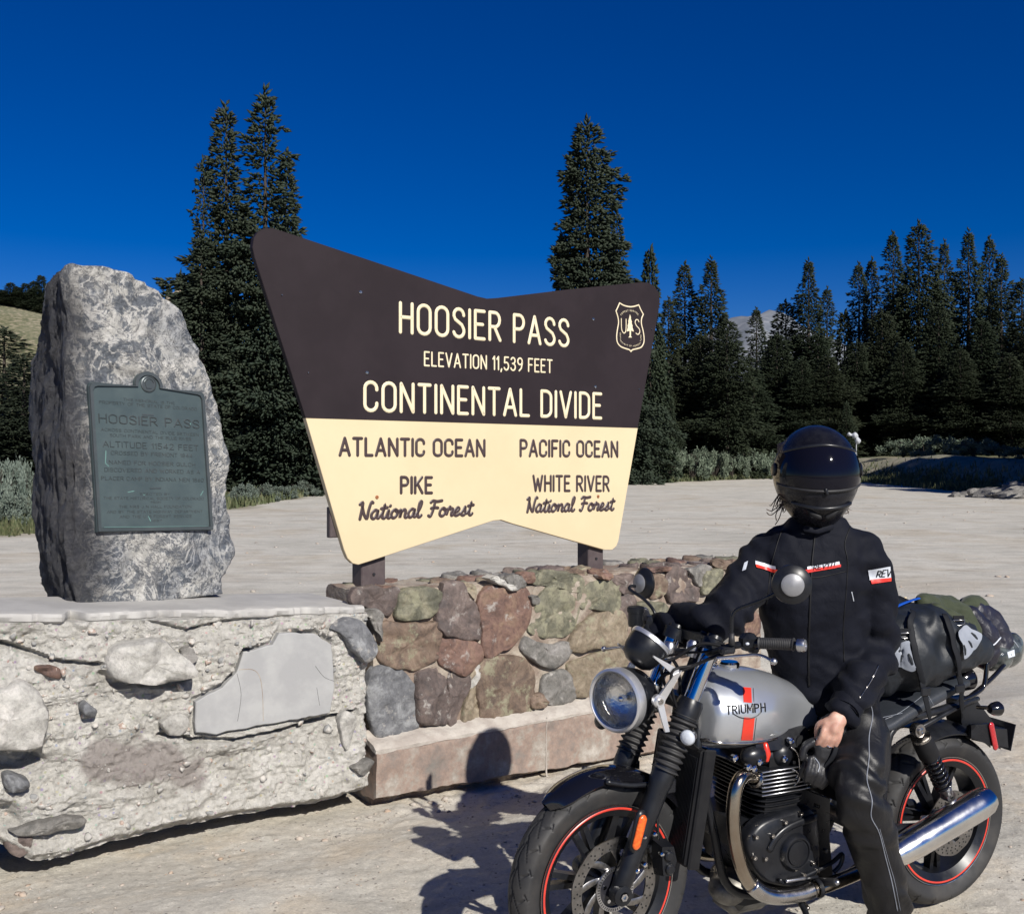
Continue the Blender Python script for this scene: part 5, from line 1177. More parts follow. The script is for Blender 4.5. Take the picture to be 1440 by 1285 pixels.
def disc(C, ax, ay, y, r0, r1, hub, front):
    e = lambda t, r, h: C+ay*(y+h)+r*(cos(t)*ax+sin(t)*V3(0, 0, 1)); n = 126; V, F = [], []
    wav = lambda t: r1-.003*(1-abs(sin(t*4.5)))
    for k in range(n):
        t = 2*pi*k/n
        for r, h in ((r0, 0), (wav(t), 0), (wav(t), .005), (r0, .005)): V.append(e(t, r, h))
    for k in range(n):
        q = (k+1) % n
        for j in range(4): F.append((k*4+j, k*4+(j+1) % 4, q*4+(j+1) % 4, q*4+j))
    obj('brake_disc', (np.array(V), F), mt['disc'], hub, smooth=35)
    hs = []
    for k in range(27):
        t = 2*pi*k/27
        for r, dt in ((r1-.011, 0), (r1-.021, .07), (r1-.031, .02)): hs.append(lathe([(.0032, .0050), (.0032, .0056), (0, .0056)], e(t+dt, r, 0), ay, 7))
    obj('disc_holes', join(hs), mt['dark'], hub, kind='stuff')
    for k in range(9):
        t0 = 2*pi*k/9; pts = [e(t0+.62*(u**1.3), r1-.008-(r1-.055-.01)*u, .003) for u in np.linspace(0.08, 1, 10)]
        obj('disc_arm', tube(pts, [.011-.003*abs(2*u-1) for u in np.linspace(0, 1, 10)], 8, flat=.22, nrm=ay), mt['disc'], hub, smooth=40)
    if front:
        obj('sensor_ring', lathe([(.056, .006), (.068, .006), (.068, .012), (.056, .012)], C+ay*y, ay, 48, True), mt['alu'], hub)
        tt = [tube([e(2*pi*k/48, .0585, .0124), e(2*pi*k/48, .0660, .0124)], .0014, 4, flat=.3, nrm=ay) for k in range(48)]
        obj('sensor_slots', join(tt), mt['dark'], hub, kind='stuff')
        for k in range(5): obj('bolt', lathe([(.006, .006), (.006, .012), (0, .012)], e(2*pi*k/5+.3, .040, .0), ay, 8), mt['chrome'], hub, smooth=30)
    obj('disc_carrier', lathe([(.02, -.01), (.052, -.002), (.056, .006), (.03, .010), (.02, .010)], C+ay*y, ay, 32, True), mt['dim' if front else 'satin'], hub, smooth=35)
disc(C1, ax1, ay1, .066, .118, .155, fw, True)
disc(C0, ax0, ay0, .084, .072, .118, rw_, False)
# fork. line of the legs through the axle
FD = unit(V3(-.415, 0, .91))
def leg(y, nm='fork_leg'):
    off = V3(-sin(STEER)*y*.3, 0, 0); ax = V3(C1[0], y, C1[2])+V3(-.0, 0, 0)+off
    e = lambda s, o=0.: ax+FD*s+V3(o, 0, 0)
    low = obj(nm, join(tube([e(-.028, .0), e(-.01, .0), e(.06, -.0), e(.20), e(.33), e(.345), e(.36), e(.40)], [.018, .027, .031, .031, .033, .037, .037, .036], 20),
              lathe([(.030, -.020), (.032, .0), (.030, .018), (.014, .022), (.012, .016), (0, .016)], ax+V3(0, .012 if y > 0 else -.012, 0), YA*(1 if y > 0 else -1), 20),
              box(e(.33)+V3(-.035, 0, .0), (.05, .03, .05), None, .008)), mt['satin'], bike, smooth=40)
    g0, g1 = .385, .56; pts, r = [], []
    for k in range(49):
        t = k/48; pts.append(e(g0+(g1-g0)*t)); r.append(.0385+.0065*cos(t*2*pi*9))
    obj('gaiter', tube(pts, r, 22), mt['rubber'], low, smooth=True)
    obj('stanchion', tube([e(.55), e(.80)], .0255, 20), mt['chrome'], low, smooth=40)
    obj('lower_clamp', lathe([(.031, .545), (.041, .55), (.042, .60), (.036, .615), (.031, .615)], ax, FD, 20, True), mt['satin'], low, smooth=40)
    obj('top_clamp', lathe([(.0, .775), (.036, .775), (.037, .81), (.026, .815), (.024, .825), (0, .825)], ax, FD, 20), mt['satin'], low, smooth=40)
    return low, e
lL, eL = leg(.100); lR, eR = leg(-.100)
obj('axle_nut', lathe([(.012, 0), (.012, .008), (.006, .008), (.005, .003), (0, .003)], V3(C1[0], .132, C1[2]), YA, 6), mt['chrome'], lL)
mid = lambda s: (eL(s)+eR(s))/2
obj('triple_clamp', join(hull([eL(.59)+V3(0, -.01, -.02), eL(.59)+V3(0, -.01, .02), eR(.59)+V3(0, .01, -.02), eR(.59)+V3(0, .01, .02), mid(.59)+V3(-.07, 0, .02), mid(.59)+V3(-.07, 0, -.02)]),
   hull([eL(.80)+V3(0, -.01, -.014), eL(.80)+V3(0, -.01, .014), eR(.80)+V3(0, .01, -.014), eR(.80)+V3(0, .01, .014), mid(.80)+V3(-.07, 0, .014), mid(.80)+V3(-.07, 0, -.014)]), tube([mid(.58)+V3(-.05, 0, 0), mid(.82)+V3(-.05, 0, 0)], .026, 16)), mt['satin'], bike, smooth=30)
# orange reflector on the left leg
r0, r1 = B(904, 1152, .150), B(895, 1188, .150)
obj('reflector', tube([r0, r0*.5+r1*.5, r1], .0145, 12, flat=.5, nrm=YA, rnd=True), mt['orange'], lL, smooth=True)
obj('reflector_seat', tube([r0+V3(0, -.012, .008), r1+V3(0, -.012, -.008)], .0190, 12, flat=.6, nrm=YA, rnd=True), mt['satin'], lL, smooth=True)
# caliper behind the left leg
cc = B(924, 1205, .085)
obj('brake_caliper', join(hull([cc+V3(a, b, c) for a, b, c in ((-.03, 0, .055), (.02, 0, .06), (-.045, 0, .0), (-.03, 0, -.055), (.01, 0, -.05), (.02, 0, 0), (-.03, .045, .045), (.012, .045, .05), (-.042, .045, 0), (-.025, .045, -.045), (.005, .045, -.04), (.01, .045, 0))]),
    lathe([(.016, .04), (.016, .052), (.012, .056), (0, .056)], cc+V3(-.012, 0, .02), YA, 16), lathe([(.016, .04), (.016, .052), (.012, .056), (0, .056)], cc+V3(-.016, 0, -.02), YA, 16)), mt['satin'], bike, smooth=35)
for px, py in ((906, 1176), (921, 1172), (931, 1200), (907, 1215), (896, 1224)): obj('bolt', lathe([(.007, -.012), (.008, .004), (.004, .008), (0, .008)], B(px, py, .125), YA, 8), mt['chrome'], bike, smooth=30)
obj('brake_hose', tube(spl([B(926, 1180, .12), B(924, 1150, .12), B(917, 1130, .10), B(922, 1090, .08), B(940, 1040, .05), B(950, 980, .02)], 5), .004, 8), mt['gloss'], bike, smooth=True)
# front mudguard
def guard():
    V = []; n = 40; m = 13; Rg = .352
    for i in range(n):
        t = radians(52)+(radians(146)-radians(52))*i/(n-1); wd = .066*(1-.75*max(0, (radians(66)-t)/radians(14))**2) if t < radians(66) else .066
        for k in range(m):
            u = -1+2*k/(m-1); V.append(C1+ax1*cos(t)*(Rg-.030*abs(u)**2.6)+V3(0, 0, 1)*sin(t)*(Rg-.030*abs(u)**2.6)+ay1*u*wd)
    V = np.array(V); F = gidx(m, n).tolist(); nn = len(V); V2 = C1+(V-C1)*.985; F2 = [[q+nn for q in f[::-1]] for f in F]
    ed = [k for k in range(m)]+[i*m+m-1 for i in range(1, n)]+[(n-1)*m+k for k in range(m-2, -1, -1)]+[i*m for i in range(n-2, 0, -1)]
    return np.vstack([V, V2]), F+F2+[(a, b, b+nn, a+nn) for a, b in zip(ed, ed[1:]+ed[:1])]
obj('front_mudguard', guard(), mt['gloss'], bike, smooth=45)
obj('mudguard_stay', join(tube(spl([eL(.33)+V3(0, -.03, 0), C1+V3(-.05, .075, .31), C1+V3(.03, .07, .33)], 4), .008, 8), tube(spl([eR(.33)+V3(0, .03, 0), C1+V3(-.05, -.075, .31), C1+V3(.03, -.07, .33)], 4), .008, 8)), mt['satin'], bike, smooth=True)
# headlight
HC = B(869, 984, 0.)+V3(.008, .0, 0); HA = unit(V3(cos(radians(21)), sin(radians(21)), -.01))
hl = bpy.data.objects.new('headlight', None); COL.objects.link(hl); hl.parent = bike
obj('shell', lathe([(.092, -.012), (.096, -.03), (.094, -.06), (.084, -.10), (.062, -.135), (.03, -.15), (0, -.153)], HC, HA, 48, caps=False), mt['satin'], hl, smooth=True)
obj('bezel', lathe([(.086, .006), (.092, .012), (.099, .008), (.101, -.006), (.099, -.026), (.094, -.030), (.088, -.02)], HC, HA, 64, True), mt['alubright'], hl, smooth=45)
obj('reflector_bowl', lathe([(.088, -.002), (.080, -.018), (.066, -.034), (.045, -.05), (.022, -.058), (0, -.060)], HC, HA, 48, caps=False), mt['bowl'], hl, smooth=True)
obj('bulb', lathe([(.011, -.056), (.012, -.03), (.009, -.02), (0, -.018)], HC, HA, 16), mt['chrome'], hl, smooth=True)
obj('lens', lathe([(.088, .0), (.082, .009), (.066, .016), (.04, .021), (0, .023), ], HC, HA, 48, caps=False), mt['glass'], hl, smooth=True)
for s in (1, -1):
    t = B(929, 922, .10) if s > 0 else B(929, 922, .10)*V3(1, -1, 1); mdl = B(926, 985, .105)*V3(1, s, 1); up = B(952, 947, .115)*V3(1, s, 1); lowp = B(936, 1028, .115)*V3(1, s, 1); tip = B(918, 921, .100)*V3(1, s, 1)
    f3 = lambda q, d: q+V3(0, d, 0)
    obj('headlight_bracket', join(hull([f3(q, d) for q in (tip, up+V3(-.004, 0, .014), up+V3(.004, 0, -.012), tip+V3(.0, 0, -.006)) for d in (0, .006*s)]),
        hull([f3(q, d) for q in (up+V3(-.014, 0, .01), up+V3(.014, 0, .0), mdl+V3(.014, 0, .004), mdl+V3(-.014, 0, -.008)) for d in (0, .008*s)]),
        hull([f3(q, d) for q in (mdl+V3(.012, 0, 0), mdl+V3(-.012, 0, 0), lowp+V3(-.010, 0, 0), lowp+V3(.006, 0, 0)) for d in (0, .008*s)]),
        lathe([(.0, -.01), (.019, -.01), (.021, .006), (.016, .012), (.0, .012)], mdl, YA*s, 24)), mt['alubright'], bike, smooth=35)
    obj('bolt', lathe([(.010, .010), (.009, .016), (.004, .016), (.003, .012), (0, .012)], mdl, YA*s, 10), mt['steel'], bike, smooth=30)
# speedometer
SCn = B(910, 908, .0); SA = unit(V3(-.66, .03, .75))
sp_ = bpy.data.objects.new('speedometer', None); COL.objects.link(sp_); sp_.parent = bike
obj('bowl', lathe([(.064, .018), (.066, .0), (.062, -.03), (.052, -.055), (.034, -.068), (0, -.072)], SCn, SA, 40, caps=False), mt['satin'], sp_, smooth=True)
obj('bezel', lathe([(.060, .026), (.066, .028), (.069, .022), (.069, .014), (.063, .012)], SCn, SA, 40, True), mt['alubright'], sp_, smooth=45)
obj('dial', lathe([(.062, .018), (0, .018)], SCn, SA, 32), mt['dim'], sp_)
obj('dial_glass', lathe([(.061, .024), (0, .026)], SCn, SA, 32), mt['glass'], sp_)
# handlebar
HBp = [B(1126, 907, .375), B(1064, 905, .26), B(1030, 908, .21), B(1000, 918, .13), B(985, 916, .06)]
mirY = lambda p, dx=.05: V3(p[0]+dx, -p[1], p[2]-.02)
ctr = (HBp[-1]+mirY(HBp[-1], .01))/2
hb = obj('handlebar', tube(spl(HBp+[ctr]+[mirY(HBp[-1], .01), mirY(HBp[-2], .02), mirY(HBp[2], .035), mirY(HBp[1], .045), mirY(HBp[0], .06)], 6), .0112, 12), mt['satin'], bike, smooth=True)
hd = unit(HBp[0]-HBp[1])
def grip(a, b, par):
    pts = [a+(b-a)*t for t in np.linspace(0, 1, 40)]; r = [.0165+.0010*(k % 2) for k in range(40)]; r[0] = r[-1] = .020; r[-2] = .020
    return obj('grip', tube(pts, r, 18), mt['rubber'], par, smooth=40)
grip(B(1068, 904, .27), B(1117, 906, .355), hb); rg0, rg1 = mirY(HBp[1], .045), mirY(HBp[0], .06); grip(rg0, rg1, hb)
for e_, d_ in ((HBp[0], hd), (mirY(HBp[0], .06), unit(rg1-rg0))): obj('bar_end', lathe([(.0, -.008), (.019, -.008), (.020, .008), (.017, .014), (.008, .015), (.006, .010), (0, .010)], e_, d_, 20), mt['alu'], hb, smooth=35)
def sw(c, s, nm='switch_gear'):
    return obj(nm, join(box(c, (.055, .05, .052), None, .014), box(c+V3(-.02, .0, -.026), (.03, .03, .02), None, .006), box(c+V3(-.03, .012*s, .008), (.012, .018, .012), None, .003)), mt['satin'], hb, smooth=35)
sw(B(1052, 902, .235), 1); sw(mirY(B(1052, 902, .235), .04), -1)
obj('indicator_switch', box(B(1051, 905, .268), (.012, .01, .008), None, .003), mt['refl'], hb)
def lever(pts): return obj('lever', tube(spl(pts, 6), [.008]*6+[.007]*(6*(len(pts)-2))+[.010]*1, 10, flat=.65, nrm=V3(0, 0, 1), rnd=True), mt['alu'], hb, smooth=True)
lever([B(1010, 925, .21), B(1040, 922, .25), B(1068, 921, .30), B(1088, 930, .36)])
obj('lever_perch', box(B(1022, 914, .215), (.05, .03, .022), None, .006), mt['satin'], hb, smooth=30)
rl = [B(905, 910, -.20), B(885, 908, -.27), B(868, 910, -.33), B(849, 912, -.39)]; lever(rl)
obj('lever_ball', ell(rl[-1], (.010, .010, .010)), mt['alu'], hb, smooth=True)
obj('lever_ball', ell(B(1088, 930, .36), (.0105, .0105, .0105)), mt['alu'], hb, smooth=True)
# master cylinder
mc = B(894, 868, -.24)
obj('brake_reservoir', join(lathe([(.024, -.03), (.026, -.02), (.026, .018), (.030, .019), (.030, .034), (.027, .037), (0, .037)], mc, V3(0, 0, 1), 24), tube(spl([mc+V3(0, 0, -.02), mc+V3(-.0, .01, -.055), B(905, 903, -.22)], 5), .013, 10)), mt['satin'], hb, smooth=35)
# mirrors
def mirror(face, axis, stem, R=.052):
    m = obj('mirror', lathe([(.0, .012), (.024, .012), (.044, .006), (R, -.004), (R+.001, -.012), (R-.006, -.016)], face, axis, 40), mt['satin'], bike, smooth=40)
    obj('mirror_cap', lathe([(.031, .0115), (.033, .015), (.028, .019), (0, .021)], face, axis, 32), mt['mirrorgrey'], m, smooth=40)
    obj('mirror_glass', lathe([(R-.005, -.0165), (0, -.0165)], face, -np.array(axis)*-1, 32), mt['chrome'], m)
    obj('mirror_stem', tube(spl(stem, 5), .0058, 10), mt['satin'], m, smooth=True)
    obj('stem_boot', tube([stem[0]+V3(0, 0, -.01), stem[0]+(stem[1]-stem[0])*.55], [.011, .008], 10), mt['rubber'], m, smooth=True)
cv = unit(MBi[:3, :3]@V3(-.12, -1, .02))
mirror(B(1114, 822, .38), unit(cv+V3(.05, 0, .0)), [B(1029, 902, .225), B(1029, 880, .225), B(1030, 866, .228), B(1038, 856, .24), B(1070, 844, .30), B(1105, 827, .37)], .057)
rf = B(903, 820, -.37)
mirror(rf, unit(V3(.99, .10, .06)), [B(923, 893, -.22), B(922, 872, -.225), B(919, 858, -.235), B(905, 842, -.28), B(886, 829, -.34), B(887, 824, -.355), B(893, 824, -.365)], .055)
# risers, cables
for px, py, y in ((941, 912, -.04), (974, 910, .05)):
    c = B(px, py, y); obj('riser', join(lathe([(.0, -.03), (.016, -.03), (.019, -.01), (.021, .012), (.014, .022), (.0, .024)], c, unit(V3(-.25, 0, 1)), 20), box(c+V3(0, 0, .012), (.035, .03, .02), None, .008)), mt['alu'], hb, smooth=40)
for L, r in (([(1028, 915, .21), (1000, 925, .16), (965, 940, .12), (935, 948, .08), (925, 960, .04)], .0055), ([(1024, 910, .2), (985, 905, .14), (950, 925, .09), (930, 935, .07), (940, 975, .07), (965, 1010, .08)], .005), ([(1015, 920, .2), (975, 935, .13), (945, 945, .12), (950, 990, .10), (975, 1040, .07)], .0045),
    ([(905, 900, -.2), (925, 905, -.12), (948, 930, -.02), (955, 950, .03), (958, 1000, .03)], .0055), ([(1035, 906, .22), (1005, 915, .15), (960, 918, .07), (925, 925, -.03)], .004), ([(970, 1040, .11), (985, 1055, .10), (1010, 1062, .10), (1025, 1068, .11)], .003)):
    obj('cable', tube(spl([B(*p) for p in L], 6), r, 8), mt['matte'], bike, smooth=True)
obj('ignition_ring', join(*[tube([B(1000, 928+k*4, .03)+V3(.018*cos(t), .018*sin(t), 0) for t in np.linspace(0, 6.0, 16)], .0018, 6) for k in range(3)]), mt['chrome'], bike, smooth=True)
# front indicators
def indic(c, ax, st, lens, nm='indicator'):
    o = obj(nm, join(lathe([(.0, -.038), (.014, -.034), (.022, -.018), (.0255, .0), (.0255, .006)], c, ax, 24), tube(spl(st, 4), .0075, 10)), mt['gloss'], bike, smooth=40)
    obj('lens', lathe([(.0245, .006), (.020, .014), (.01, .018), (0, .019)], c, ax, 24), mt[lens], o, smooth=True)
indic(B(968, 1036, .16), unit(HA+V3(0, .25, 0)), [B(968, 1036, .15)+V3(-.02, 0, 0), B(955, 1030, .10)+V3(-.02, 0, 0)], 'refl')
indic(B(846, 1014, -.185), HA, [B(846, 1014, -.18)+V3(-.02, 0, 0), B(880, 1012, -.10)+V3(-.02, 0, 0)], 'dim')
# ---- tank
TX = np.array([.600, .640, .70, .78, .86, .94, 1.01, 1.06, 1.10, 1.125, 1.138])
def zt(px, py, y=.045): return B(px, py, y)
top_ = np.array([B(px, py, .03)[[0, 2]] for px, py in [(1170, 1010), (1150, 985), (1133, 970), (1110, 957), (1085, 946), (1060, 940), (1035, 938), (1010, 939), (992, 944), (980, 953), (973, 968)]])
bot_ = np.array([B(px, py, .10)[[0, 2]] for px, py in [(1150, 1030), (1125, 1040), (1100, 1047), (1070, 1053), (1040, 1057), (1010, 1058), (992, 1053), (978, 1040), (968, 1018), (963, 992)]])
top_ = top_[np.argsort(top_[:, 0])]; bot_ = bot_[np.argsort(bot_[:, 0])]
tx0, tx1 = bot_[0, 0]-.01, min(top_[-1, 0], bot_[-1, 0])
def tank_ring(x, n=72):
    t = (x-tx0)/(tx1-tx0); zt_ = np.interp(x, top_[:, 0], top_[:, 1]); zb = np.interp(x, bot_[:, 0], bot_[:, 1]); fr_ = sstep(1.0, .93, t) if False else 1-sstep(.90, 1.0, t)**2*.35
    hw = (.098+.042*sin(pi*min(max((t-.02)/1.02, 0), 1))**.8+.020*sstep(.3, .75, t))*fr_
    knee = .022*np.exp(-((t-.20)/.16)**2)
    a = np.arange(n)*2*pi/n; V = []
    for q in a:
        c, s = cos(q), sin(q); y = np.sign(c)*abs(c)**(2/2.7)*hw
        zz = (zt_+zb)/2+(zt_-zb)/2*(np.sign(s)*abs(s)**(2/(2.0 if s > 0 else 3.2)))
        k = np.exp(-((s-.0)/.5)**2)*knee; y -= np.sign(c)*k*min(1, abs(c)*1.5)
        if s > 0: y *= 1-.30*s**1.5
        V.append((x, y, zz))
    return np.array(V)
xs = tx0+(tx1-tx0)*(1-np.cos(np.linspace(0, pi, 44)))/2
rings = [tank_ring(x) for x in xs]
for k, f in ((0, .55), (1, .86), (2, .96), (-1, .62), (-2, .86), (-3, .95)):
    c = rings[k].mean(0); rings[k] = c+(rings[k]-c)*V3(1, f, f if k >= 0 else (f+1)/2)
TANK = loft(rings); tank = obj('fuel_tank', TANK, mt['silver'], bike, smooth=True)
TB = bvh(TANK, MB)
iw = Matrix(MB).inverted()
def loc(VF): A = np.array(iw); return VF[0]@A[:3, :3].T+A[:3, 3], VF[1]
s1 = [(1046, 967), (1056, 968), (1057, 992), (1046, 991)]
obj('tank_stripe', loc(patch(TB, [(1044.5, 966), (1056, 967), (1057, 988), (1045.5, 987)], 5, 8, .0016)), mt['redpaint'], tank, smooth=True)
obj('tank_stripe', loc(patch(TB, [(1046, 1008), (1061, 1009), (1058, 1040), (1042, 1040)], 5, 8, .0016)), mt['redpaint'], tank, smooth=True)
for L in ([(1059, 967.5), (1060, 987)], [(1063.5, 1009), (1060, 1040)]): obj('pinstripe', loc(line_on(TB, L, .0007, 6, .0012)), mt['letterblack'], tank)
def dec_text(tr, txt, bl, br, h, r, mat, par, gap=.2, shear=0., off=.0012, sag=0., tolocal=True):
    st, tw = layout(txt, gap); bl = np.array(bl, float); br = np.array(br, float); e = (br-bl); upv = np.array([e[1], -e[0]])/np.linalg.norm(e)*h; out = []
    for q in [q for s in st for q in split_corners(s)]:
        if len(q) == 2: q = np.array([q[0]*(1-t)+q[1]*t for t in (0, .5, 1)])
        pts = []
        for a, b in q:
            t = (a+shear*b)/tw; p = bl+e*t+upv*b; pts.append(cast(tr, p[0], p[1]+sag*sin(pi*t), off)[0])
        out.append(tube(pts, r, 6, flat=.6, rnd=True))
    V = join(out); return obj(txt_name(txt), loc(V) if tolocal else V, mt[mat], par)
def txt_name(t): return 'lettering'
dec_text(TB, 'TRIUMPH', (1022, 1003.5), (1076, 999.5), 10.5, .0033, 'letterblack', tank, .22)
obj('logo_swoosh', loc(line_on(TB, [(1031, 1003), (1040, 1008), (1052, 1010), (1063, 1007), (1070, 1001)], .0017, 5, .0012)), mt['letterblack'], tank)
sm_ = []
for sgn in (1, -1):
    pts = []
    for rg_ in rings[2:]:
        q = rg_[[65]][0] if sgn > 0 else rg_[[43]][0]; c_ = rg_.mean(0); pts.append(c_+(q-c_)*1.004)
    top_f = rings[-1].mean(0)+V3(.004, sgn*.02, .01); pts.append(top_f); sm_.append(tube(spl(np.array(pts)[::3], 4), .0060, 10))
obj('tank_seam', join(sm_), mt['steel'], tank, smooth=True)
fc = V3(.93, 0, float(np.interp(.93, top_[:, 0], top_[:, 1])))
obj('filler_cap', lathe([(.034, -.004), (.034, .008), (.028, .014), (0, .015)], fc, V3(0, 0, 1), 28), mt['chrome'], tank, smooth=35)
# ---- frame, radiator, engine
def bt(L, r, m='satin', nm='frame_tube', n=10): return obj(nm, tube(spl([B(*p) for p in L], 6), r, n), mt[m], bike, smooth=True)
for y in (.07, -.07):
    o = obj('frame_tube', tube(spl([V3(1.06, y*.5, .86), V3(1.10, y, .70), V3(1.04, y*1.1, .45), V3(.98, y*1.2, .26), V3(.80, y*1.3, .21), V3(.5, y*1.4, .22), V3(.38, y*1.5, .34), V3(.34, y*1.5, .55), V3(.30, y*1.4, .70), V3(.05, y*1.3, .74), V3(-.12, y, .75)], 6), .0145, 12), mt['satin'], bike, smooth=True)
obj('frame_tube', tube([V3(1.10, 0, .84), V3(.9, 0, .82), V3(.5, 0, .74), V3(.32, 0, .70)], .02, 12), mt['satin'], bike, smooth=True)
rc_ = V3(1.135, .0, .545)
rad = obj('radiator', box(rc_, (.035, .25, .36), ax3(unit(V3(.97, 0, .16))), .008), mt['matte'], bike)
RR3 = ax3(unit(V3(.97, 0, .16)))
obj('radiator_fins', join([box(rc_+RR3@V3(.019, -.108+.0072*k, 0), (.002, .0022, .31), RR3) for k in range(31)]), mt['satin'], rad, kind='stuff')
for s in (1, -1): obj('radiator_shroud', box(rc_+V3(-.01, .130*s, 0), (.045, .012, .37), RR3, .005), mt['matte'], bike, smooth=30)
# crank case
def pl(L, y): return [B(px, py, y) for px, py in L]
case = [(1052, 1165), (1090, 1148), (1150, 1140), (1165, 1160), (1172, 1240), (1130, 1258), (1090, 1262), (1062, 1240), (1045, 1200)]
eng = obj('engine', join(hull(pl(case, .13)+[q*V3(1, -1, 1) for q in pl(case, .13)]), hull([V3(.60, y, z) for y in (.12, -.12) for z in (.28, .50)]+[V3(.74, y, z) for y in (.12, -.12) for z in (.26, .56)]), box(V3(.66, 0, .62), (.2, .2, .18), None, .03), box(V3(.78, 0, .22), (.34, .18, .12), None, .03)), mt['satin'], bike, smooth=35)
cov = [(1058, 1172), (1080, 1152), (1130, 1137), (1150, 1145), (1156, 1200), (1150, 1235), (1120, 1248), (1082, 1243), (1062, 1222), (1052, 1195)]
def cover(L, y0, y1, bev, mat, nm='engine_cover'):
    p = np.array([B(px, py, y1)[[0, 2]] for px, py in L]); q = spl(p, 5, True); c = q.mean(0); V = []; prof = [(1.02, y0), (1.0, y1-bev), (.97, y1-bev*.35), (.90, y1), (.5, y1+.002)]
    for k, y in prof: r = c+(q-c)*k; V.append(np.column_stack([r[:, 0], np.full(len(q), y), r[:, 1]]))
    return obj(nm, loft(V), mt[mat], eng, smooth=40)
cover(cov, .12, .165, .022, 'satin')
cr = B(1121, 1199, .178)
obj('alternator_cover', lathe([(.062, -.03), (.060, -.006), (.050, .006), (.046, .006), (.044, .001), (.040, .001), (.038, .006), (.02, .009), (0, .009)], cr, YA, 48), mt['satin'], eng, smooth=35)
obj('cover_rib', tube(spl([B(1082, 1196, .17), B(1092, 1178, .172), B(1112, 1162, .172), B(1148, 1148, .168)], 5), [.012]*16, 10, flat=.5, nrm=YA), mt['satin'], eng, smooth=True)
for px, py in ((1085, 1174), (1103, 1155), (1125, 1143), (1148, 1132), (1062, 1176), (1075, 1206), (1088, 1234), (1129, 1229), (1142, 1212), (1148, 1223), (1118, 1185), (1117, 1220), (1060, 1205), (1160, 1195)):
    obj('bolt', lathe([(.0065, -.01), (.0065, .006), (.003, .006), (.0025, .003), (0, .003)], B(px, py, .168 if py < 1232 else .15)+V3(0, .004, 0), YA, 10), mt['steel'], eng, smooth=30)
# cylinders and fins
def fin(zc, x0, x1, hy, m='satin', th=.0028, nm='cooling_fin'):
    q = sring(V3((x0+x1)/2, 0, zc), V3(1, 0, 0), YA, (x1-x0)/2, hy, 5, 36); up_ = V3(-.10, 0, 1)*th
    return obj(nm, loft([q-up_/2, q+up_/2]), mt[m], eng)
cyA, cyB = B(1093, 1150, .13), B(1100, 1085, .13)
obj('cylinder_block', hull([V3(x, y, z) for x, z in ((cyA[0]-.10, cyA[2]-.04), (cyA[0]+.06, cyA[2]-.04), (cyB[0]-.12, cyB[2]+.05), (cyB[0]+.05, cyB[2]+.05)) for y in (.13, -.13)]), mt['matte'], eng)
for k in range(6):
    t = k/5; z = B(1095, 1118+t*38, .15)[2]; fin(z, .715+.0*t, .915-.01*t, .150-.004*k)
for k in range(7):
    z = B(1095, 1081+k*5.4, .15)[2]; f = fin(z, .70, .935, .158, 'satin', .0040)
    obj('fin_edge', tube([V3(.915, .1575, z), V3(.80, .159, z), V3(.72, .155, z)], .0026, 6), mt['alu'], f, smooth=True)
obj('cylinder_head', hull([V3(x, y, z) for x, y, z in ((.69, .14, .70), (.93, .14, .70), (.69, -.14, .70), (.93, -.14, .70), (.71, .12, .755), (.91, .12, .755), (.71, -.12, .755), (.91, -.12, .755))]), mt['satin'], eng, smooth=30)
obj('cam_cover', join(ell(B(1062, 1062, .12), (.055, .03, .035)), ell(B(1100, 1060, .12), (.045, .03, .040)), tube([B(1050, 1062, .1), B(1115, 1062, .1)], .03, 12)), mt['satin'], eng, smooth=True)
obj('plug_cap', tube([B(1076, 1047, .13), B(1079, 1060, .14), B(1078, 1068, .14)], [.010, .012, .008], 12, rnd=True), mt['redpaint'], eng, smooth=True)
for px, py in ((1033, 1065), (1112, 1041), (1068, 1071), (1103, 1066), (1060, 1080), (1052, 1078)): obj('bolt', lathe([(.010, -.01), (.011, .006), (.006, .010), (.004, .007), (0, .007)], B(px, py, .15), YA, 10), mt['chrome'], eng, smooth=30)
# exhaust
hp = [B(1066, 1092, .12), B(1050, 1090, .135), B(1039, 1098, .15), B(1033, 1120, .155), B(1031, 1155, .155), B(1035, 1190, .155), B(1044, 1222, .16), B(1056, 1243, .165), B(1072, 1255, .17), B(1095, 1259, .175), B(1125, 1255, .18), B(1160, 1245, .185), B(1210, 1225, .19), B(1262, 1198, .195)]
ex = obj('exhaust_pipe', tube(spl(hp, 6), .0225, 20), mt['pipe'], bike, smooth=True)
obj('pipe_collar', lathe([(.030, -.012), (.034, -.004), (.034, .008), (.026, .012)], hp[0]+V3(.01, .0, 0), unit(hp[1]-hp[0]), 20, True), mt['steel'], ex, smooth=35)
obj('heat_shield', tube(spl([hp[7]+V3(.0, .003, 0), hp[8]+V3(0, .004, 0), hp[9]+V3(0, .004, 0), hp[10]+V3(0, .004, 0), B(1142, 1250, .185)], 6), .0262, 20), mt['steel'], ex, smooth=True)
obj('pipe_clamp', lathe([(.026, -.008), (.030, -.006), (.030, .006), (.026, .008)], B(1150, 1248, .185), unit(hp[11]-hp[10]), 20, True), mt['satin'], ex, smooth=35)
s0, s1_ = B(1255, 1203, .205), B(1392, 1121, .225)
sd = unit(s1_-s0); Ls = np.linalg.norm(s1_-s0)
obj('silencer', join(lathe([(.024, -.05), (.034, -.02), (.045, .03), (.050, .10), (.0515, Ls*.6), (.0515, Ls*.86), (.047, Ls*.95), (.036, Ls*1.0), (.028, Ls*1.0), (.027, Ls*.93), (0, Ls*.93)], s0, sd, 40)), mt['muffler'], ex, smooth=45)
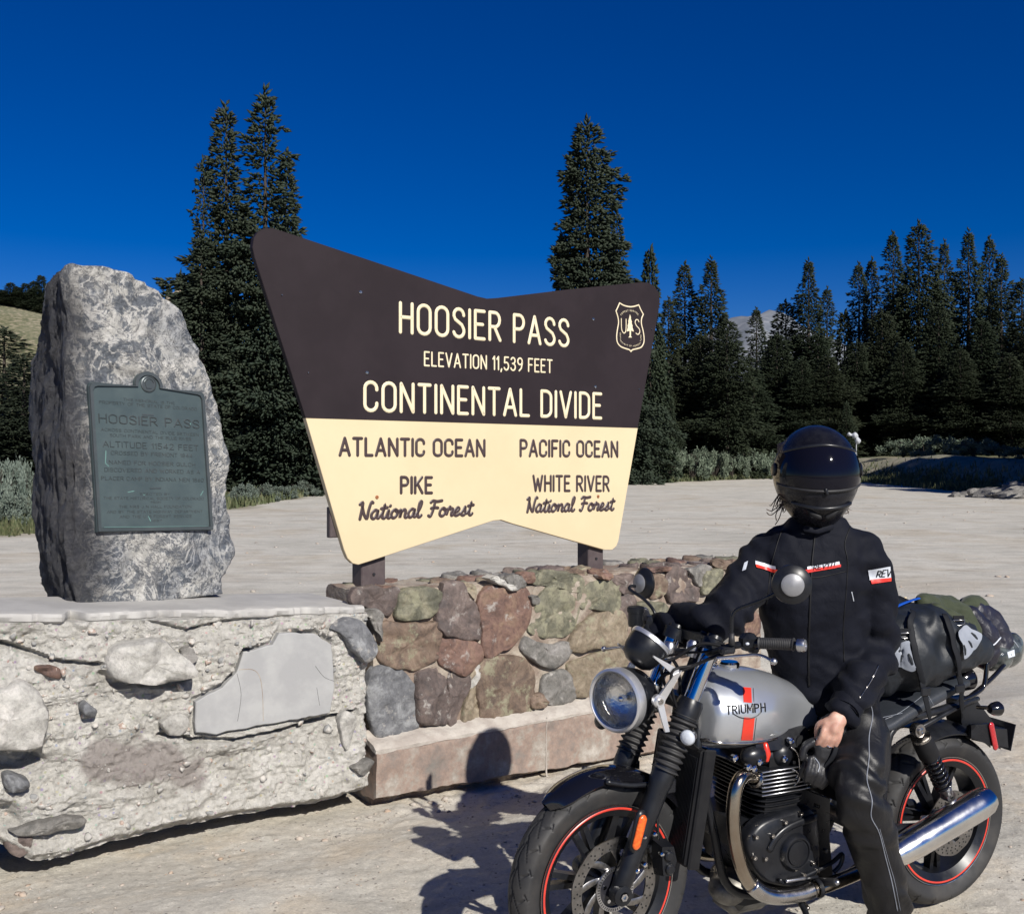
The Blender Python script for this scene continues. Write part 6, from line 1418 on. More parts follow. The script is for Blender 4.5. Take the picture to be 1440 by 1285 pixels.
obj('silencer', lathe([(.024, -.05), (.034, -.02), (.045, .03), (.050, .10), (.0515, Ls*.86), (.047, Ls*.95), (.036, Ls*1.0), (0, Ls*.93)], s0*V3(1, -1, 1), sd*V3(1, -1, 1), 32), mt['chrome'], bike, smooth=45)
obj('exhaust_pipe', tube(spl([q*V3(1, -1, 1) for q in hp], 4), .0225, 14), mt['pipe'], bike, smooth=True)
obj('sump_box', join(ell(B(1035, 1245, .02), (.10, .07, .06)), box(B(1040, 1262, .0), (.16, .12, .06), None, .02)), mt['cast'], bike, smooth=True)
# foot controls
obj('foot_peg', tube([B(1150, 1238, .16), B(1160, 1239, .20), B(1175, 1240, .245)], [.010, .013, .013], 12, rnd=True), mt['rubber'], bike, smooth=True)
obj('peg_tip', ell(B(1177, 1240, .252), (.009, .009, .009)), mt['alu'], bike, smooth=True)
obj('gear_lever', join(tube(spl([B(1172, 1226, .17), B(1182, 1215, .175), B(1184, 1200, .175), B(1165, 1215, .17), B(1110, 1240, .17), B(1096, 1236, .18)], 5), .007, 8), tube([B(1127, 1236, .17), B(1150, 1232, .18)], .005, 8)), mt['satin'], bike, smooth=True)
obj('linkage_rod', tube([B(1107, 1238, .19), B(1131, 1234, .19)], .006, 8, rnd=True), mt['alu'], bike, smooth=True)
obj('side_stand', join(tube(spl([B(1120, 1262, .13), B(1132, 1280, .17), B(1140, 1310, .24)], 4), .010, 10), box(B(1140, 1312, .245), (.06, .04, .012), None, .003)), mt['satin'], bike, smooth=True)
obj('stand_spring', tube(spl([B(1128, 1265, .14), B(1137, 1278, .17)], 8), [.006, .008]*4+[.006], 8), mt['steel'], bike, smooth=True)
# air box / side panel, throttle bodies
obj('side_panel', join(hull(pl([(1185, 1040), (1232, 1050), (1226, 1120), (1185, 1130)], .11)+[q*V3(1, -1, 1) for q in pl([(1185, 1040), (1232, 1050), (1226, 1120), (1185, 1130)], .11)])), mt['satin'], bike, smooth=35)
obj('throttle_body', join(lathe([(.03, -.04), (.034, 0), (.03, .04)], B(1128, 1068, .11), V3(1, 0, 0), 18), lathe([(.022, -.01), (.024, .01), (0, .012)], B(1125, 1043, .13), YA, 18)), mt['matte'], bike, smooth=35)
for k in range(2): obj('cable', tube(spl([B(1112, 1050+k*30, .15), B(1122, 1060+k*26, .16), B(1124, 1085+k*10, .16), B(1115, 1098+k*8, .15)], 6), .0028, 6), mt['steel'], bike, smooth=True)
# ---- seat
SEs = [(1150, 1018, 1000, .09), (1180, 1030, 1000, .13), (1215, 1035, 1005, .15), (1245, 1034, 1000, .15), (1270, 1024, 985, .145), (1300, 1005, 968, .135), (1330, 988, 954, .125), (1350, 975, 948, .11), (1362, 968, 950, .08)]
rs = []
for px, pb, pt, hw in SEs:
    b_, t_ = B(px, pb, hw*.9), B(px, pt, .05); c = V3((b_[0]), 0, (b_[2]+t_[2])/2); h = max((t_[2]-b_[2])/2, .02)
    rs.append(sring(c, YA, V3(0, 0, 1), hw, h, 2.8, 32))
rs2 = []
for k in range(32): rs2.append(spl([r[k] for r in rs], 5))
rs2 = np.array(rs2).transpose(1, 0, 2)
SEAT = loft(list(rs2)); seat = obj('seat', SEAT, mt['seat'], bike, smooth=True); SB = bvh(SEAT, MB)
for L in ([(1245, 1011), (1265, 1002), (1290, 984), (1300, 975)], [(1303, 974), (1312, 990), (1316, 1000)], [(1304, 962), (1332, 950)]): obj('seat_stitching', loc(line_on(SB, L, .0007, 6, .001)), mt['greypatch'], seat)
# ---- swingarm and shocks
obj('swingarm', join(*[tube(spl([V3(.40, y*.9, .36), V3(.22, y, .335), V3(.0, y, .318), V3(-.03, y, .318)], 4), [.026]*9+[.022]*4, 12) for y in (.115, -.115)], *[tube([V3(.40, -.11, .36), V3(.40, .11, .36)], .03, 14)]), mt['satin'], bike, smooth=True)
obj('axle_nut', lathe([(.018, 0), (.018, .012), (.008, .014), (.007, .006), (0, .006)], V3(0, .137, .318), YA, 6), mt['steel'], bike)
cL = V3(.045, .125, .335)
obj('rear_caliper', join(ell(V3(.085, .105, .33), (.045, .022, .05)), box(V3(.10, .11, .30), (.06, .03, .05), None, .01)), mt['alu'], bike, smooth=True)
obj('caliper_arm', tube(spl([B(1298, 1150, .15), B(1318, 1148, .155), B(1333, 1134, .155)], 4), [.010]*8+[.014], 10, rnd=True), mt['alu'], bike, smooth=True)
for y, a, b in ((.145, B(1290, 1026, .145), B(1333, 1118, .145)),):
    for s in (1, -1):
        a_, b_ = a*V3(1, s, 1), b*V3(1, s, 1); d = unit(b_-a_); L_ = np.linalg.norm(b_-a_); e = lambda t: a_+(b_-a_)*t
        sh = obj('shock_absorber', join(lathe([(0, L_*.13), (.034, L_*.13), (.036, L_*.17), (.036, L_*.38), (.03, L_*.42), (0, L_*.42)], a_, d, 24), tube([e(.3), e(.95)], .014, 12)), mt['matte'], bike, smooth=35)
        n = 190; pts = []
        u, v, w_ = basis(d)
        for k in range(n): t = k/n; pts.append(e(.36+.50*t)+.0275*(cos(t*2*pi*7.5)*u+sin(t*2*pi*7.5)*v))
        obj('spring', tube(pts, .0055, 8), mt['gloss'], sh, smooth=True)
        obj('top_eye', join(lathe([(.012, -.014), (.023, -.014), (.024, 0), (.023, .014), (.012, .014)], a_, YA, 24, True), lathe([(0, .02), (.022, .03), (.034, L_*.10), (.034, L_*.135), (0, L_*.135)], a_, d, 24)), mt['steel'], sh, smooth=35)
        obj('bolt', lathe([(.013, -.02), (.013, .02), (.006, .022), (0, .020)], a_, YA*s, 12), mt['steel'], sh, smooth=30)
        obj('bottom_eye', join(lathe([(.008, -.016), (.020, -.016), (.020, .016), (.008, .016)], b_, YA, 20, True), lathe([(0, -.05), (.022, -.05), (.026, -.035), (.018, 0), (0, 0)], b_, d, 20)), mt['alu'], sh, smooth=35)
# ---- tail: guard, plate holder, rails, indicators, reflector
def rguard():
    V = []; n = 26; m = 9; C = C0
    for i in range(n):
        t = radians(72)+(radians(128)-radians(72))*i/(n-1)
        for k in range(m): u = -1+2*k/(m-1); r = .352-.03*abs(u)**2.4; V.append(C+V3(cos(t)*r, u*.085, sin(t)*r))
    V = np.array(V); F = gidx(m, n).tolist(); nn = len(V); V2 = C+(V-C)*.985
    ed = [k for k in range(m)]+[i*m+m-1 for i in range(1, n)]+[(n-1)*m+k for k in range(m-2, -1, -1)]+[i*m for i in range(n-2, 0, -1)]
    return np.vstack([V, V2]), F+[[q+nn for q in f[::-1]] for f in F]+[(a, b, b+nn, a+nn) for a, b in zip(ed, ed[1:]+ed[:1])]
obj('rear_mudguard', rguard(), mt['satin'], bike, smooth=45)
for s in (1, -1):
    obj('subframe_rail', tube(spl([B(1290, 1025, .10)*V3(1, s, 1), B(1310, 1014, .105)*V3(1, s, 1), B(1345, 995, .10)*V3(1, s, 1), B(1375, 982, .06)*V3(1, s, 1)], 5), .009, 10), mt['satin'], bike, smooth=True)
obj('rail_plate', join([box(B(1315+k*7, 1009-k*3.6, .118), (.010, .004, .014), None, .001) for k in range(4)]), mt['refl'], bike) if False else None
# luggage carrier
ca = obj('luggage_rail', join(*[tube(spl([B(1350, 985, .09)*V3(1, s, 1), B(1372, 975, .09)*V3(1, s, 1), B(1384, 962, .085)*V3(1, s, 1), B(1388, 930, .08)*V3(1, s, 1)], 6), .0085, 10) for s in (1, -1)], *[tube(spl([B(1350, 990, .08)*V3(1, s, 1), B(1390, 958, .08)*V3(1, s, 1), B(1412, 935, .07)*V3(1, s, 1)], 5), .0085, 10) for s in (1, -1)], tube([B(1388, 932, .08), B(1388, 932, .08)*V3(1, -1, 1)], .008, 10)), mt['gloss'], bike, smooth=True)
tl = B(1352, 952, .0)
obj('tail_light', lathe([(0, -.05), (.03, -.045), (.042, -.02), (.044, .01), (.038, .016), (0, .02)], tl+V3(0, .02, 0), unit(V3(-1, 0, .1)), 28), mt['gloss'], bike, smooth=40)
obj('tail_lens', lathe([(.038, .012), (.03, .026), (0, .032)], tl+V3(0, .02, 0), unit(V3(-1, 0, .1)), 28), mt['redlens'], bike, smooth=True)
ph = [(1352, 985), (1372, 982), (1378, 1012), (1398, 1016), (1404, 1045), (1390, 1046), (1360, 1042), (1352, 1015)]
obj('plate_holder', join(hull([B(px, py, .035) for px, py in ph[:4]+ph[6:]]+[B(px, py, .035)*V3(1, -1, 1) for px, py in ph[:4]+ph[6:]]), hull([B(1366, 1022, .09)+V3(d, 0, 0) for d in (0, .01)]+[B(1400, 1020, .03)+V3(0, s, 0) for s in (0.05, -.12)]+[B(1402, 1046, .03)+V3(0, s, 0) for s in (.05, -.12)]+[B(1366, 1040, .09)])), mt['satin'], bike, smooth=30)
obj('number_plate', box(B(1398, 1030, .0)+V3(-.012, -.02, 0), (.004, .19, .10), ax3(unit(V3(1, 0, .25))), .001), mt['dim'], bike)
indic(B(1402, 996, .20), unit(V3(-1, .1, 0)), [B(1375, 994, .10), B(1392, 995, .17)], 'dim')
indic(B(1402, 996, .20)*V3(1, -1, 1), unit(V3(-1, -.1, 0)), [B(1375, 994, .10)*V3(1, -1, 1), B(1392, 995, .17)*V3(1, -1, 1)], 'dim')
ra_, rb_ = B(1394, 1020, .115), B(1400, 1050, .115)
obj('side_reflector', tube([ra_, rb_], .013, 12, flat=.45, nrm=YA, rnd=True), mt['redlens'], bike, smooth=True)
obj('reflector_arm', hull([q+V3(0, d, 0) for q in (B(1362, 1018, .09), B(1390, 1016, .10), B(1404, 1052, .10), B(1362, 1036, .09)) for d in (0, .012)]), mt['satin'], bike)
# ---------------------------------------------------------------- the rider
person = thing('person', 'rider in black textile suit and black full face helmet astride the motorcycle', 'person', tuple(P(1175, 985, 3.5)*V3(1, 1, 0)))
def limb(pts, r, k=5, n=20, flat=1., nrm=None): 
    p = spl(pts, k); rr = np.interp(np.linspace(0, len(r)-1, len(p)), np.arange(len(r)), r); return tube(p, rr, n, flat=flat, nrm=nrm, rnd=True)
XA, ZA = unit(V3(1, .10, 0)), V3(0, 0, 1)
def wrinkle(V, No, fn): return V+No*fn(V)[:, None]
# joints
shL, elL, wrL = P(1212, 783, 3.47), P(1232, 905, 3.52), P(1189, 995, 3.31)
shR, elR, wrR = P(1083, 781, 3.50), P(1012, 868, 3.38), P(926, 889, 3.52)
hpL, knL, anL = P(1198, 985, 3.52), P(1207, 1112, 3.22), P(1256, 1290, 3.32)
hpR, knR, anR = P(1150, 985, 3.68), P(1120, 1100, 3.95), P(1135, 1215, 4.05)
hd = P(1147, 668, 3.44)
def torso(rad):   # rings of the trunk; rad adds clothing thickness
    rows = [(992, 3.56, 1166, .150, .120), (965, 3.55, 1163, .160, .122), (930, 3.53, 1155, .163, .118), (890, 3.51, 1146, .160, .115), (850, 3.49, 1142, .170, .118), (815, 3.48, 1146, .182, .118), (785, 3.48, 1149, .184, .103), (768, 3.48, 1149, .174, .094), (754, 3.48, 1149, .138, .084), (742, 3.475, 1149, .096, .076), (730, 3.475, 1149, .072, .066)]
    return loft([sring(P(px, py, Yd), XA, V3(-XA[1], XA[0], 0), a+rad, b+rad, 2.4, 36) for py, Yd, px, a, b in rows])
def hand(c, back, fdir, up, s=1., curl=1., thumb=1):
    """palm centre c; back = direction the back of the hand faces; fdir = from wrist to knuckles; up = towards the index side"""
    b, f, u = unit(back), unit(fdir), unit(up); out = [ell(c, (.043*s, .040*s, .016*s), np.array([f, u, b]).T, 10, 14), ell(c-f*.030*s, (.035*s, .030*s, .018*s), np.array([f, u, b]).T, 10, 14), ell(c+u*.018*s-f*.012*s-b*.006, (.030*s, .020*s, .018*s), np.array([f, u, b]).T, 8, 12)]
    tips = []
    for k, (off, L) in enumerate(((.030, .90), (.0105, 1.0), (-.0095, .95), (-.0285, .78))):
        k0 = c+f*(.038-.004*abs(k-1))*s+u*off*s+b*.004*s; a1 = unit(f*(1-.75*curl)-b*(.15+.9*curl)*.9); a2 = unit(f*(.35-.9*curl)-b*1.0); a3 = unit(-f*(.9*curl-.2)-b*.7)
        p = [k0-f*.02*s, k0, k0+a1*.040*L*s, k0+a1*.040*L*s+a2*.026*L*s, k0+a1*.040*L*s+a2*.026*L*s+a3*.018*L*s]
        out.append(tube(spl(p, 3), np.linspace(.0105, .0078, 13)*s*(.93 if k == 3 else 1), 10, rnd=True)); tips.append(p)
    t0 = c+u*.026*s-f*.02*s-b*.008*s; p = [t0, t0+u*.016*s+f*.018*s-b*.014*s, t0+u*.010*s+f*.040*s-b*.028*s, t0+u*.002*s+f*.058*s-b*.034*s]
    out.append(tube(spl(p, 3), np.linspace(.014, .0085, 10)*s, 10, rnd=True)); return out, tips
hl_c = P(1171, 1025, 3.27)
handL, tipsL = hand(hl_c, V3(.10, -.93, .30), V3(-.36, -.12, -.93), V3(-.93, .0, .36), .92, .42)
hr_c = P(912, 893, 3.545)
handR, tipsR = hand(hr_c, V3(-.45, -.1, .85), V3(-.75, -.25, -.45), V3(.45, -.95, -.0), .92, 1.0)
body = [limb([hpL*.5+hpR*.5, P(1158, 930, 3.53), P(1145, 850, 3.5), P(1150, 770, 3.5), P(1149, 745, 3.49), P(1148, 700, 3.48)], [.11, .105, .12, .09, .052, .055]),
        ell(hd, (.085, .10, .115)), limb([shL-V3(.05, 0, 0), shL, elL, wrL, hl_c], [.05, .045, .036, .026, .022]), limb([shR+V3(.05, 0, 0), shR, elR, wrR, hr_c], [.05, .045, .036, .026, .022]),
        limb([hpL+V3(-.03, .03, .02), (hpL+knL)/2+V3(.01, 0, .015), knL, (knL*.6+anL*.4)+V3(.005, .01, 0), anL], [.06, .055, .04, .035, .03]), limb([hpR, knR, anR], [.06, .04, .03])]+handL+handR
bV, bF, bN = fuse(body, .0042, 3, .4)
bV = bV+bN*(fbm(bV*60, 2, 5)*.0012)[:, None]
body_o = obj('body', (bV, bF), mt['skin'], person, smooth=True)
# ring on the finger and nail plates
tp = tipsL[2]; m_ = tp[1]*.35+tp[2]*.65; obj('finger_ring', tube([m_+q for q in (lambda u, v: [(.0112*cos(t)*u+.0112*sin(t)*v) for t in np.linspace(0, 2*pi, 16, endpoint=False)])(*basis(tp[2]-tp[1])[:2])], .0022, 6, closed=True), mt['chrome'], person, smooth=True)
obj('wristband', tube([P(1181, 1004, 3.30)+q for q in (lambda u, v: [(.031*cos(t)*u+.024*sin(t)*v) for t in np.linspace(0, 2*pi, 20, endpoint=False)])(*basis(unit(wrL-hl_c))[:2])], .0035, 6, closed=True), M('purple_band', (.25, .03, .18), rough=.5), person, smooth=True)
# jacket
jp = [torso(.012), ell(P(1149, 748, 3.47), (.088, .085, .045)), limb([shL+V3(-.07, .01, .02), shL+V3(-.01, 0, .0), (shL+elL)/2+V3(.008, 0, 0), elL, (elL+wrL)/2+V3(.006, 0, .0), wrL+unit(elL-wrL)*.0], [.074, .079, .075, .070, .067, .054]),
      limb([shR+V3(.07, .01, .02), shR+V3(.01, 0, 0), (shR+elR)/2, elR, (elR+wrR)/2, wrR], [.074, .079, .075, .071, .064, .053]), ell(P(1165, 970, 3.54), (.175, .14, .05))]
jV, jF, jN = fuse(jp, .0085, 7, .5)
def dseg(p, a, b): e = b-a; t = np.clip(((p-a)@e)/(e@e), 0, 1); return np.linalg.norm(p-a-t[:, None]*e, axis=1), t
def jw(p):
    d = fbm(p*V3(7, 7, 9), 4, 7)*.022+ridge(p*V3(11, 11, 8)+fbm(p*5, 2, 44)[:, None]*2, 2, 46)*.006
    for a, b, c in ((shL, elL, wrL), (shR, elR, wrR)):
        w1 = np.exp(-(np.linalg.norm(p-b, axis=1)/.13)**2); w2 = np.exp(-(np.linalg.norm(p-c, axis=1)/.14)**2); w3 = np.exp(-(np.linalg.norm(p-a, axis=1)/.11)**2)
        ax = unit(c-a); q = (p-a)@ax; d += (w1*.013+w2*.010+w3*.007)*np.sin(q*75+fbm(p*7, 2, 9)*9)+w1*ridge(p*13, 2, 11)*.008
    low = sstep(1.15, .9, p[:, 2]) if False else 1-sstep(.90, 1.10, p[:, 2]); d += low*ridge(p*V3(9, 9, 16), 2, 31)*.010
    fr = np.abs(p[:, 0]-P(1148, 850, 3.37)[0]+.01*0)
    return d+ridge(p*V3(6, 6, 5), 2, 33)*.008
jV = wrinkle(jV, jN, jw); JK = (jV, jF); jacket = obj('jacket', JK, mt['jacket'], person, smooth=True); JB = bvh(JK)
# cuffs, hem, collar, zip
def ringtube(c, ax, ra, rb, r, n=28): u, v, w_ = basis(ax); return tube([c+ra*cos(t)*u+rb*sin(t)*v for t in np.linspace(0, 2*pi, n, endpoint=False)], r, 8, closed=True)
dL = unit(wrL-elL); dR = unit(wrR-elR)
obj('cuff', join(tube([wrL-dL*.02, wrL+dL*.018, wrL+dL*.022, wrL+dL*.010], [.055, .050, .044, .040], 24)), mt['jacket'], jacket, smooth=40)
obj('cuff', join(tube([wrR-dR*.02, wrR+dR*.012, wrR+dR*.016, wrR+dR*.006], [.052, .048, .043, .040], 24)), mt['jacket'], jacket, smooth=40)
cb = P(1149, 742, 3.465)
obj('collar', loft([sring(cb+V3(0, .0, z)+V3(.0, -.01*z*10, 0), XA, V3(-XA[1], XA[0], 0), a, a*.92, 2.2, 36) for z, a in ((-.035, .095), (-.01, .088), (.02, .082), (.045, .080), (.047, .074), (.02, .072))], False), mt['jacket'], jacket, smooth=True)
obj('collar_tab', tube([P(1133, 744, 3.36), P(1150, 747, 3.355), P(1170, 741, 3.365)], .009, 10, flat=.3, nrm=V3(0, -1, 0), rnd=True), mt['jacket'], jacket, smooth=True)
obj('zip', line_on(JB, [(1146, 752), (1142, 790), (1139, 850), (1137, 920), (1138, 965)], .0035, 8, .001), mt['matte'], jacket, smooth=True)
obj('shoulder_seam', join(line_on(JB, [(1196, 740), (1188, 765), (1192, 790), (1190, 830), (1186, 880), (1187, 930)], .0018, 8, .0008), line_on(JB, [(1100, 745), (1092, 768), (1084, 800), (1078, 850)], .0018, 8, .0008), line_on(JB, [(1092, 800), (1140, 812), (1190, 803)], .0016, 8, .0008)), mt['matte'], jacket, smooth=True)
def badge(name, q, red, txt, tb, th, tr=.0016):
    o = obj(name, patch(JB, q, 12, 5, .0035), mt['refl'], jacket, smooth=True); obj('red_band', patch(JB, red, 12, 4, .0048), mt['redpaint'], jacket, smooth=True)
    if txt: dec_text(JB, txt, tb[0], tb[1], th, tr, 'letterblack', jacket, .16, shear=.25, off=.0052, tolocal=False)
badge('chest_badge', [(1135, 797), (1180, 789.5), (1181, 795), (1135, 803)], [(1130, 801.5), (1182, 793.5), (1182, 797), (1131, 806)], "REV'IT!", [(1143, 801.5), (1172, 796.5)], 6.0, .0018)
badge('chest_badge', [(1062, 789), (1091, 796), (1092, 803), (1062, 795)], [(1062, 794), (1094, 801), (1094, 806), (1063, 798)], None, None, 0)
badge('sleeve_badge', [(1220, 801), (1251, 796), (1252, 814), (1222, 816)], [(1223, 815), (1252, 812), (1252, 817), (1225, 821)], "REV", [(1232, 811), (1250, 809.5)], 9.0, .0024)
obj('sleeve_badge', patch(JB, [(1047, 792), (1052, 789), (1049, 801), (1044, 803)], 4, 4, .003), mt['refl'], jacket, smooth=True)
obj('sleeve_zip', line_on(JB, [(1235, 935), (1228, 950), (1219, 965), (1208, 982)], .0022, 6, .002), mt['steel'], jacket, smooth=True)
obj('pocket_zip', line_on(JB, [(1197, 832), (1200, 845)], .0018, 5, .002), mt['refl'], jacket, smooth=True)
# trousers
tp_ = [limb([hpL*.5+hpR*.5+V3(0, 0, .07), hpL*.5+hpR*.5], [.13, .145]), ell(P(1165, 978, 3.56), (.165, .125, .07)),
       limb([hpL+V3(-.03, .03, .02), (hpL+knL)/2+V3(.01, .0, .015), knL, (knL*.6+anL*.4)+V3(.005, .01, 0), (knL*.25+anL*.75), anL+V3(0, 0, -.03)], [.100, .096, .078, .072, .070, .068]),
       limb([hpR, (hpR+knR)/2, knR, (knR+anR)/2, anR+V3(0, 0, -.03)], [.10, .095, .080, .072, .068])]
tV, tF, tN = fuse(tp_, .0085, 6, .5)
def tw_(p):
    d = fbm(p*V3(6, 6, 7), 4, 17)*.016
    for a, b, c in ((hpL, knL, anL), (hpR, knR, anR)):
        w1 = np.exp(-(np.linalg.norm(p-b, axis=1)/.13)**2); w2 = np.exp(-(np.linalg.norm(p-c, axis=1)/.16)**2); w0 = np.exp(-(np.linalg.norm(p-a, axis=1)/.15)**2)
        q = (p-a)@unit(c-a); d += (w1*.013+w2*.011+w0*.012)*np.sin(q*62+fbm(p*6, 2, 19)*11)
    return d+ridge(p*V3(8, 8, 4), 2, 43)*.010
tV = wrinkle(tV, tN, tw_); TR = (tV, tF); trousers = obj('trousers', TR, mt['trouser'], person, smooth=True); TRB = bvh(TR)
obj('reflective_piping', line_on(TRB, [(1222, 985), (1227, 1005), (1222, 1035), (1222, 1065), (1219, 1095), (1226, 1125), (1225, 1148), (1236, 1170), (1245, 1205), (1254, 1240), (1262, 1280)], .0018, 6, .001), mt['piping'], trousers, smooth=True)
obj('reflective_piping', line_on(TRB, [(1237, 1165), (1248, 1205), (1258, 1240), (1266, 1280)], .0010, 6, .001), mt['piping'], trousers, smooth=True)
# boots
def boot(an, f):
    f = unit(f); s = unit(np.cross(ZA, f)); a = V3(an[0], an[1], 0); z0 = float(gz(a[0], a[1]))
    c = [sring(a+f*x+V3(0, 0, z0+h+.012), s, ZA, w_, h, 2.6, 20) for x, w_, h in ((-.075, .028, .035), (-.06, .036, .050), (0, .042, .062), (.06, .044, .052), (.12, .048, .038), (.165, .042, .030), (.19, .022, .020))]
    V, F, Nn = fuse([loft(c), tube([a+V3(0, 0, z0+.06), an+V3(0, 0, .06)], [.047, .052], 18, rnd=True)], .008, 4); b = obj('boot', (V, F), mt['leather'], person, smooth=True)
    obj('sole', loft([sring(a+f*.055+V3(0, 0, z0+z), f, s, .138, .050, 2.8, 32) for z in (.001, .016)]), mt['rubber'], b)
boot(anL, V3(-.3, -1, 0)); boot(anR, V3(-.9, -.5, 0))
# helmet
HP = radians(2); hf = unit(V3(-.10, -1, 0)); hx = unit(np.cross(ZA, hf)*-1); HRm = np.array([hx, hf*cos(HP)-ZA*sin(HP), hf*sin(HP)+ZA*cos(HP)]).T     # columns: right, forward, up
def hshape(az, el, k=0.):      # az 0 = forward
    a, e = az, el; x, y, z = cos(e)*sin(a), cos(e)*cos(a), sin(e)
    rx, ry, rz = .139, .168, .166
    if z < 0: rx *= 1-.25*(-z)**1.5; ry *= 1-.08*(-z); rz *= 1.12
    front = max(y, 0); chin = np.exp(-((el+.72)/.42)**2)*front**2
    p = V3(x*rx, y*ry, z*rz)*(1+.085*chin)
    p[2] += -.012*max(-z, 0)*front
    return p*(1+k)
def hg(nu, nv, a0, a1, e0f, e1f, k, full=False, dm=None):
    V = []
    for j in range(nv):
        for i in range(nu):
            a = a0+(a1-a0)*i/(nu if full else nu-1); e = e0f(a)+(e1f(a)-e0f(a))*j/(nv-1); V.append(hshape(a, e, k+(dm(a, e) if dm else 0)))
    V = np.array(V)@HRm.T+hd; i, j = np.meshgrid(np.arange(nu if full else nu-1), np.arange(nv-1)); i = i.ravel(); j = j.ravel(); q = (i+1) % nu; return V, np.stack([j*nu+i, j*nu+q, (j+1)*nu+q, (j+1)*nu+i], 1)
def shellbump(a, e): 
    f = max(cos(a), 0); port = (1-sstep(.62, .70, abs(a)/1.9))*0
    d = 0.
    inside = (abs(a) < 1.25) and (-.30+.0*a < e < .52-.10*abs(a)); d -= .018 if inside else 0
    d += .012*np.exp(-((e+.52)/.10)**2)*f**3-.010*np.exp(-((e+.40)/.05)**2)*f**2
    d += .014*np.exp(-((abs(a)-.35)/.10)**2-((e-.95)/.12)**2)*0
    return d
helm = bpy.data.objects.new('helmet', None); COL.objects.link(helm); helm.parent = person; helm.location = tuple(float(x) for x in hd); helm.matrix_parent_inverse = Matrix.Translation(-Vector(person.location)); helm['_w'] = 1
sV, sF = hg(120, 90, -pi, pi, lambda a: -1.12+.0*a, lambda a: pi/2-.001, 0., True, shellbump)
obj('shell', (sV, sF), M('helmet_black', (.0055, .0055, .008), (.010, .010, .013), sc=30, rough=.24, coat=0, spec=.3, rvar=.06), helm, smooth=True)
vtop = lambda a: .62-.13*abs(a)**1.5; vbot = lambda a: -.13-.06*cos(a*1.2)+.05*abs(a)**2*.3
v1 = hg(70, 30, -1.34, 1.34, vbot, vtop, .020); v2 = hg(70, 30, -1.34, 1.34, vbot, vtop, .004); nn = len(v1[0]); nu, nv = 70, 30
ed = list(range(nu))+[j*nu+nu-1 for j in range(1, nv)]+[(nv-1)*nu+i for i in range(nu-2, -1, -1)]+[j*nu for j in range(nv-2, 0, -1)]
VIS = (np.vstack([v1[0], v2[0]]), v1[1].tolist()+[[q+nn for q in f[::-1]] for f in v2[1].tolist()]+[(b, a, a+nn, b+nn) for a, b in zip(ed, ed[1:]+ed[:1])])
obj('visor', VIS, mt['visor'], helm, smooth=50)
hp_ = lambda a, e, k=.0: HRm@hshape(a, e, k)+hd
obj('visor_seal', tube([hp_(a, vbot(a)-.03, .008) for a in np.linspace(-1.3, 1.3, 40)], .005, 8), mt['rubber'], helm, smooth=True)
obj('brow_ridge', tube([hp_(a, vtop(a)+.035, .010) for a in np.linspace(-1.15, 1.15, 30)], .006, 8, rnd=True), mt['satin'], helm, smooth=True)
obj('chin_ridge', tube([hp_(a, -.40-.10*cos(a*1.3), .018) for a in np.linspace(-.9, .9, 26)], [.003]+[.007]*24+[.003], 8, rnd=True), mt['satin'], helm, smooth=True)
obj('visor_tab', tube([hp_(.0, -.19, .02), hp_(-.03, -.25, .03)], .006, 8, rnd=True), mt['satin'], helm, smooth=True)
for s in (1, -1):
    obj('chin_vent', tube([hp_(s*.12, -.66, .03), hp_(s*.30, -.60, .03), hp_(s*.42, -.54, .025)], [.008, .009, .004], 8, flat=.5, nrm=-hf, rnd=True), mt['matte'], helm, smooth=True)
    obj('visor_pivot', lathe([(.022, -.004), (.022, .004), (.016, .007), (0, .007)], hp_(s*1.42, .12, .02), HRm@unit(hshape(s*1.42, .12)), 20), mt['satin'], helm, smooth=35)
    obj('spoiler', hull([hp_(s*a_, e_, k_) for a_, e_, k_ in ((1.5, .75, .0), (1.6, .45, .0), (2.3, .7, .0), (2.2, .4, .0), (1.9, .60, .10))]), mt['gloss'], helm, smooth=30)
obj('helmet_base_trim', tube([hp_(a, -1.11, .0) for a in np.linspace(-pi, pi, 48, endpoint=False)], .010, 8, closed=True), mt['rubber'], helm, smooth=True)
obj('edge_sticker', tube([hp_(-.98, .56, .022), hp_(-1.08, .50, .022), hp_(-1.13, .42, .022)], .0028, 6, flat=.3, nrm=hx, rnd=True), mt['refl'], helm, smooth=True)
# hair
rg = random.Random(2); hs_ = []
for k in range(30):
    s = rg.choice((-1, 1)); px, py = (1094+rg.uniform(-4, 12), 702+rg.uniform(-4, 8)) if s < 0 else (1186+rg.uniform(-12, 4), 704+rg.uniform(-4, 8))
    a = P(px, py, 3.44+rg.uniform(-.02, .06)); L = rg.uniform(.02, .055); o_ = s*rg.uniform(-.006, .014); b_ = a+V3(o_, rg.uniform(-.01, .01), -L*.55); c_ = b_+V3(o_*rg.uniform(.2, 1.6), 0, -L*.4+rg.uniform(0, .02))
    hs_.append(tube(spl([a+V3(-s*.02, 0, .03), a, b_, c_], 3), [.0016]*8+[.0005]*2, 4))
for L in ([(1098, 708), (1086, 718), (1078, 716)], [(1100, 710), (1088, 722), (1082, 724), (1078, 720)], [(1186, 714), (1192, 716), (1193, 711)], [(1180, 720), (1189, 722), (1194, 719)], [(1096, 712), (1091, 724), (1092, 732)], [(1100, 714), (1096, 728), (1090, 738)]): hs_.append(tube(spl([P(a, b, 3.42) for a, b in L], 4), .0016, 4))
obj('hair', join(hs_), mt['hair'], person, smooth=True, kind='stuff')
